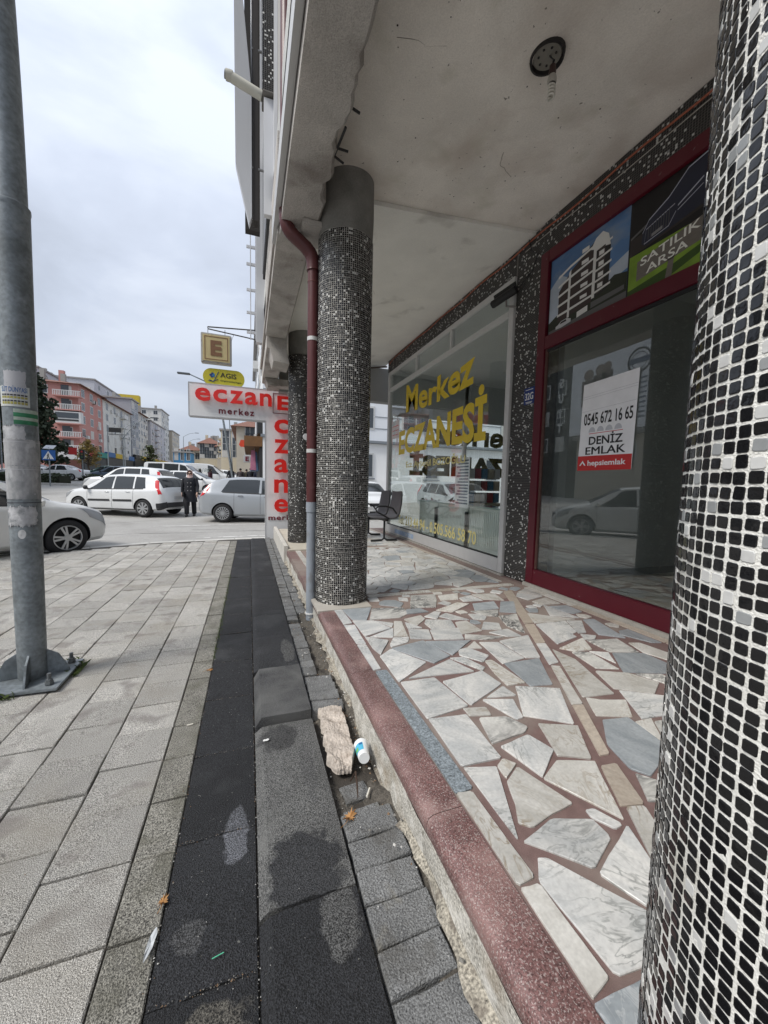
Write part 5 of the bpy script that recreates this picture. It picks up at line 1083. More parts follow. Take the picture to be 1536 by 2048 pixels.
ov=M('stick_round',(.55,.55,.55),.7,.1,60,dirt=[((.25,.26,.27),40,.6,.68,.7)])
m=MB(); zc=zrow(1064); vs=[]
for k in range(20):
    a=2*math.pi*k/20; an=CA+R(-14+14*math.cos(a)); z=zc+.028*math.sin(a); rr=.0722+.0054*z+.001; vs.append((LX+rr*math.cos(an),LY+rr*math.sin(an),z))
m.add(vs,[tuple(range(20))]); m.build('round_sticker',ov,t)
for z in(zrow(1003),zrow(885),zrow(938)): sticker(z,z+.004,-85,85,sk if z<1.2 else p3,0,3,3,'paper_edge')
# ================= CARS =================
cglass=M('car_glass',(.02,.024,.026),.06,spec=.8); tyre_m=M('tyre',(.016,.016,.017),.85,.15,40,coord='obj'); rim_m=M('rim_silver',(.45,.46,.47),.32,metal=.6); trim_m=M('car_trim',(.022,.022,.024),.6)
tail_m=M('tail_red',(.55,.015,.02),.18,spec=.7); head_m=M('head_lamp',(.30,.31,.32),.1,spec=.8); chrome=M('chrome',(.5,.5,.52),.2,metal=.8); platew=M('number_plate_white',(.5,.51,.52),.5)
seam_m=M('seam_dark',(.06,.06,.065),.7)
def wheel_parts(par,x,y,z,r,side,style,copyfrom=None):
    if copyfrom:
        w=inst(copyfrom,par,(x,y,z)); w.rotation_euler=(0,0,0 if side>0 else math.pi)
        for ch in copyfrom.children: inst(ch,w)
        return w
    w=.20; m=MB().lathe([(r*.66,-w/2),(r*.9,-w/2),(r*.985,-w*.38),(r,-w*.25),(r,w*.25),(r*.985,w*.38),(r*.9,w/2),(r*.80,w/2+.006),(r*.66,w/2-.004),(r*.62,w/2-.05),(0,w/2-.06),(0,w/2-.07)],axis='y',n=36)
    t=m.build('wheel',tyre_m,par,smooth=True); t.location=(x,y,z)
    m=MB(); q=w/2
    m.lathe([(r*.68,q-.02),(r*.685,q+.003),(r*.64,q+.004),(r*.62,q-.03)],axis='y',n=36)
    ns={'alloy':5,'cap':8,'multi':16}[style]
    for i in range(ns):
        a=2*math.pi*i/ns
        if style=='alloy':
            for d in(-.17,.17):
                p=lambda rr,o: ((rr*math.cos(a+d*o)),(rr*math.sin(a+d*o)))
                (x0,z0),(x1,z1)=p(r*.10,1.5),p(r*.655,1); ex,ez=-(z1-z0),(x1-x0); l=math.hypot(ex,ez); ex*=r*.045/l; ez*=r*.045/l
                m.poly3([(x0-ex,q-.012,z0-ez),(x1-ex*1.2,q-.006,z1-ez*1.2),(x1+ex*1.2,q-.006,z1+ez*1.2),(x0+ex,q-.012,z0+ez)],(0,.012,0))
        else:
            ww=r*(.085 if style=='cap' else .034); x0,z0,x1,z1=r*.14*math.cos(a),r*.14*math.sin(a),r*.65*math.cos(a),r*.65*math.sin(a); ex,ez=-math.sin(a)*ww,math.cos(a)*ww
            m.poly3([(x0-ex*.8,q-.006,z0-ez*.8),(x1-ex*1.45,q-.004,z1-ez*1.45),(x1+ex*1.45,q-.004,z1+ez*1.45),(x0+ex*.8,q-.006,z0+ez*.8)],(0,.010,0))
    m.lathe([(r*.2,q-.015),(r*.18,q+.006),(0,q+.01)],axis='y',n=18)
    m.build('rim',rim_m,t,smooth=True,ang=30)
    return t
class Car: pass
def make_car(name,label,cat,spec,paint,group='parked cars',detail=True,lamp=None):
    S=spec; Lh=S['L']/2; t=thing(name,label,cat,group=group)
    xs=[Lh*math.sin(math.pi/2*u) for u in np.linspace(-1,1,81)]
    xs=sorted(set([round(x,4) for x in xs]+list(np.round(np.linspace(-Lh*.9,Lh*.9,50),4))))
    def ip(k,x): a=S[k]; return float(np.interp(x,[p[0]*Lh for p in a],[p[1] for p in a]))
    def sm(k,x,h=.06): return (ip(k,x-h)+2*ip(k,x)+ip(k,x+h))/4
    def ring(x):
        top=sm('top',x); belt=min(sm('belt',x),top-.03); lo=sm('lo',x); w=sm('w',x,.03); H=max(p[1] for p in S['top'])
        f=max(0,min(1,(top-belt-.05)/(H-S['beltref']-.05))); wr=w*(.90-(.90-S.get('roofw',.70))*f); mid=lo+.5*(belt-lo)
        P=[(0,lo),(w*.86,lo),(w*.965,lo+.07),(w*.99,lo+.2),(w,mid),(w*.985,belt-.10),(w*.965,belt-.03),(w*.94,belt)]
        rz=top-.05*min(1,(top-belt)/.1)
        P+=[(w*.94+(wr-w*.94)*.5+.012*f,belt+(rz-belt)*.5),(wr,rz),(wr*.93,top-.026),(wr*.66,top-.011),(wr*.33,top-.003),(0,top)]
        return P
    NP=14
    def Pt(x,u,s=1,off=0):
        def q(xx,uu):
            r_=ring(xx); i=max(0,min(NP-2,int(uu))); k=uu-i; return Vector((xx,s*(r_[i][0]+(r_[i+1][0]-r_[i][0])*k),r_[i][1]+(r_[i+1][1]-r_[i][1])*k))
        p=q(x,u)
        if off:
            e=.012; n_=(q(x+e,u)-q(x-e,u)).cross(q(x,min(NP-1,u+.05))-q(x,max(0,u-.05)))
            c=Vector((x*.6,0,.6)); 
            if n_.length>0:
                n_.normalize()
                if n_.dot(p-c)<0: n_=-n_
                p=p+n_*off
        return p
    def patch(nm,mat,cs,s=1,off=.004,nx=8,nu=4,par=t,both=False,label=None,thick=.003):
        m=MB()
        for ss in ((1,-1) if both else (s,)):
            A=[]
            for j in range(nu+1):
                for i in range(nx+1):
                    a=i/nx;b=j/nu; x=(cs[0][0]*(1-a)+cs[1][0]*a)*(1-b)+(cs[3][0]*(1-a)+cs[2][0]*a)*b; u=(cs[0][1]*(1-a)+cs[1][1]*a)*(1-b)+(cs[3][1]*(1-a)+cs[2][1]*a)*b
                    A.append(Pt(x,u,ss,off))
            m.add(A,[(j*(nx+1)+i,j*(nx+1)+i+1,(j+1)*(nx+1)+i+1,(j+1)*(nx+1)+i) for j in range(nu) for i in range(nx)])
        return m.build(nm,mat,par,smooth=True,label=label)
    m=MB(); vs=[]; fs=[]
    n2=2*NP-2
    for x in xs:
        r_=ring(x); row=[(x,y,z) for y,z in r_]+[(x,-y,z) for y,z in reversed(r_[1:-1])]; vs+=row
    for k in range(len(xs)-1):
        for j in range(n2): fs.append((k*n2+j,k*n2+(j+1)%n2,(k+1)*n2+(j+1)%n2,(k+1)*n2+j))
    fs+=[tuple(range(n2)),tuple((len(xs)-1)*n2+j for j in range(n2-1,-1,-1))]
    m.add(vs,fs); body=m.build('body',[paint,trim_m],t)
    wr=S['wr']; wy=max(p[1] for p in S['w'])
    wx=[S['wf']*1.0,S['wb']*1.0]
    cut=MB()
    for x in wx:
        for s in(1,-1): cut.tube([(x,s*(wy-.30),wr),(x,s*(wy+.1),wr)],wr+.045,32)
    co=cut.build('cutter',trim_m); md=body.modifiers.new('b','BOOLEAN'); md.object=co; md.operation='DIFFERENCE'; md.solver='EXACT'
    try: md.material_mode='TRANSFER'
    except Exception: pass
    dg=bpy.context.evaluated_depsgraph_get(); me=bpy.data.meshes.new_from_object(body.evaluated_get(dg)); body.modifiers.clear()
    if len(me.polygons)>500: body.data=me
    bpy.data.objects.remove(co)
    body.data.shade_smooth(); body.data.set_sharp_from_angle(angle=R(34))
    # wheels
    w0=None
    for x in wx:
        for s in(1,-1):
            y=s*(wy-.115)
            if w0 is None: w0=wheel_parts(t,x,y,wr,wr,s,S['rim'])
            else: wheel_parts(t,x,y,wr,wr,s,S['rim'],w0)
    # glass
    G=S['glass']
    for (nm,x0b,x1b,x1t,x0t) in G['side']:
        for s in(1,-1): patch('side_window' if nm!='q' else 'quarter_window',cglass,[(x0b*Lh,7.12),(x1b*Lh,7.12),(x1t*Lh,8.82),(x0t*Lh,8.82)],s,.004,8,6)
    a,b=G['front']; patch('windshield',cglass,[(a*Lh,9.25),(b*Lh,9.25),(b*Lh,13),(a*Lh,13)],1,.005,8,8,both=True)
    if G.get('rear'): a,b=G['rear']; patch('rear_window',cglass,[(a*Lh,9.3),(b*Lh,9.3),(b*Lh,13),(a*Lh,13)],1,.005,8,8,both=True)
    if not detail: return t
    for x in S['seams']:
        for s in(1,-1): patch('door_seam',seam_m,[(x*Lh-.005,2.2),(x*Lh+.005,2.2),(x*Lh+.005,6.9),(x*Lh-.005,6.9)],s,.002,1,14)
    for s in(1,-1):
        patch('sill_trim',S.get('sillm',trim_m),[(wx[1]+wr+.05,1.4),(wx[0]-wr-.05,1.4),(wx[0]-wr-.05,2.1),(wx[1]+wr+.05,2.1)],s,.004,10,2)
        patch('window_trim',trim_m,[(G['trim'][0]*Lh,6.9),(G['trim'][1]*Lh,6.9),(G['trim'][1]*Lh,7.12),(G['trim'][0]*Lh,7.12)],s,.005,14,1)
        for x in S['handles']:
            p=Pt(x*Lh,5.35,s,.0); m=MB().tube([p+Vector((-.075,s*.012,0)),p+Vector((-.05,s*.026,.004)),p+Vector((.05,s*.026,.004)),p+Vector((.075,s*.012,0))],[(.008,.012)]*4,8); m.build('door_handle',S.get('handlem',paint),t,smooth=True)
        hl=S['head']; patch('headlight',head_m,[(x*Lh,u) for x,u in hl],s,.006,10,5)
        tl=S['tail']; patch('tail_light',tail_m,[(x*Lh,u) for x,u in tl],s,.006,8,8)
        mx_=S['mirror']*Lh; p=Pt(mx_,7.2,s,0); m=MB().tube([p+Vector((0,-s*.02,.0)),p+Vector((-.01,s*.06,.03)),p+Vector((-.02,s*.10,.05)),p+Vector((-.02,s*.17,.055)),p+Vector((-.01,s*.20,.05))],[(.02,.02),(.03,.03),(.075,.06),(.07,.055),(.03,.03)],12); m.build('mirror',S.get('mirrorm',paint),t,smooth=True)
        if S.get('mould'):
            for x0,x1 in S['mould']: patch('side_moulding',trim_m,[(x0*Lh,3.75),(x1*Lh,3.75),(x1*Lh,4.1),(x0*Lh,4.1)],s,.012,10,1)
    if S.get('rb'): patch('rear_bumper_trim',trim_m,[(-Lh*1.0,1.2),(-Lh*.86,1.2),(-Lh*.86,3.3),(-Lh*1.0,3.3)],1,.006,8,6,both=True); MB().box((-Lh-.012,-.62,.33),(-Lh+.05,.62,.54)).build('rear_bumper_trim',trim_m,t,bevel=.02)
    z=S.get('pz',.62); MB().box((-Lh-.012,-.26,z),(-Lh+.02,.26,z+.115)).build('number_plate',platew,t); MB().box((Lh-.02,-.26,.38),(Lh+.012,.26,.49)).build('number_plate',platew,t)
    MB().box((Lh-.06,-.36,.52),(Lh+.006,.36,.64)).build('grille',trim_m,t,bevel=.01); MB().box((Lh-.07,-.38,.26),(Lh+.004,.38,.35)).build('lower_grille',trim_m,t,bevel=.01)
    return t
HB=dict(L=4.0,beltref=.93,wr=.305,wf=1.23,wb=-1.24,rim='cap',
 top=[(-1.0,.72),(-.985,.92),(-.955,1.02),(-.90,1.20),(-.83,1.37),(-.74,1.435),(-.45,1.475),(-.1,1.48),(.12,1.44),(.28,1.30),(.545,1.0),(.60,.965),(.78,.90),(.90,.80),(.965,.68),(1.0,.52)],
 belt=[(-1.0,.68),(-.97,.90),(-.9,.985),(-.5,.95),(.1,.915),(.55,.885),(.8,.82),(.93,.72),(1,.48)],
 lo=[(-1,.36),(-.95,.26),(-.7,.20),(.7,.19),(.95,.22),(1,.30)],
 w=[(-1,.60),(-.975,.72),(-.93,.79),(-.8,.83),(-.3,.845),(.4,.845),(.75,.82),(.9,.75),(.965,.64),(1,.48)],
 glass=dict(side=[('f',-.02,.46,.155,-.02),('r',-.42,-.055,-.045,-.40),('q',-.66,-.45,-.43,-.60)],front=(.16,.53),rear=(-.945,-.815),trim=(-.62,.48)),
 seams=[-.035,-.44,.44],handles=[-.34,.06],head=[(.80,5.0),(.965,4.3),(.90,6.6),(.72,6.8)],tail=[(-.955,5.0),(-.90,4.7),(-.80,8.6),(-.865,9.2)],mirror=.44,mould=[(-.42,-.06),(.0,.42)],rb=True,mirrorm=trim_m)
wpaint=M('paint_white',(.66,.67,.67),.28,.03,2,coat=.5,coord='obj',dirt=[((.5,.49,.46),1.4,.5,.8,.4)]); spaint=M('paint_silver',(.36,.38,.40),.3,.05,1,metal=.25,coat=.4,coord='obj'); wpaint2=M('paint_cream',(.66,.66,.64),.3,.04,2,coat=.5,coord='obj',dirt=[((.42,.40,.36),1.4,.5,.8,.5)])
gpaint=M('paint_grey',(.12,.13,.14),.3,coat=.5); grpaint=M('paint_green',(.015,.07,.06),.3,coat=.5); bpaint=M('paint_blue',(.10,.13,.17),.3,coat=.5); dpaint=M('paint_dark',(.02,.022,.025),.3,coat=.5)
def place(o,x,y,head,z=None):
    o.location=(x,y,road_z(x,y)+.003 if z is None else z)
    # follow the slope of the road
    g=road_z(x,y+1.5)-road_z(x,y-1.5); s=g/3; h=R(head); o.rotation_euler=(0,-math.asin(s*math.sin(h)),h)
# near white hatchback
PO=dict(HB); PO.update(L=4.02,rim='alloy',rb=False,mould=None,wr=.318,wf=1.26,wb=-1.22,tail=[(-.99,4.9),(-.90,4.9),(-.88,6.6),(-.965,6.7)],mirrorm=wpaint2,sillm=wpaint2,
 head=[(.80,4.75),(.975,4.35),(.93,6.35),(.70,6.9)],w=[(-1,.60),(-.975,.72),(-.93,.79),(-.8,.83),(-.3,.845),(.4,.845),(.78,.83),(.92,.76),(.975,.66),(1,.52)])
c=make_car('parked_car','cream white hatchback with five spoke alloy wheels, nearest at the pavement corner','car',PO,wpaint2); place(c,-4.50,7.83,44,-.10); near_car=c
c=make_car('parked_car','white hatchback with red upright tail lights and black side mouldings','car',HB,wpaint); place(c,-4.18,16.25,153)
PU=dict(HB); PU.update(L=4.03,top=[(-1.0,.72),(-.985,.92),(-.95,1.03),(-.88,1.17),(-.79,1.32),(-.66,1.42),(-.40,1.485),(-.1,1.49),(.12,1.44),(.28,1.30),(.545,1.0),(.60,.965),(.78,.90),(.90,.80),(.965,.68),(1.0,.52)],rim='multi',rb=False,mould=None,wr=.30,handlem=trim_m,sillm=spaint,tail=[(-.955,5.2),(-.90,5.0),(-.80,8.9),(-.865,9.3)],
 glass=dict(side=[('f',-.02,.46,.155,-.02),('r',-.64,-.06,-.05,-.53)],front=(.16,.53),rear=(-.945,-.815),trim=(-.62,.48)))
c=make_car('parked_car','silver hatchback partly behind the upright of the pharmacy sign','car',PU,spaint); place(c,.55,13.75,-10)
SU=dict(HB); SU.update(L=4.5,beltref=1.02,wr=.35,wf=1.35,wb=-1.32,rim='alloy',rb=True,mould=None,
 top=[(-1.0,.85),(-.985,1.05),(-.95,1.15),(-.88,1.4),(-.80,1.56),(-.7,1.62),(-.4,1.66),(-.1,1.66),(.08,1.62),(.22,1.5),(.44,1.14),(.50,1.10),(.78,1.03),(.92,.93),(.97,.78),(1.0,.6)],
 belt=[(-1.0,.8),(-.95,1.08),(-.5,1.06),(.1,1.02),(.5,1.0),(.8,.95),(.93,.84),(1,.55)],w=[(p[0],p[1]*1.07) for p in HB['w']])
c=make_car('parked_car','white tall crossover behind the white hatchback with red tail lights','car',SU,wpaint); place(c,-6.35,25.2,164)
CU=dict(HB); CU.update(L=4.3,rim='alloy',rb=False,mould=None,sillm=wpaint)
c1=make_car('parked_car','white hatchback parked just behind the woman in the black coat','car',CU,wpaint); place(c1,-3.5,27.6,-14)
VA=dict(SU); VA.update(L=4.9,beltref=1.15,roofw=.86,wr=.33,wf=1.55,wb=-1.5,rim='cap',rb=False,
 top=[(-1.0,1.0),(-.99,1.6),(-.97,1.9),(-.9,1.97),(-.3,1.99),(.1,1.97),(.28,1.85),(.62,1.2),(.68,1.13),(.86,1.0),(.96,.85),(1,.6)],belt=[(-1,.98),(-.97,1.2),(.1,1.15),(.62,1.05),(.86,.93),(.96,.8),(1,.55)],
 glass=dict(side=[('f',.12,.52,.30,.12)],front=(.30,.60),trim=(.1,.5)),seams=[.08,.5,-.4],handles=[.16,-.3],tail=[(-.99,4.9),(-.96,4.9),(-.95,6.8),(-.985,6.8)])
c=make_car('panel_van','long white panel van with faint cursive lettering behind the parked cars','van',VA,wpaint,group='parked vans'); place(c,-3.6,36.8,-4); van=c
v_=text('lettering','Güzellik 1881',M('van_ink',(.25,.30,.30),.6),van,(-1.6,-.96,1.25),(1,0,0),(0,0,1),2.2,.3,ext=.004,shear=.3)
MV=dict(VA); MV.update(L=4.6,glass=dict(side=[('f',.12,.52,.30,.12),('r',-.35,.06,.08,-.35),('q',-.85,-.4,-.4,-.82)],front=(.30,.60),trim=(-.8,.5)))
c2=make_car('panel_van','white minivan with long dark side windows behind the white hatchbacks','van',MV,wpaint,group='parked vans'); place(c2,-5.0,32.6,-10)
# further cars: copies with their own paint
def dupcar(src,x,y,h,paint,label):
    c=copy_tree(src,label=label); place(c,x,y,h)
    for ch in c.children:
        if ch.type=='MESH' and ch.name.startswith('body'):
            ch.data=ch.data.copy(); ch.data.materials[0]=paint
    return c
SD=dict(HB); SD.update(L=4.4,rim='cap',rb=False,mould=None,wf=1.35,wb=-1.3,
 top=[(-1,.75),(-.98,.98),(-.93,1.02),(-.68,1.06),(-.60,1.12),(-.36,1.38),(-.2,1.43),(.05,1.43),(.2,1.32),(.46,1.0),(.52,.96),(.8,.88),(.93,.76),(1,.5)],
 glass=dict(side=[('f',-.0,.40,.14,-.0),('r',-.44,-.04,-.04,-.32)],front=(.15,.44),rear=(-.6,-.38),trim=(-.5,.42)))
sd=make_car('parked_car','white sedan beyond the hedge near the crossing sign','car',SD,wpaint); place(sd,-16.6,43.5,172)
dupcar(sd,-19.5,45,168,wpaint,'white sedan with open looking dark doors just right of the lamp post')
dupcar(c1,-24.3,42.5,170,wpaint,'white car seen at the far left edge beyond the near hatchback')
dupcar(sd,-13.6,46,168,grpaint,'dark green car beyond the hedge')
dupcar(c1,-11.4,41.0,165,bpaint,'grey blue hatchback beyond the hedge, right of the dark green car')
dupcar(sd,-11.2,49,165,grpaint,'green sedan beyond the white crossover')
dupcar(sd,-9.4,56,100,bpaint,'blue grey car far down the street')
dupcar(c1,-2.0,39,-20,wpaint,'small white hatchback in front of the group of people')
dupcar(sd,-6,60,95,dpaint,'dark car far down the street')
dupcar(sd,4.6,15.6,-90,wpaint,'white car in the side street seen past the waiting bench')
dupcar(c1,9.0,15.8,-88,spaint,'silver car in the side street seen through the pharmacy glass')
# ================= PEOPLE =================
skin=M('skin',(.50,.32,.24),.6)
def person(label,x,y,face,coat,trous,cover,h=1.66,phase=1,scarf=False,glasses=False,bag=None,paper=False,z=None,coatlen=.62,group='people on the street'):
    s=h/1.7; t=thing('person',label,'person',group=group)
    ph=phase; sh=[(-1,'l'),(1,'r')]
    V=[];E=[];Rr=[]
    def v(p,r_,par=None):
        V.append(tuple(c*s for c in p)); Rr.append(r_*s); 
        if par is not None: E.append((par,len(V)-1))
        return len(V)-1
    pel=v((0,0,.93),.12); sp=v((0,0,1.12),.115,pel); ch=v((0,0,1.32),.125,sp); nk=v((0,.0,1.46),.052,ch); hb=v((0,.01,1.54),.070,nk); hc=v((0,.015,1.60),.088,hb); ht=v((0,.0,1.665),.06,hc); ns=v((0,.095,1.575),.016,hc)
    armP={}
    for sx,_ in sh:
        hp=v((sx*.09,0,.88),.095,pel); kn=v((sx*.10,.09*ph*sx+.02,.50),.062,hp); an=v((sx*.10,.13*ph*sx-.03,.09),.042,kn); he=v((sx*.10,.13*ph*sx+.02,.045),.042,an); to=v((sx*.11,.13*ph*sx+.15,.035),.03,he)
        s1=v((sx*.17,0,1.40),.062,ch); el=v((sx*.245,-.06*ph*sx*.6-.01,1.13),.044,s1); wr=v((sx*.255,-.10*ph*sx+.09,.89),.030,el); pa=v((sx*.255,-.10*ph*sx+.11,.83),.034,wr); armP[sx]=[(sx*.17,0,1.41),(sx*.245,-.06*ph*sx*.6-.01,1.13),(sx*.256,-.10*ph*sx+.085,.90)]
        for k,(dx,l) in enumerate(((-.028,.070),(-.010,.082),(.010,.078),(.028,.062))):
            a_=v((sx*.255+dx*.3,-.10*ph*sx+.115+dx,.79),.0095,pa); v((sx*.25+dx*.3,-.10*ph*sx+.125+dx,.79-l*.6),.0085,a_); v((sx*.24,-.10*ph*sx+.13+dx,.79-l),.007,len(V)-1)
        th=v((sx*.235,-.10*ph*sx+.15,.835),.011,pa); v((sx*.225,-.10*ph*sx+.175,.80),.009,th)
    me=bpy.data.meshes.new('body'); me.from_pydata(V,E,[]); b=link(bpy.data.objects.new('body',me),t)
    md=b.modifiers.new('s','SKIN'); b2=b.modifiers.new('u','SUBSURF'); b2.levels=1; b2.render_levels=1
    for i,sv_ in enumerate(me.skin_vertices[0].data): sv_.radius=(Rr[i],Rr[i]); sv_.use_root=(i==0)
    dg=bpy.context.evaluated_depsgraph_get(); m2=bpy.data.meshes.new_from_object(b.evaluated_get(dg)); b.modifiers.clear(); b.data=m2; m2.materials.clear(); m2.materials.append(skin); m2.shade_smooth()
    # coat
    r0=.93-coatlen*.62; m=MB()
    prof=[(r0,.235,.185),(r0+.12,.22,.175),(.93,.205,.165),(1.08,.18,.15),(1.2,.185,.155),(1.33,.205,.155),(1.42,.19,.125),(1.465,.09,.075)]
    m.tube([(0,0,z_*s) for z_,_,_ in prof],[(a_*s,b_*s) for z_,a_,b_ in prof],20,caps=True)
    for sx in(-1,1): m.tube([Vector(p)*s for p in armP[sx]],[.078*s,.060*s,.048*s],10)
    m.build('coat',coat,t,smooth=True)
    m=MB()
    for sx in(-1,1):
        m.tube([Vector(p)*s for p in ((sx*.09,0,.90),(sx*.10,.09*ph*sx+.02,.50),(sx*.10,.13*ph*sx-.03,.10))],[.11*s,.085*s,.075*s],10)
    m.build('trousers',trous,t,smooth=True)
    for sx in(-1,1):
        y_=.13*ph*sx; MB().tube([Vector(p)*s for p in((sx*.10,y_-.06,.045),(sx*.10,y_,.05),(sx*.105,y_+.10,.04),(sx*.11,y_+.17,.032))],[.04*s,.048*s,.045*s,.028*s],10).build('shoe',trim_m,t,smooth=True)
    # head cover / hair
    m=MB(); vs=[];nu,nv=16,12
    for j in range(nv+1):
        for i in range(nu+1):
            a=R(125 if scarf else 150)*(2*i/nu-1)-math.pi/2; e_=R(-60 if scarf else -25)+R(150 if scarf else 115)*j/nv
            rr=.112 if scarf else .103; vs.append((rr*math.cos(e_)*math.cos(a)*.92*s,(.002+rr*math.cos(e_)*math.sin(a)*1.05)*s,(1.60+rr*1.12*math.sin(e_))*s))
    m.add(vs,[(j*(nu+1)+i,j*(nu+1)+i+1,(j+1)*(nu+1)+i+1,(j+1)*(nu+1)+i) for j in range(nv) for i in range(nu)])
    if scarf: m.tube([(0,0,1.40*s),(0,.01*s,1.46*s),(0,.01*s,1.53*s)],[(.155*s,.13*s),(.10*s,.095*s),(.085*s,.085*s)],14)
    m.build('headscarf' if scarf else 'hair',cover,t,smooth=True)
    if glasses:
        m=MB()
        for sx in(-1,1): m.tube([(sx*.035*s,.098*s,1.605*s),(sx*.035*s,.108*s,1.605*s)],[(.024*s,.028*s)]*2,10)
        m.box((-.02*s,.10*s,1.60*s),(.02*s,.106*s,1.612*s)); m.build('sunglasses',black_m,t)
    MB().tube([(-.022*s,.096*s,1.545*s),(.022*s,.096*s,1.545*s)],.006*s,6).build('mouth',M('lips',(.3,.09,.08),.6),t)
    t.location=(x,y,road_z(x,y) if z is None else z); t.rotation_euler=(0,0,R(face)); return t
bc=M('cloth_black',(.012,.013,.018),.85,.2,20); bt=M('cloth_black2',(.014,.014,.017),.9); hs=M('scarf_rose',(.50,.36,.33),.8,.2,60,coord='obj')
lady=person('woman in a long black coat, rose headscarf and sunglasses walking across the road',-2.02,15.3,178,bc,bt,hs,1.66,1,True,True)
for z in (1.22,1.08,.94):
    for x in(-.05,.05): MB().lathe([(0,.012),(.014,.008),(.014,0)],c=(x,.150+.012*(1.2-z),z),axis='y',n=10).build('coat_button',M('button_grey',(.35,.34,.33),.4),lady,smooth=True)
lady.scale=(1.05,1.04,1.0)
q=thing('handbag','black handbag held by the woman in the black coat','bag',(-2.02,15.3,road_z(-2,15.3))); q.rotation_euler=(0,0,R(178))
MB().box((.16,.04,.72),(.22,.28,.90)).build('bag_body',black_m,q,bevel=.02); MB().tube([(.25,.06,.88),(.27,.1,1.0),(.25,.15,1.04),(.24,.2,.98),(.22,.24,.88)],.008,6).build('bag_strap',black_m,q)
q=thing('paper_sheet','white paper sheet held by the woman in the black coat','paper',(-2.02,15.3,road_z(-2,15.3))); q.rotation_euler=(0,0,R(178))
q2=MB().poly3([(-.27,.20,.80),(-.40,.26,.74),(-.42,.22,.58),(-.29,.16,.64)],(.002,.004,0)).build('sheet',M('sheet_lilac',(.5,.5,.62),.7),q)
c2_=M('cloth_maroon',(.05,.012,.02),.9); c3=M('cloth_navy',(.012,.018,.04),.9); c4=M('cloth_olive',(.05,.045,.03),.9); c5=M('cloth_grey',(.07,.06,.06),.9); hk=M('hair_dark',(.015,.012,.01),.8); hg=M('scarf_dark',(.02,.022,.02),.9)
person('woman in dark clothes and dark headscarf beside the white van, left of her companion',-3.25,29.6,-90,bc,bt,hg,1.62,1,True)
person('woman in a maroon coat walking beside the white van, right of her companion',-2.62,29.8,-95,c2_,bt,hg,1.64,-1,True)
person('man in a grey jacket at the left end of the group by the shops',-.65,32.5,10,c5,bt,hk,1.72,1,coatlen=.2)
person('thin person in a brown coat, second from left in the group by the shops',-.2,33.3,5,c4,bt,hk,1.66,-1,coatlen=.3)
person('man in a black puffer jacket in the middle of the group by the shops',.12,32.0,-5,bc,bt,hk,1.78,1,coatlen=.2)
person('person in a navy jacket at the right end of the group by the shops',.62,31.2,8,c3,bt,hk,1.74,-1,coatlen=.2)
person('man in dark clothes standing by the small white hatchback',-1.45,34.5,30,bc,bt,hk,1.75,1,coatlen=.2)
# ================= FAR BUILDINGS =================
wfm=M('win_frame',(.55,.55,.54),.6); wgl=M('win_glass',(.06,.07,.08),.15); wcur=M('win_shutter',(.5,.49,.46),.7)
_wc={}
def win(par,p,w,h,face,frame=wfm,glass=wgl):
    k=(round(w,2),round(h,2),face,frame.name,glass.name)
    if k in _wc and 1:
        a,b=_wc[k]; o=inst(a,par,p); inst(b,o); return o
    f=MB(); g=MB(); t_=.12
    if face=='x': f.box((-.04,-w/2,-h/2),(.03,w/2,h/2)); g.box((.03,-w/2+t_,-h/2+t_),(.045,-.04,h/2-t_)); g.box((.03,.04,-h/2+t_),(.045,w/2-t_,h/2-t_))
    else: f.box((-w/2,-.03,-h/2),(w/2,.04,h/2)); g.box((-w/2+t_,-.045,-h/2+t_),(-.04,-.03,h/2-t_)); g.box((.04,-.045,-h/2+t_),(w/2-t_,-.03,h/2-t_))
    OO=OFF[par.name]; OFF[par.name]=Vector((0,0,0)); a=f.build('window',frame,par); OFF[par.name]=OO; a.location=p; b=g.build('pane',glass,a); _wc[k]=(a,b); return a
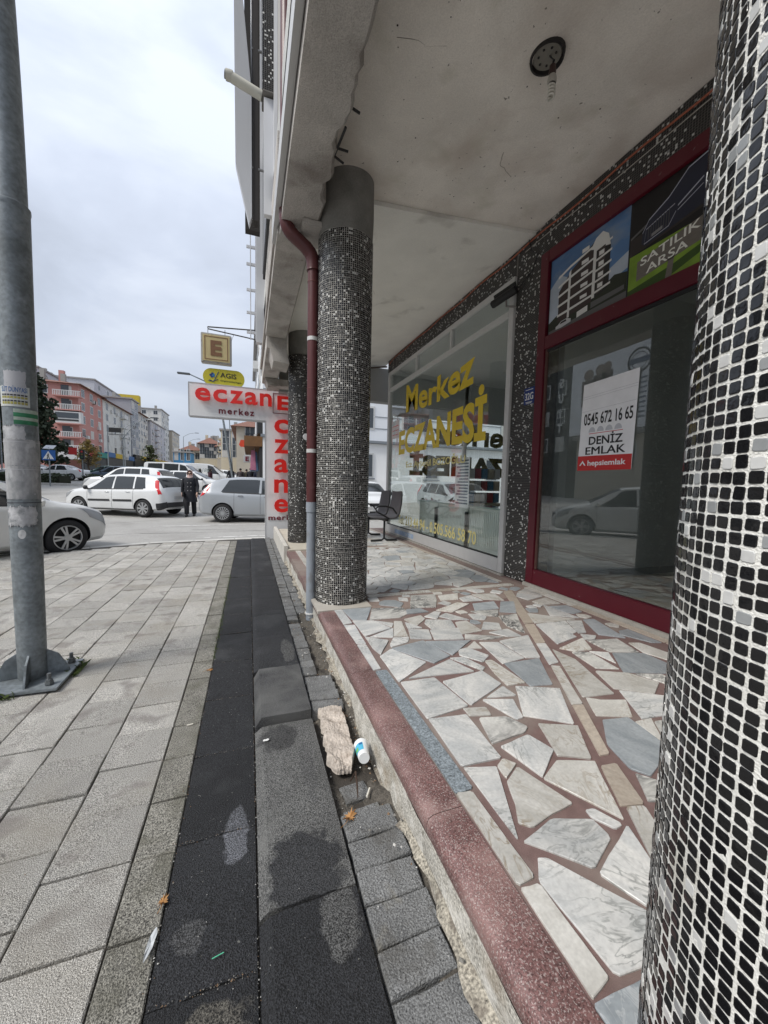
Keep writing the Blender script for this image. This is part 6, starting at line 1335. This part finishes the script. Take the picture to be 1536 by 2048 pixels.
def bld(label,x0,x1,y0,y1,z0,z1,wall,floors,nf,ns,roof=None,gf=3.2,ground=None,face=1,side=True,wm=(1.5,1.5),group='apartment buildings along the avenue',glass=wgl,bal=(),balm=None,name='apartment_building'):
    t=thing(name,label,'building',((x0+x1)/2,y0,z0),world=True,group=group)
    MB().box((x0,y0,z0-3),(x1,y1,z1)).build('wall',wall,t)
    xf=x1 if face>0 else x0; fh=(z1-z0-gf)/floors; T=(x0+x1)/2,y0,z0
    for k in range(floors):
        z=z0+gf+fh*(k+.5)
        for i in range(nf):
            y=y0+(y1-y0)*(i+.5)/nf
            if (k,i) in bal or ('*',i) in bal:
                MB().box((xf,y-1.4,z-fh/2),(xf+face*1.1,y+1.4,z-fh/2+.15)).build('balcony',wall,t); MB().box((xf+face*1.02,y-1.4,z-fh/2+.15),(xf+face*1.1,y+1.4,z-fh/2+1.0)).build('balcony_rail',balm or wfm,t)
            o=win(t,(xf-T[0]+face*.0,y-T[1],z-T[2]),wm[0],wm[1],'x',glass=glass if (k*7+i*3)%5 else wcur)
            if face<0: o.rotation_euler=(0,0,math.pi)
        if side:
            for i in range(ns):
                x=x0+(x1-x0)*(i+.5)/ns; win(t,(x-T[0],0,z-T[2]),wm[0],wm[1],'y',glass=glass if (k*5+i)%4 else wcur)
    if roof=='hip':
        e=.8; cx=(x0+x1)/2; w=min(x1-x0,y1-y0)/2
        a=[(x0-e,y0-e,z1),(x1+e,y0-e,z1),(x1+e,y1+e,z1),(x0-e,y1+e,z1)]; r0=(cx,y0+w,z1+2.2); r1=(cx,max(y1-w,y0+w+.1),z1+2.2)
        m=MB(); m.add(a+[r0,r1],[(0,1,4),(1,2,5,4),(2,3,5),(3,0,4,5),(3,2,1,0)]); ro=m.build('roof',M('roof_tile',(.19,.095,.07),.9,.2,3,stretch=(1,1,4)),t)
        MB().box((x1-4,y0+3,z1-.2),(x1-3.2,y0+3.8,z1+3)).build('chimney',wall,ro); MB().box((cx+1,y0+6,z1),(cx+2,y0+7,z1+3.2)).build('chimney',M('chim',(.3,.29,.27),.9),ro)
    else:
        MB().box((x0-.3,y0-.3,z1+.001),(x1+.3,y1+.3,z1+.35)).build('roof',M('roof_edge',(.30,.29,.28),.9),t)
    ra=random.Random(len(label)*7+int(y0))
    if floors>2:
        for i in range(5):
            z=z0+gf+fh*ra.randint(0,floors-1)+.25; y=ra.uniform(y0+1,y1-1)
            MB().box((xf-.05 if face>0 else xf-.4,y-.45,z),(xf+.4 if face>0 else xf+.05,y+.45,z+.6)).build('air_conditioner',wfm,t)
        for i in range(3):
            x=ra.uniform(x0+1,x1-1); y=ra.uniform(y0+1,min(y1-1,y0+9)); h=ra.uniform(.8,2.0); MB().box((x-.35,y-.35,z1),(x+.35,y+.35,z1+h+(1.3 if roof=='hip' else .3))).build('chimney',M('chim',(.3,.29,.27),.9),t)
    if ground: 
        MB().box((xf-.1 if face>0 else xf-.5,y0+.3,z0-.5),(xf+.5 if face>0 else xf+.1,y1-.3,z0+2.6)).build('shop_windows',M('shop_dark',(.04,.045,.05),.4,.3,1),t)
        n=max(1,int((y1-y0)/5))
        for i in range(n): MB().box((xf-.3,y0+.2+(y1-y0)*i/n,z0+2.62),(xf+.75,y0-.2+(y1-y0)*(i+1)/n,z0+3.7)).build('shop_sign',ground[i%len(ground)],t)
    return t
pink=M('wall_pink',(.44,.22,.195),.9,.08,.6); pinkd=M('wall_pink_dark',(.22,.075,.06),.9); wwall=M('wall_white',(.60,.60,.57),.9,.1,.5,dirt=[((.3,.29,.27),.5,.5,.7,.6)]); lil=M('wall_lilac',(.48,.48,.51),.9,.06,.4); cre=M('wall_cream',(.55,.49,.37),.9,.1,.4); ylw=M('wall_yellow',(.5,.38,.04),.8); bei=M('wall_beige',(.48,.43,.35),.9,.12,.5); gry=M('wall_grey',(.33,.34,.37),.8,.08,.5)
sR=M('shop_red',(.4,.02,.02),.5); sG=M('shop_green',(.02,.22,.18),.5); sY=M('shop_yellow',(.55,.38,.03),.5); sB=M('shop_blue',(.03,.12,.3),.5); sW=M('shop_white',(.5,.5,.5),.5); sK=M('shop_black',(.02,.02,.02),.5)
t=bld('pink five storey apartment block with corner balconies and a red tiled roof',-62,-30,87,99.5,2.8,18.4,pink,5,3,9,'hip',ground=[sR,sG,sW],wm=(1.6,1.6))
o=(-46,87,2.8)
for k in range(5):   # dark vertical bands, balconies at the near corner
    z=2.8+3.2+2.48*k
    MB().box((-33.4,85.6,z-.05),(-29.2,87,z+.12)).build('balcony',pink,t)
    if k==2: f=MB().box((-33.3,85.7,z+.12),(-29.3,86.99,z+2.2)).build('glazed_balcony',wfm,t); MB().box((-33.1,85.66,z+1.0),(-29.6,85.699,z+2.0)).build('pane',wgl,f); MB().box((-33.1,85.66,z+.5),(-29.6,85.699,z+.8)).build('pane',sK,f)
    else:
        m=MB(); m.box((-33.4,85.6,z+.95),(-29.2,85.7,z+1.05))
        for i in range(16): m.box((-33.35+i*.26,85.62,z+.12),(-33.25+i*.26,85.68,z+.95))
        m.build('balcony_rail',wfm,t); MB().box((-32.6,86.94,z+.12),(-31.4,86.996,z+2.2)).build('balcony_door',wgl,t)
for x in(-36.9,-40.5): MB().box((x-1.3,86.90,6.1),(x+1.3,86.95,18.3)).build('dark_band',pinkd,t)
MB().box((-34,82.5,4.4),(-28.6,87,6.2)).build('shop_canopy',sW,t)
bld('white apartment block with plain walls beside the pink block',-55,-30,99.6,120,3.2,18.2,wwall,5,4,0,'hip',ground=[sB,sY,sW],wm=(1.5,1.7),bal=(('*',2),))
bld('tall lilac white block rising behind the pink and white blocks',-60,-43,104,126,3,24.6,lil,7,3,0,group=None)
bld('second lilac block rising behind the white block with plain roof',-60,-41,130,152,3,28.5,lil,8,3,0,group=None)
bld('narrow dark glass fronted block beyond the white block',-50,-30,121,128,4,22.5,gry,6,2,0,ground=[sK,sR],glass=M('win_dark',(.02,.03,.04),.1),wm=(2.6,2.1))
bld('pale block with glazed upper floors and yellow shop signs',-48,-30.3,128.5,140,4,20.2,wwall,6,4,6,'hip',ground=[sY,sB,sR])
bld('light grey corner block with balconies and yellow signs',-52,-29.6,140.5,163,4,19.5,lil,6,5,7,ground=[sY,sR],bal=(('*',1),))
bld('white tower block with bright yellow trim on top',-46,-31,164,178,5,27,wwall,8,4,4,ground=[sW])
MB().box((-45,163.5,27.4),(-38,166,31.5)).build('yellow_roof_room',ylw,None); bpy.data.objects['yellow_roof_room']['label']='bright yellow roof room on the white tower block'; bpy.data.objects['yellow_roof_room']['category']='roof room'
bld('beige block at the far end of the left row',-50,-30,179,196,5.5,21,bei,6,5,3)
bld('distant row of cream blocks with red roofs, the left one',-21,-15.2,140,156,5,10.8,cre,3,3,3,'hip')
bld('distant cream block with red roof to the right of the blue building',-14.5,-9.2,132,150,5,12.6,cre,4,3,4,'hip')
bld('distant beige block behind the lamp post under the sign',-9,-4.6,124,140,5,11.2,bei,4,3,4,'hip')
bld('small bright blue and white striped building far down the street',-18.6,-14.4,112,118,4,8.2,M('wall_blue',(.05,.22,.42),.7,.1,1),1,0,3,wm=(.9,3.0))
bld('tall cream block with balconies behind the group of people',-5.6,0.2,88,118,3,11.8,cre,4,6,3,bal=(('*',1),('*',4)),face=-1)
bld('grey brown block with small dark windows down the right side of the street',-1.8,6,62,86,2,9.4,bei,4,5,2,'hip',face=-1)
# block across the side street, its white clad end wall faces the arcade
t=bld('block across the side street with white clad end wall and clothes shop',.72,30,22,48,.25,13,M('wall_clad_white',(.72,.74,.76),.6,.05,.5),3,8,8,gf=3.4,face=-1,wm=(1.9,1.4),group=None)
for x in np.arange(1,29,1.9): MB().box((x,21.97,3.9),(x+.03,21.999,13)).build('cladding_joint',M('joint_grey',(.2,.22,.24),.7),t)
for z in(4.6,5.3,6.3,7.3): MB().box((.74,21.972,z),(29.9,21.998,z+.03)).build('cladding_joint',MAT['joint_grey'],t)
MB().box((.6,21.7,3.70),(30,21.995,3.84)).build('ledge',MAT['joint_grey'],t)
MB().box((.73,21.93,.0),(29.9,21.969,3.68)).build('plaster_wall',M('plaster_bright',(.80,.80,.79),.9,.05,1),t)
for x in(6.6,11,15.5,20):
    f=MB().box((x-.5,21.86,1.62),(x+.5,21.925,3.12)).build('window',wfm,t); MB().box((x-.4,21.84,1.72),(x+.4,21.86,3.02)).build('pane',wgl,f); MB().box((x-.56,21.80,1.54),(x+.56,21.92,1.615)).build('window_sill',MAT['joint_grey'],t)
f=MB().box((.45,22.2,3.9),(.70,26,6.0)).build('dark_shop_panel',sK,t); MB().box((-.25,22.2,3.2),(.70,30,3.75)).build('awning',M('awning_brown',(.16,.08,.03),.8,.2,3),t)
MB().box((.55,22.3,.2),(.71,47,3.15)).build('shop_opening',sK,t)
t=thing('clothes_rack','hanging clothes rack in pink and blue outside the far shop','clothes rack',(.25,24,.4),world=True)
for i,(y,c,w) in enumerate(((23.2,(.5,.2,.3),.35),(24.4,(.10,.18,.30),.5),(25.5,(.25,.38,.5),.5),(26.6,(.5,.48,.5),.4),(28,(.04,.05,.1),.6))):
    MB().poly3([(.05,y,1.9),(.05+w*.2,y,3.05),(.05+w*.8,y,3.05),(.05+w,y,1.9)],(0,.12,0)).build('garment',M('garment_%d'%i,c,.9,.2,4),t,bevel=.02)
MB().tube([(.3,23,3.12),(.3,28.3,3.12)],.02,6).build('rail',steel_m,t)
t=thing('roadside_sign','orange red shop sign sticking out over the far pavement','sign',(-.4,32.3,4.3),world=True)
MB().poly3([(-.75,32.3,4.12),(-.62,32.3,3.96),(.05,32.3,3.96),(.15,32.3,4.12),(.02,32.3,4.5),(-.62,32.3,4.5)],(0,.2,0)).build('sign_board',M('sign_orange',(.62,.06,.02),.5),t); MB().tube([(.05,32.4,4.3),(.8,32.4,4.3)],.03,6).build('sign_arm',steel_m,t)
t=thing('roadside_sign','small square white sign with a red letter E down the street','sign',(-.15,32.0,3.0),world=True)
MB().box((-.42,31.8,2.72),(.12,31.95,3.28)).build('sign_board',sW,t,bevel=.02); text('lettering','E',dkred_m,t,(-.27,31.795,2.82),(1,0,0),(0,0,1),.26,.36,ext=.01,bold=.04); MB().tube([(.1,31.9,3.1),(.75,31.9,3.1)],.02,6).build('sign_arm',steel_m,t)
bld('dark grey hotel block across the avenue with small pale windows',-40,-22,27.6,43.5,.9,17,M('wall_hotel',(.045,.048,.052),.8,.1,.5),5,8,3,face=1,wm=(1.0,1.4),group='buildings across the avenue')
t=thing('hotel_sign','vertical white letters on the dark hotel wall across the avenue','sign',(-21.9,28.5,9),world=True)
for ch,z in zip('SUİT',(10.6,9.2,7.8,6.4)): text('letter',ch,white_m,t,(-21.9,28.3,z),(0,1,0),(0,0,1),.5,.85,ext=.1,bold=.02)
t=thing('billboard','large white wall billboard with a round stamp across the avenue','billboard',(-21.9,23.5,6),world=True)
MB().box((-22.0,20,6),(-21.9,27.4,12.4)).build('board',M('board_white',(.8,.81,.83),.6,.1,.8),t); 
MB().lathe([(.82,0),(.95,0)],c=(-21.88,21.1,11.0),axis='x',n=30).build('round_stamp',sK,t); MB().lathe([(.60,0),(.64,0)],c=(-21.88,21.1,11.0),axis='x',n=30).build('round_stamp',sK,t)
MB().box((-21.9,20.3,10.8),(-21.87,21.9,11.2)).build('stamp_bar',MAT['ink_grey'],t)
for k in range(9): MB().box((-21.9,20.4,9.6-k*.36),(-21.88,22.4-.3*(k%3),9.72-k*.36)).build('text_line',MAT['ink_grey'],t)
for (y,z,r_) in((25.6,11,.5),(24.5,11.2,.45),(23.8,11.3,.4)): MB().lathe([(0,.02),(r_,.0)],c=(-21.89,y,z),axis='x',n=16).build('face_shape',M('board_tan',(.3,.24,.2),.7),t); MB().box((-21.9,y-r_*1.3,z-2.6),(-21.885,y+r_*1.3,z-r_*.8)).build('figure_shape',M('board_brown',(.15,.12,.11),.7),t)
bld('low beige shop building with a pale front across the avenue',-45,-22.5,-6,27,.3,5.6,bei,1,10,0,face=1,gf=2.6,wm=(1.6,1.2),group='buildings across the avenue')
bld('plain apartment block across the avenue behind the camera',-45,-24,-40,-7,0,16,wwall,5,8,0,face=1,group='buildings across the avenue')
# ================= TREES / HEDGES / STREET FURNITURE =================
def tree(label,x,y,z,h,rw,seed,mat,n=5200,trunk_h=.25,grp='trees by the avenue',name='pine_tree',ls=.62,conic=.6):
    r_=random.Random(seed); t=thing(name,label,'tree',(x,y,z),group=grp)
    tr_=[(0,0,-.5)]; 
    for i in range(1,8): tr_.append((r_.gauss(0,.12),r_.gauss(0,.12),h*.85*i/7))
    tk=M('bark',(.07,.05,.035),.95,.3,6); tm_=MB().tube(tr_,[h*.028*(1-.11*i) for i in range(8)],9).build('trunk',tk,t,smooth=True)
    m=MB(); l=MB(); cl=[]
    nb=int(26+h)
    for i in range(nb):
        u=(i+.5)/nb; zz=h*(trunk_h+(1-trunk_h)*u); env=rw*(math.sin(math.pi*min(1,u*.8+.2))**.6)*(1-conic*u*.6); a=i*2.4+r_.random(); L_=env*r_.uniform(.65,1.1)
        e=(L_*math.cos(a),L_*math.sin(a),zz+L_*r_.uniform(-.05,.25)); m.tube([(0,0,zz-.2),(e[0]*.5,e[1]*.5,zz+.02*L_),e],[.09,.05,.02],5)
        for k in range(4): f=.4+.2*k; cl.append((e[0]*f+r_.gauss(0,.2),e[1]*f+r_.gauss(0,.2),zz+(e[2]-zz)*f+r_.gauss(0,.2),.5+.5*r_.random()))
    cl.append((0,0,h*.97,.5))
    for i in range(n):
        c=r_.choice(cl); s=c[3]*rw*.26; d=Vector((r_.gauss(0,1),r_.gauss(0,1),r_.gauss(0,.75))); d=d.normalized()*s*r_.random()**.4; p=Vector(c[:3])+d
        a=Vector((r_.gauss(0,1),r_.gauss(0,1),r_.gauss(0,.6))).normalized()*ls*r_.uniform(.4,1); b=a.cross(Vector((r_.gauss(0,1),r_.gauss(0,1),r_.gauss(0,1)))).normalized()*ls*.34
        l.add([p-a*.5,p+b,p+a*.5,p-b],[(0,1,2,3)])
    m.build('branches',tk,t); l.build('crown',mat,t); return t
pineg=M('pine_needles',(.026,.040,.020),.8,.35,1.2); olv=M('leaf_olive',(.06,.075,.03),.8,.3,1.5)
tree('tall dark pine behind the lamp post, its crown reaching right of the post',-24.6,56,1.6,11.8,4.3,1,pineg,9000,.12)
tree('dark pine at the far left edge of the picture',-30.5,57,1.6,13.2,4.3,2,pineg,9000,.12)
tree('small yellowing tree near the crossing sign',-20.5,62,1.8,4.2,1.7,3,M('leaf_yellow',(.22,.16,.04),.8,.3,2),1800,.3,name='small_tree',ls=.25)
tree('bare thin tree in front of the far pink block shops',-14,66,2.0,4.0,1.0,4,olv,260,.3,name='small_tree')
def hedge(label,x0,y0,x1,y1,w,h,seed):
    r_=random.Random(seed); a=Vector((x0,y0,0));b=Vector((x1,y1,0)); L_=(b-a).length; d=(b-a)/L_; nn=Vector((-d.y,d.x,0)); l=MB(); n=int(L_*w*h*330)
    core=MB(); zc=road_z(x0,y0)
    for i in range(n):
        u=r_.random(); v=r_.uniform(-1,1); zz=r_.random(); f=r_.choice((0,1,2)); 
        if f==0: v=r_.choice((-1,1))*r_.uniform(.88,1.05)
        elif f==1: zz=r_.uniform(.9,1.06)
        p=a+d*(L_*u)+nn*(w/2*v*(1+.06*math.sin(u*40))); z=road_z(p.x,p.y)+.12+h*zz*(1+.10*math.sin(u*L_*2.1+seed)); 
        e=Vector((r_.gauss(0,1),r_.gauss(0,1),r_.gauss(0,1))).normalized()*.09; g=e.cross(Vector((r_.gauss(0,1),r_.gauss(0,1),1))).normalized()*.05; p=Vector((p.x,p.y,z)); l.add([p-e,p+g,p+e,p-g],[(0,1,2,3)])
    t=thing('hedge',label,'hedge',(x0,y0,zc),world=True,group='low hedges on the median')
    l.build('foliage',M('hedge_leaf',(.035,.05,.022),.85,.35,3),t)
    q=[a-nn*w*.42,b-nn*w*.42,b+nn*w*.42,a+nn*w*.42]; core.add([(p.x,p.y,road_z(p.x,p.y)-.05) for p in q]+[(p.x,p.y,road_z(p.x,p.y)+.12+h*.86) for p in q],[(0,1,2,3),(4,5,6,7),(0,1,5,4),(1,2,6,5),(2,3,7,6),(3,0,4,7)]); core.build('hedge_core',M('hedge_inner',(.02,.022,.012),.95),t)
hedge('long low hedge on the median behind the near hatchback',-26,39.8,-13.4,35.9,1.3,.62,1)
hedge('short low hedge on the median right of the long one',-12.5,37.6,-8.0,36.2,1.3,.62,2)
m=MB()
for (a,b) in(((-27,38.9),(-12.6,34.6)),((-12.6,34.6),(-7.2,35.4))):
    a=Vector(a);b=Vector(b);d=(b-a).normalized();nn=Vector((-d.y,d.x))*.1
    for i in range(8):
        p=a.lerp(b,i/8);q=a.lerp(b,(i+1)/8); m.add([(c.x,c.y,road_z(c.x,c.y)+dz) for dz in(-.1,.16) for c in (p-nn,q-nn,q+nn,p+nn)],[(0,1,2,3),(4,5,6,7),(0,1,5,4),(1,2,6,5),(2,3,7,6),(3,0,4,7)])
tag(m.build('median_kerb',kerb_m,None),'pale kerb round the hedge median','kerb')
t=thing('crossing_sign','blue square pedestrian crossing sign with a small solar panel on a grey post','road sign',(-13.45,33.6,road_z(-13,33.6)),world=True)
zb=road_z(-13,33.6); MB().tube([(-13.45,33.65,zb),(-13.45,33.65,3.35)],.045,10).build('sign_post',galv_m,t,smooth=True)
MB().box((-13.85,33.55,2.42),(-13.05,33.59,3.14)).build('sign_plate',M('sign_blue',(.02,.10,.32),.4),t,bevel=.01)
MB().poly3([(-13.77,33.54,2.50),(-13.13,33.54,2.50),(-13.45,33.54,3.07)],(0,.008,0)).build('white_triangle',white_m,t)
m=MB().tube([(-13.45,33.535,2.90),(-13.45,33.535,2.91)],.04,8); m.tube([(-13.45,33.53,2.86),(-13.46,33.53,2.70)],.035,6); m.tube([(-13.46,33.53,2.72),(-13.53,33.53,2.53)],.02,5); m.tube([(-13.46,33.53,2.72),(-13.38,33.53,2.53)],.02,5); m.tube([(-13.45,33.53,2.84),(-13.53,33.53,2.74)],.014,5); m.build('walking_figure',bk,t)
for k in range(4): MB().box((-13.68+k*.13,33.53,2.505),(-13.61+k*.13,33.539,2.525)).build('stripe',bk,t)
MB().poly3([(-13.75,33.5,3.22),(-13.15,33.5,3.22),(-13.1,33.9,3.48),(-13.7,33.9,3.48)],(0,0,.03)).build('solar_panel',M('panel_pale',(.4,.42,.45),.3),t)
t=thing('traffic_light','traffic light on a thin post beyond the hedge','traffic light',(-14.5,42.5,road_z(-14,42)),world=True)
MB().tube([(-14.5,42.5,.5),(-14.5,42.5,3.6)],.05,8).build('post',galv_m,t); MB().box((-14.68,42.35,2.9),(-14.32,42.6,3.8)).build('signal_box',black_m,t,bevel=.02)
for z,c in((3.6,sR),(3.35,M('lamp_dim',(.1,.08,.02),.4)),(3.1,M('lamp_dimg',(.02,.08,.04),.4))): MB().lathe([(0,-.02),(.09,0)],c=(-14.5,42.34,z),axis='y',n=12).build('lamp_lens',c,t)
MB().box((-15.5,42.4,3.3),(-14.9,42.5,3.95)).build('red_sign',sR,t)
def slamp(label,x,y,h,ax,az,lean=0,rr=.09):
    z=road_z(x,y); t=thing('street_lamp',label,'street lamp',(x,y,z),world=True,group='street lamps down the avenue')
    MB().tube([(x,y,z),(x-lean*.6,y,z+h*.6),(x-lean,y,z+h)],[rr,rr*.8,rr*.6],10).build('lamp_pole',galv_m,t,smooth=True)
    p0=Vector((x-lean,y,z+h)); p1=p0+Vector((ax*.5,0,az*.75)); p2=p0+Vector((ax,0,az))
    MB().tube([p0,p1,p2],[rr*.6,rr*.5,rr*.4],8).build('lamp_arm',galv_m,t,smooth=True); s=1 if ax>0 else -1
    MB().box((min(p2.x,p2.x+s*.75),y-.13,p2.z-.03),(max(p2.x,p2.x+s*.75),y+.13,p2.z+.07)).build('lamp_head',M('lamp_head_dark',(.09,.10,.11),.5),t,bevel=.02)
slamp('street lamp whose pole stands under the pharmacy sign and reaches above it',-.9,28.1,6.4,-1.75,1.35,.95)
slamp('shorter street lamp behind the first one under the pharmacy sign',-1.5,40.5,6.4,-2.2,1.4,.3,.07)
slamp('curved street lamp in front of the white and grey blocks',-12.6,47.5,4.4,2.6,2.3,0,.07)
slamp('street lamp in front of the pink block beside the pine',-22.5,47,7.0,1.6,.6,0,.07)
slamp('far street lamp near the blue striped building',-13.0,90,7.5,2.2,.9,0,.08)
slamp('farthest street lamp at the end of the avenue',-16.0,120,8,2.2,.9,0,.09)
slamp('far street lamp in front of the light grey corner block',-22,84,8,1.6,1.0,0,.09)
t=thing('gantry_sign','small dark sign frame hung over the avenue in front of the white block','sign',(-20,70,7),world=True)
MB().box((-20.4,70,8.3),(-18.8,70.2,9.0)).build('sign_box',sK,t); MB().box((-20.4,70.05,7.9),(-18.0,70.15,8.05)).build('sign_bar',steel_m,t); MB().tube([(-20.6,70.1,1.9),(-20.6,70.1,9.2)],.08,8).build('post',galv_m,t)
# kiosk-like yellow stand by far shops
t=thing('market_stall','yellow and brown shop stall at the foot of the light grey block','stall',(-27,137,5),world=True)
MB().box((-29,134,4.3),(-25.5,150,5.6)).build('stall_counter',M('stall_brown',(.15,.08,.04),.8,.3,1),t); MB().box((-29.5,133.6,6.1),(-25,150.4,6.8)).build('stall_canopy',sY,t)
for y in(134,142,150): MB().box((-25.4,y,4.2),(-25.2,y+.2,6.1)).build('stall_post',steel_m,t)
# distant hills/low wall closing the view
m=MB(); pts=[]; 
for i in range(60): x=-400+i*14; pts.append((x,420+30*math.sin(i),14+6*math.sin(i*.7)))
vs=[]; 
for x,y,z in pts: vs+=[(x,y,-5),(x,y,z+3)]
m.add(vs,[(2*i,2*i+2,2*i+3,2*i+1) for i in range(59)]); struct(m.build('hills',M('hill_grey',(.16,.18,.17),.95,.2,.02)))
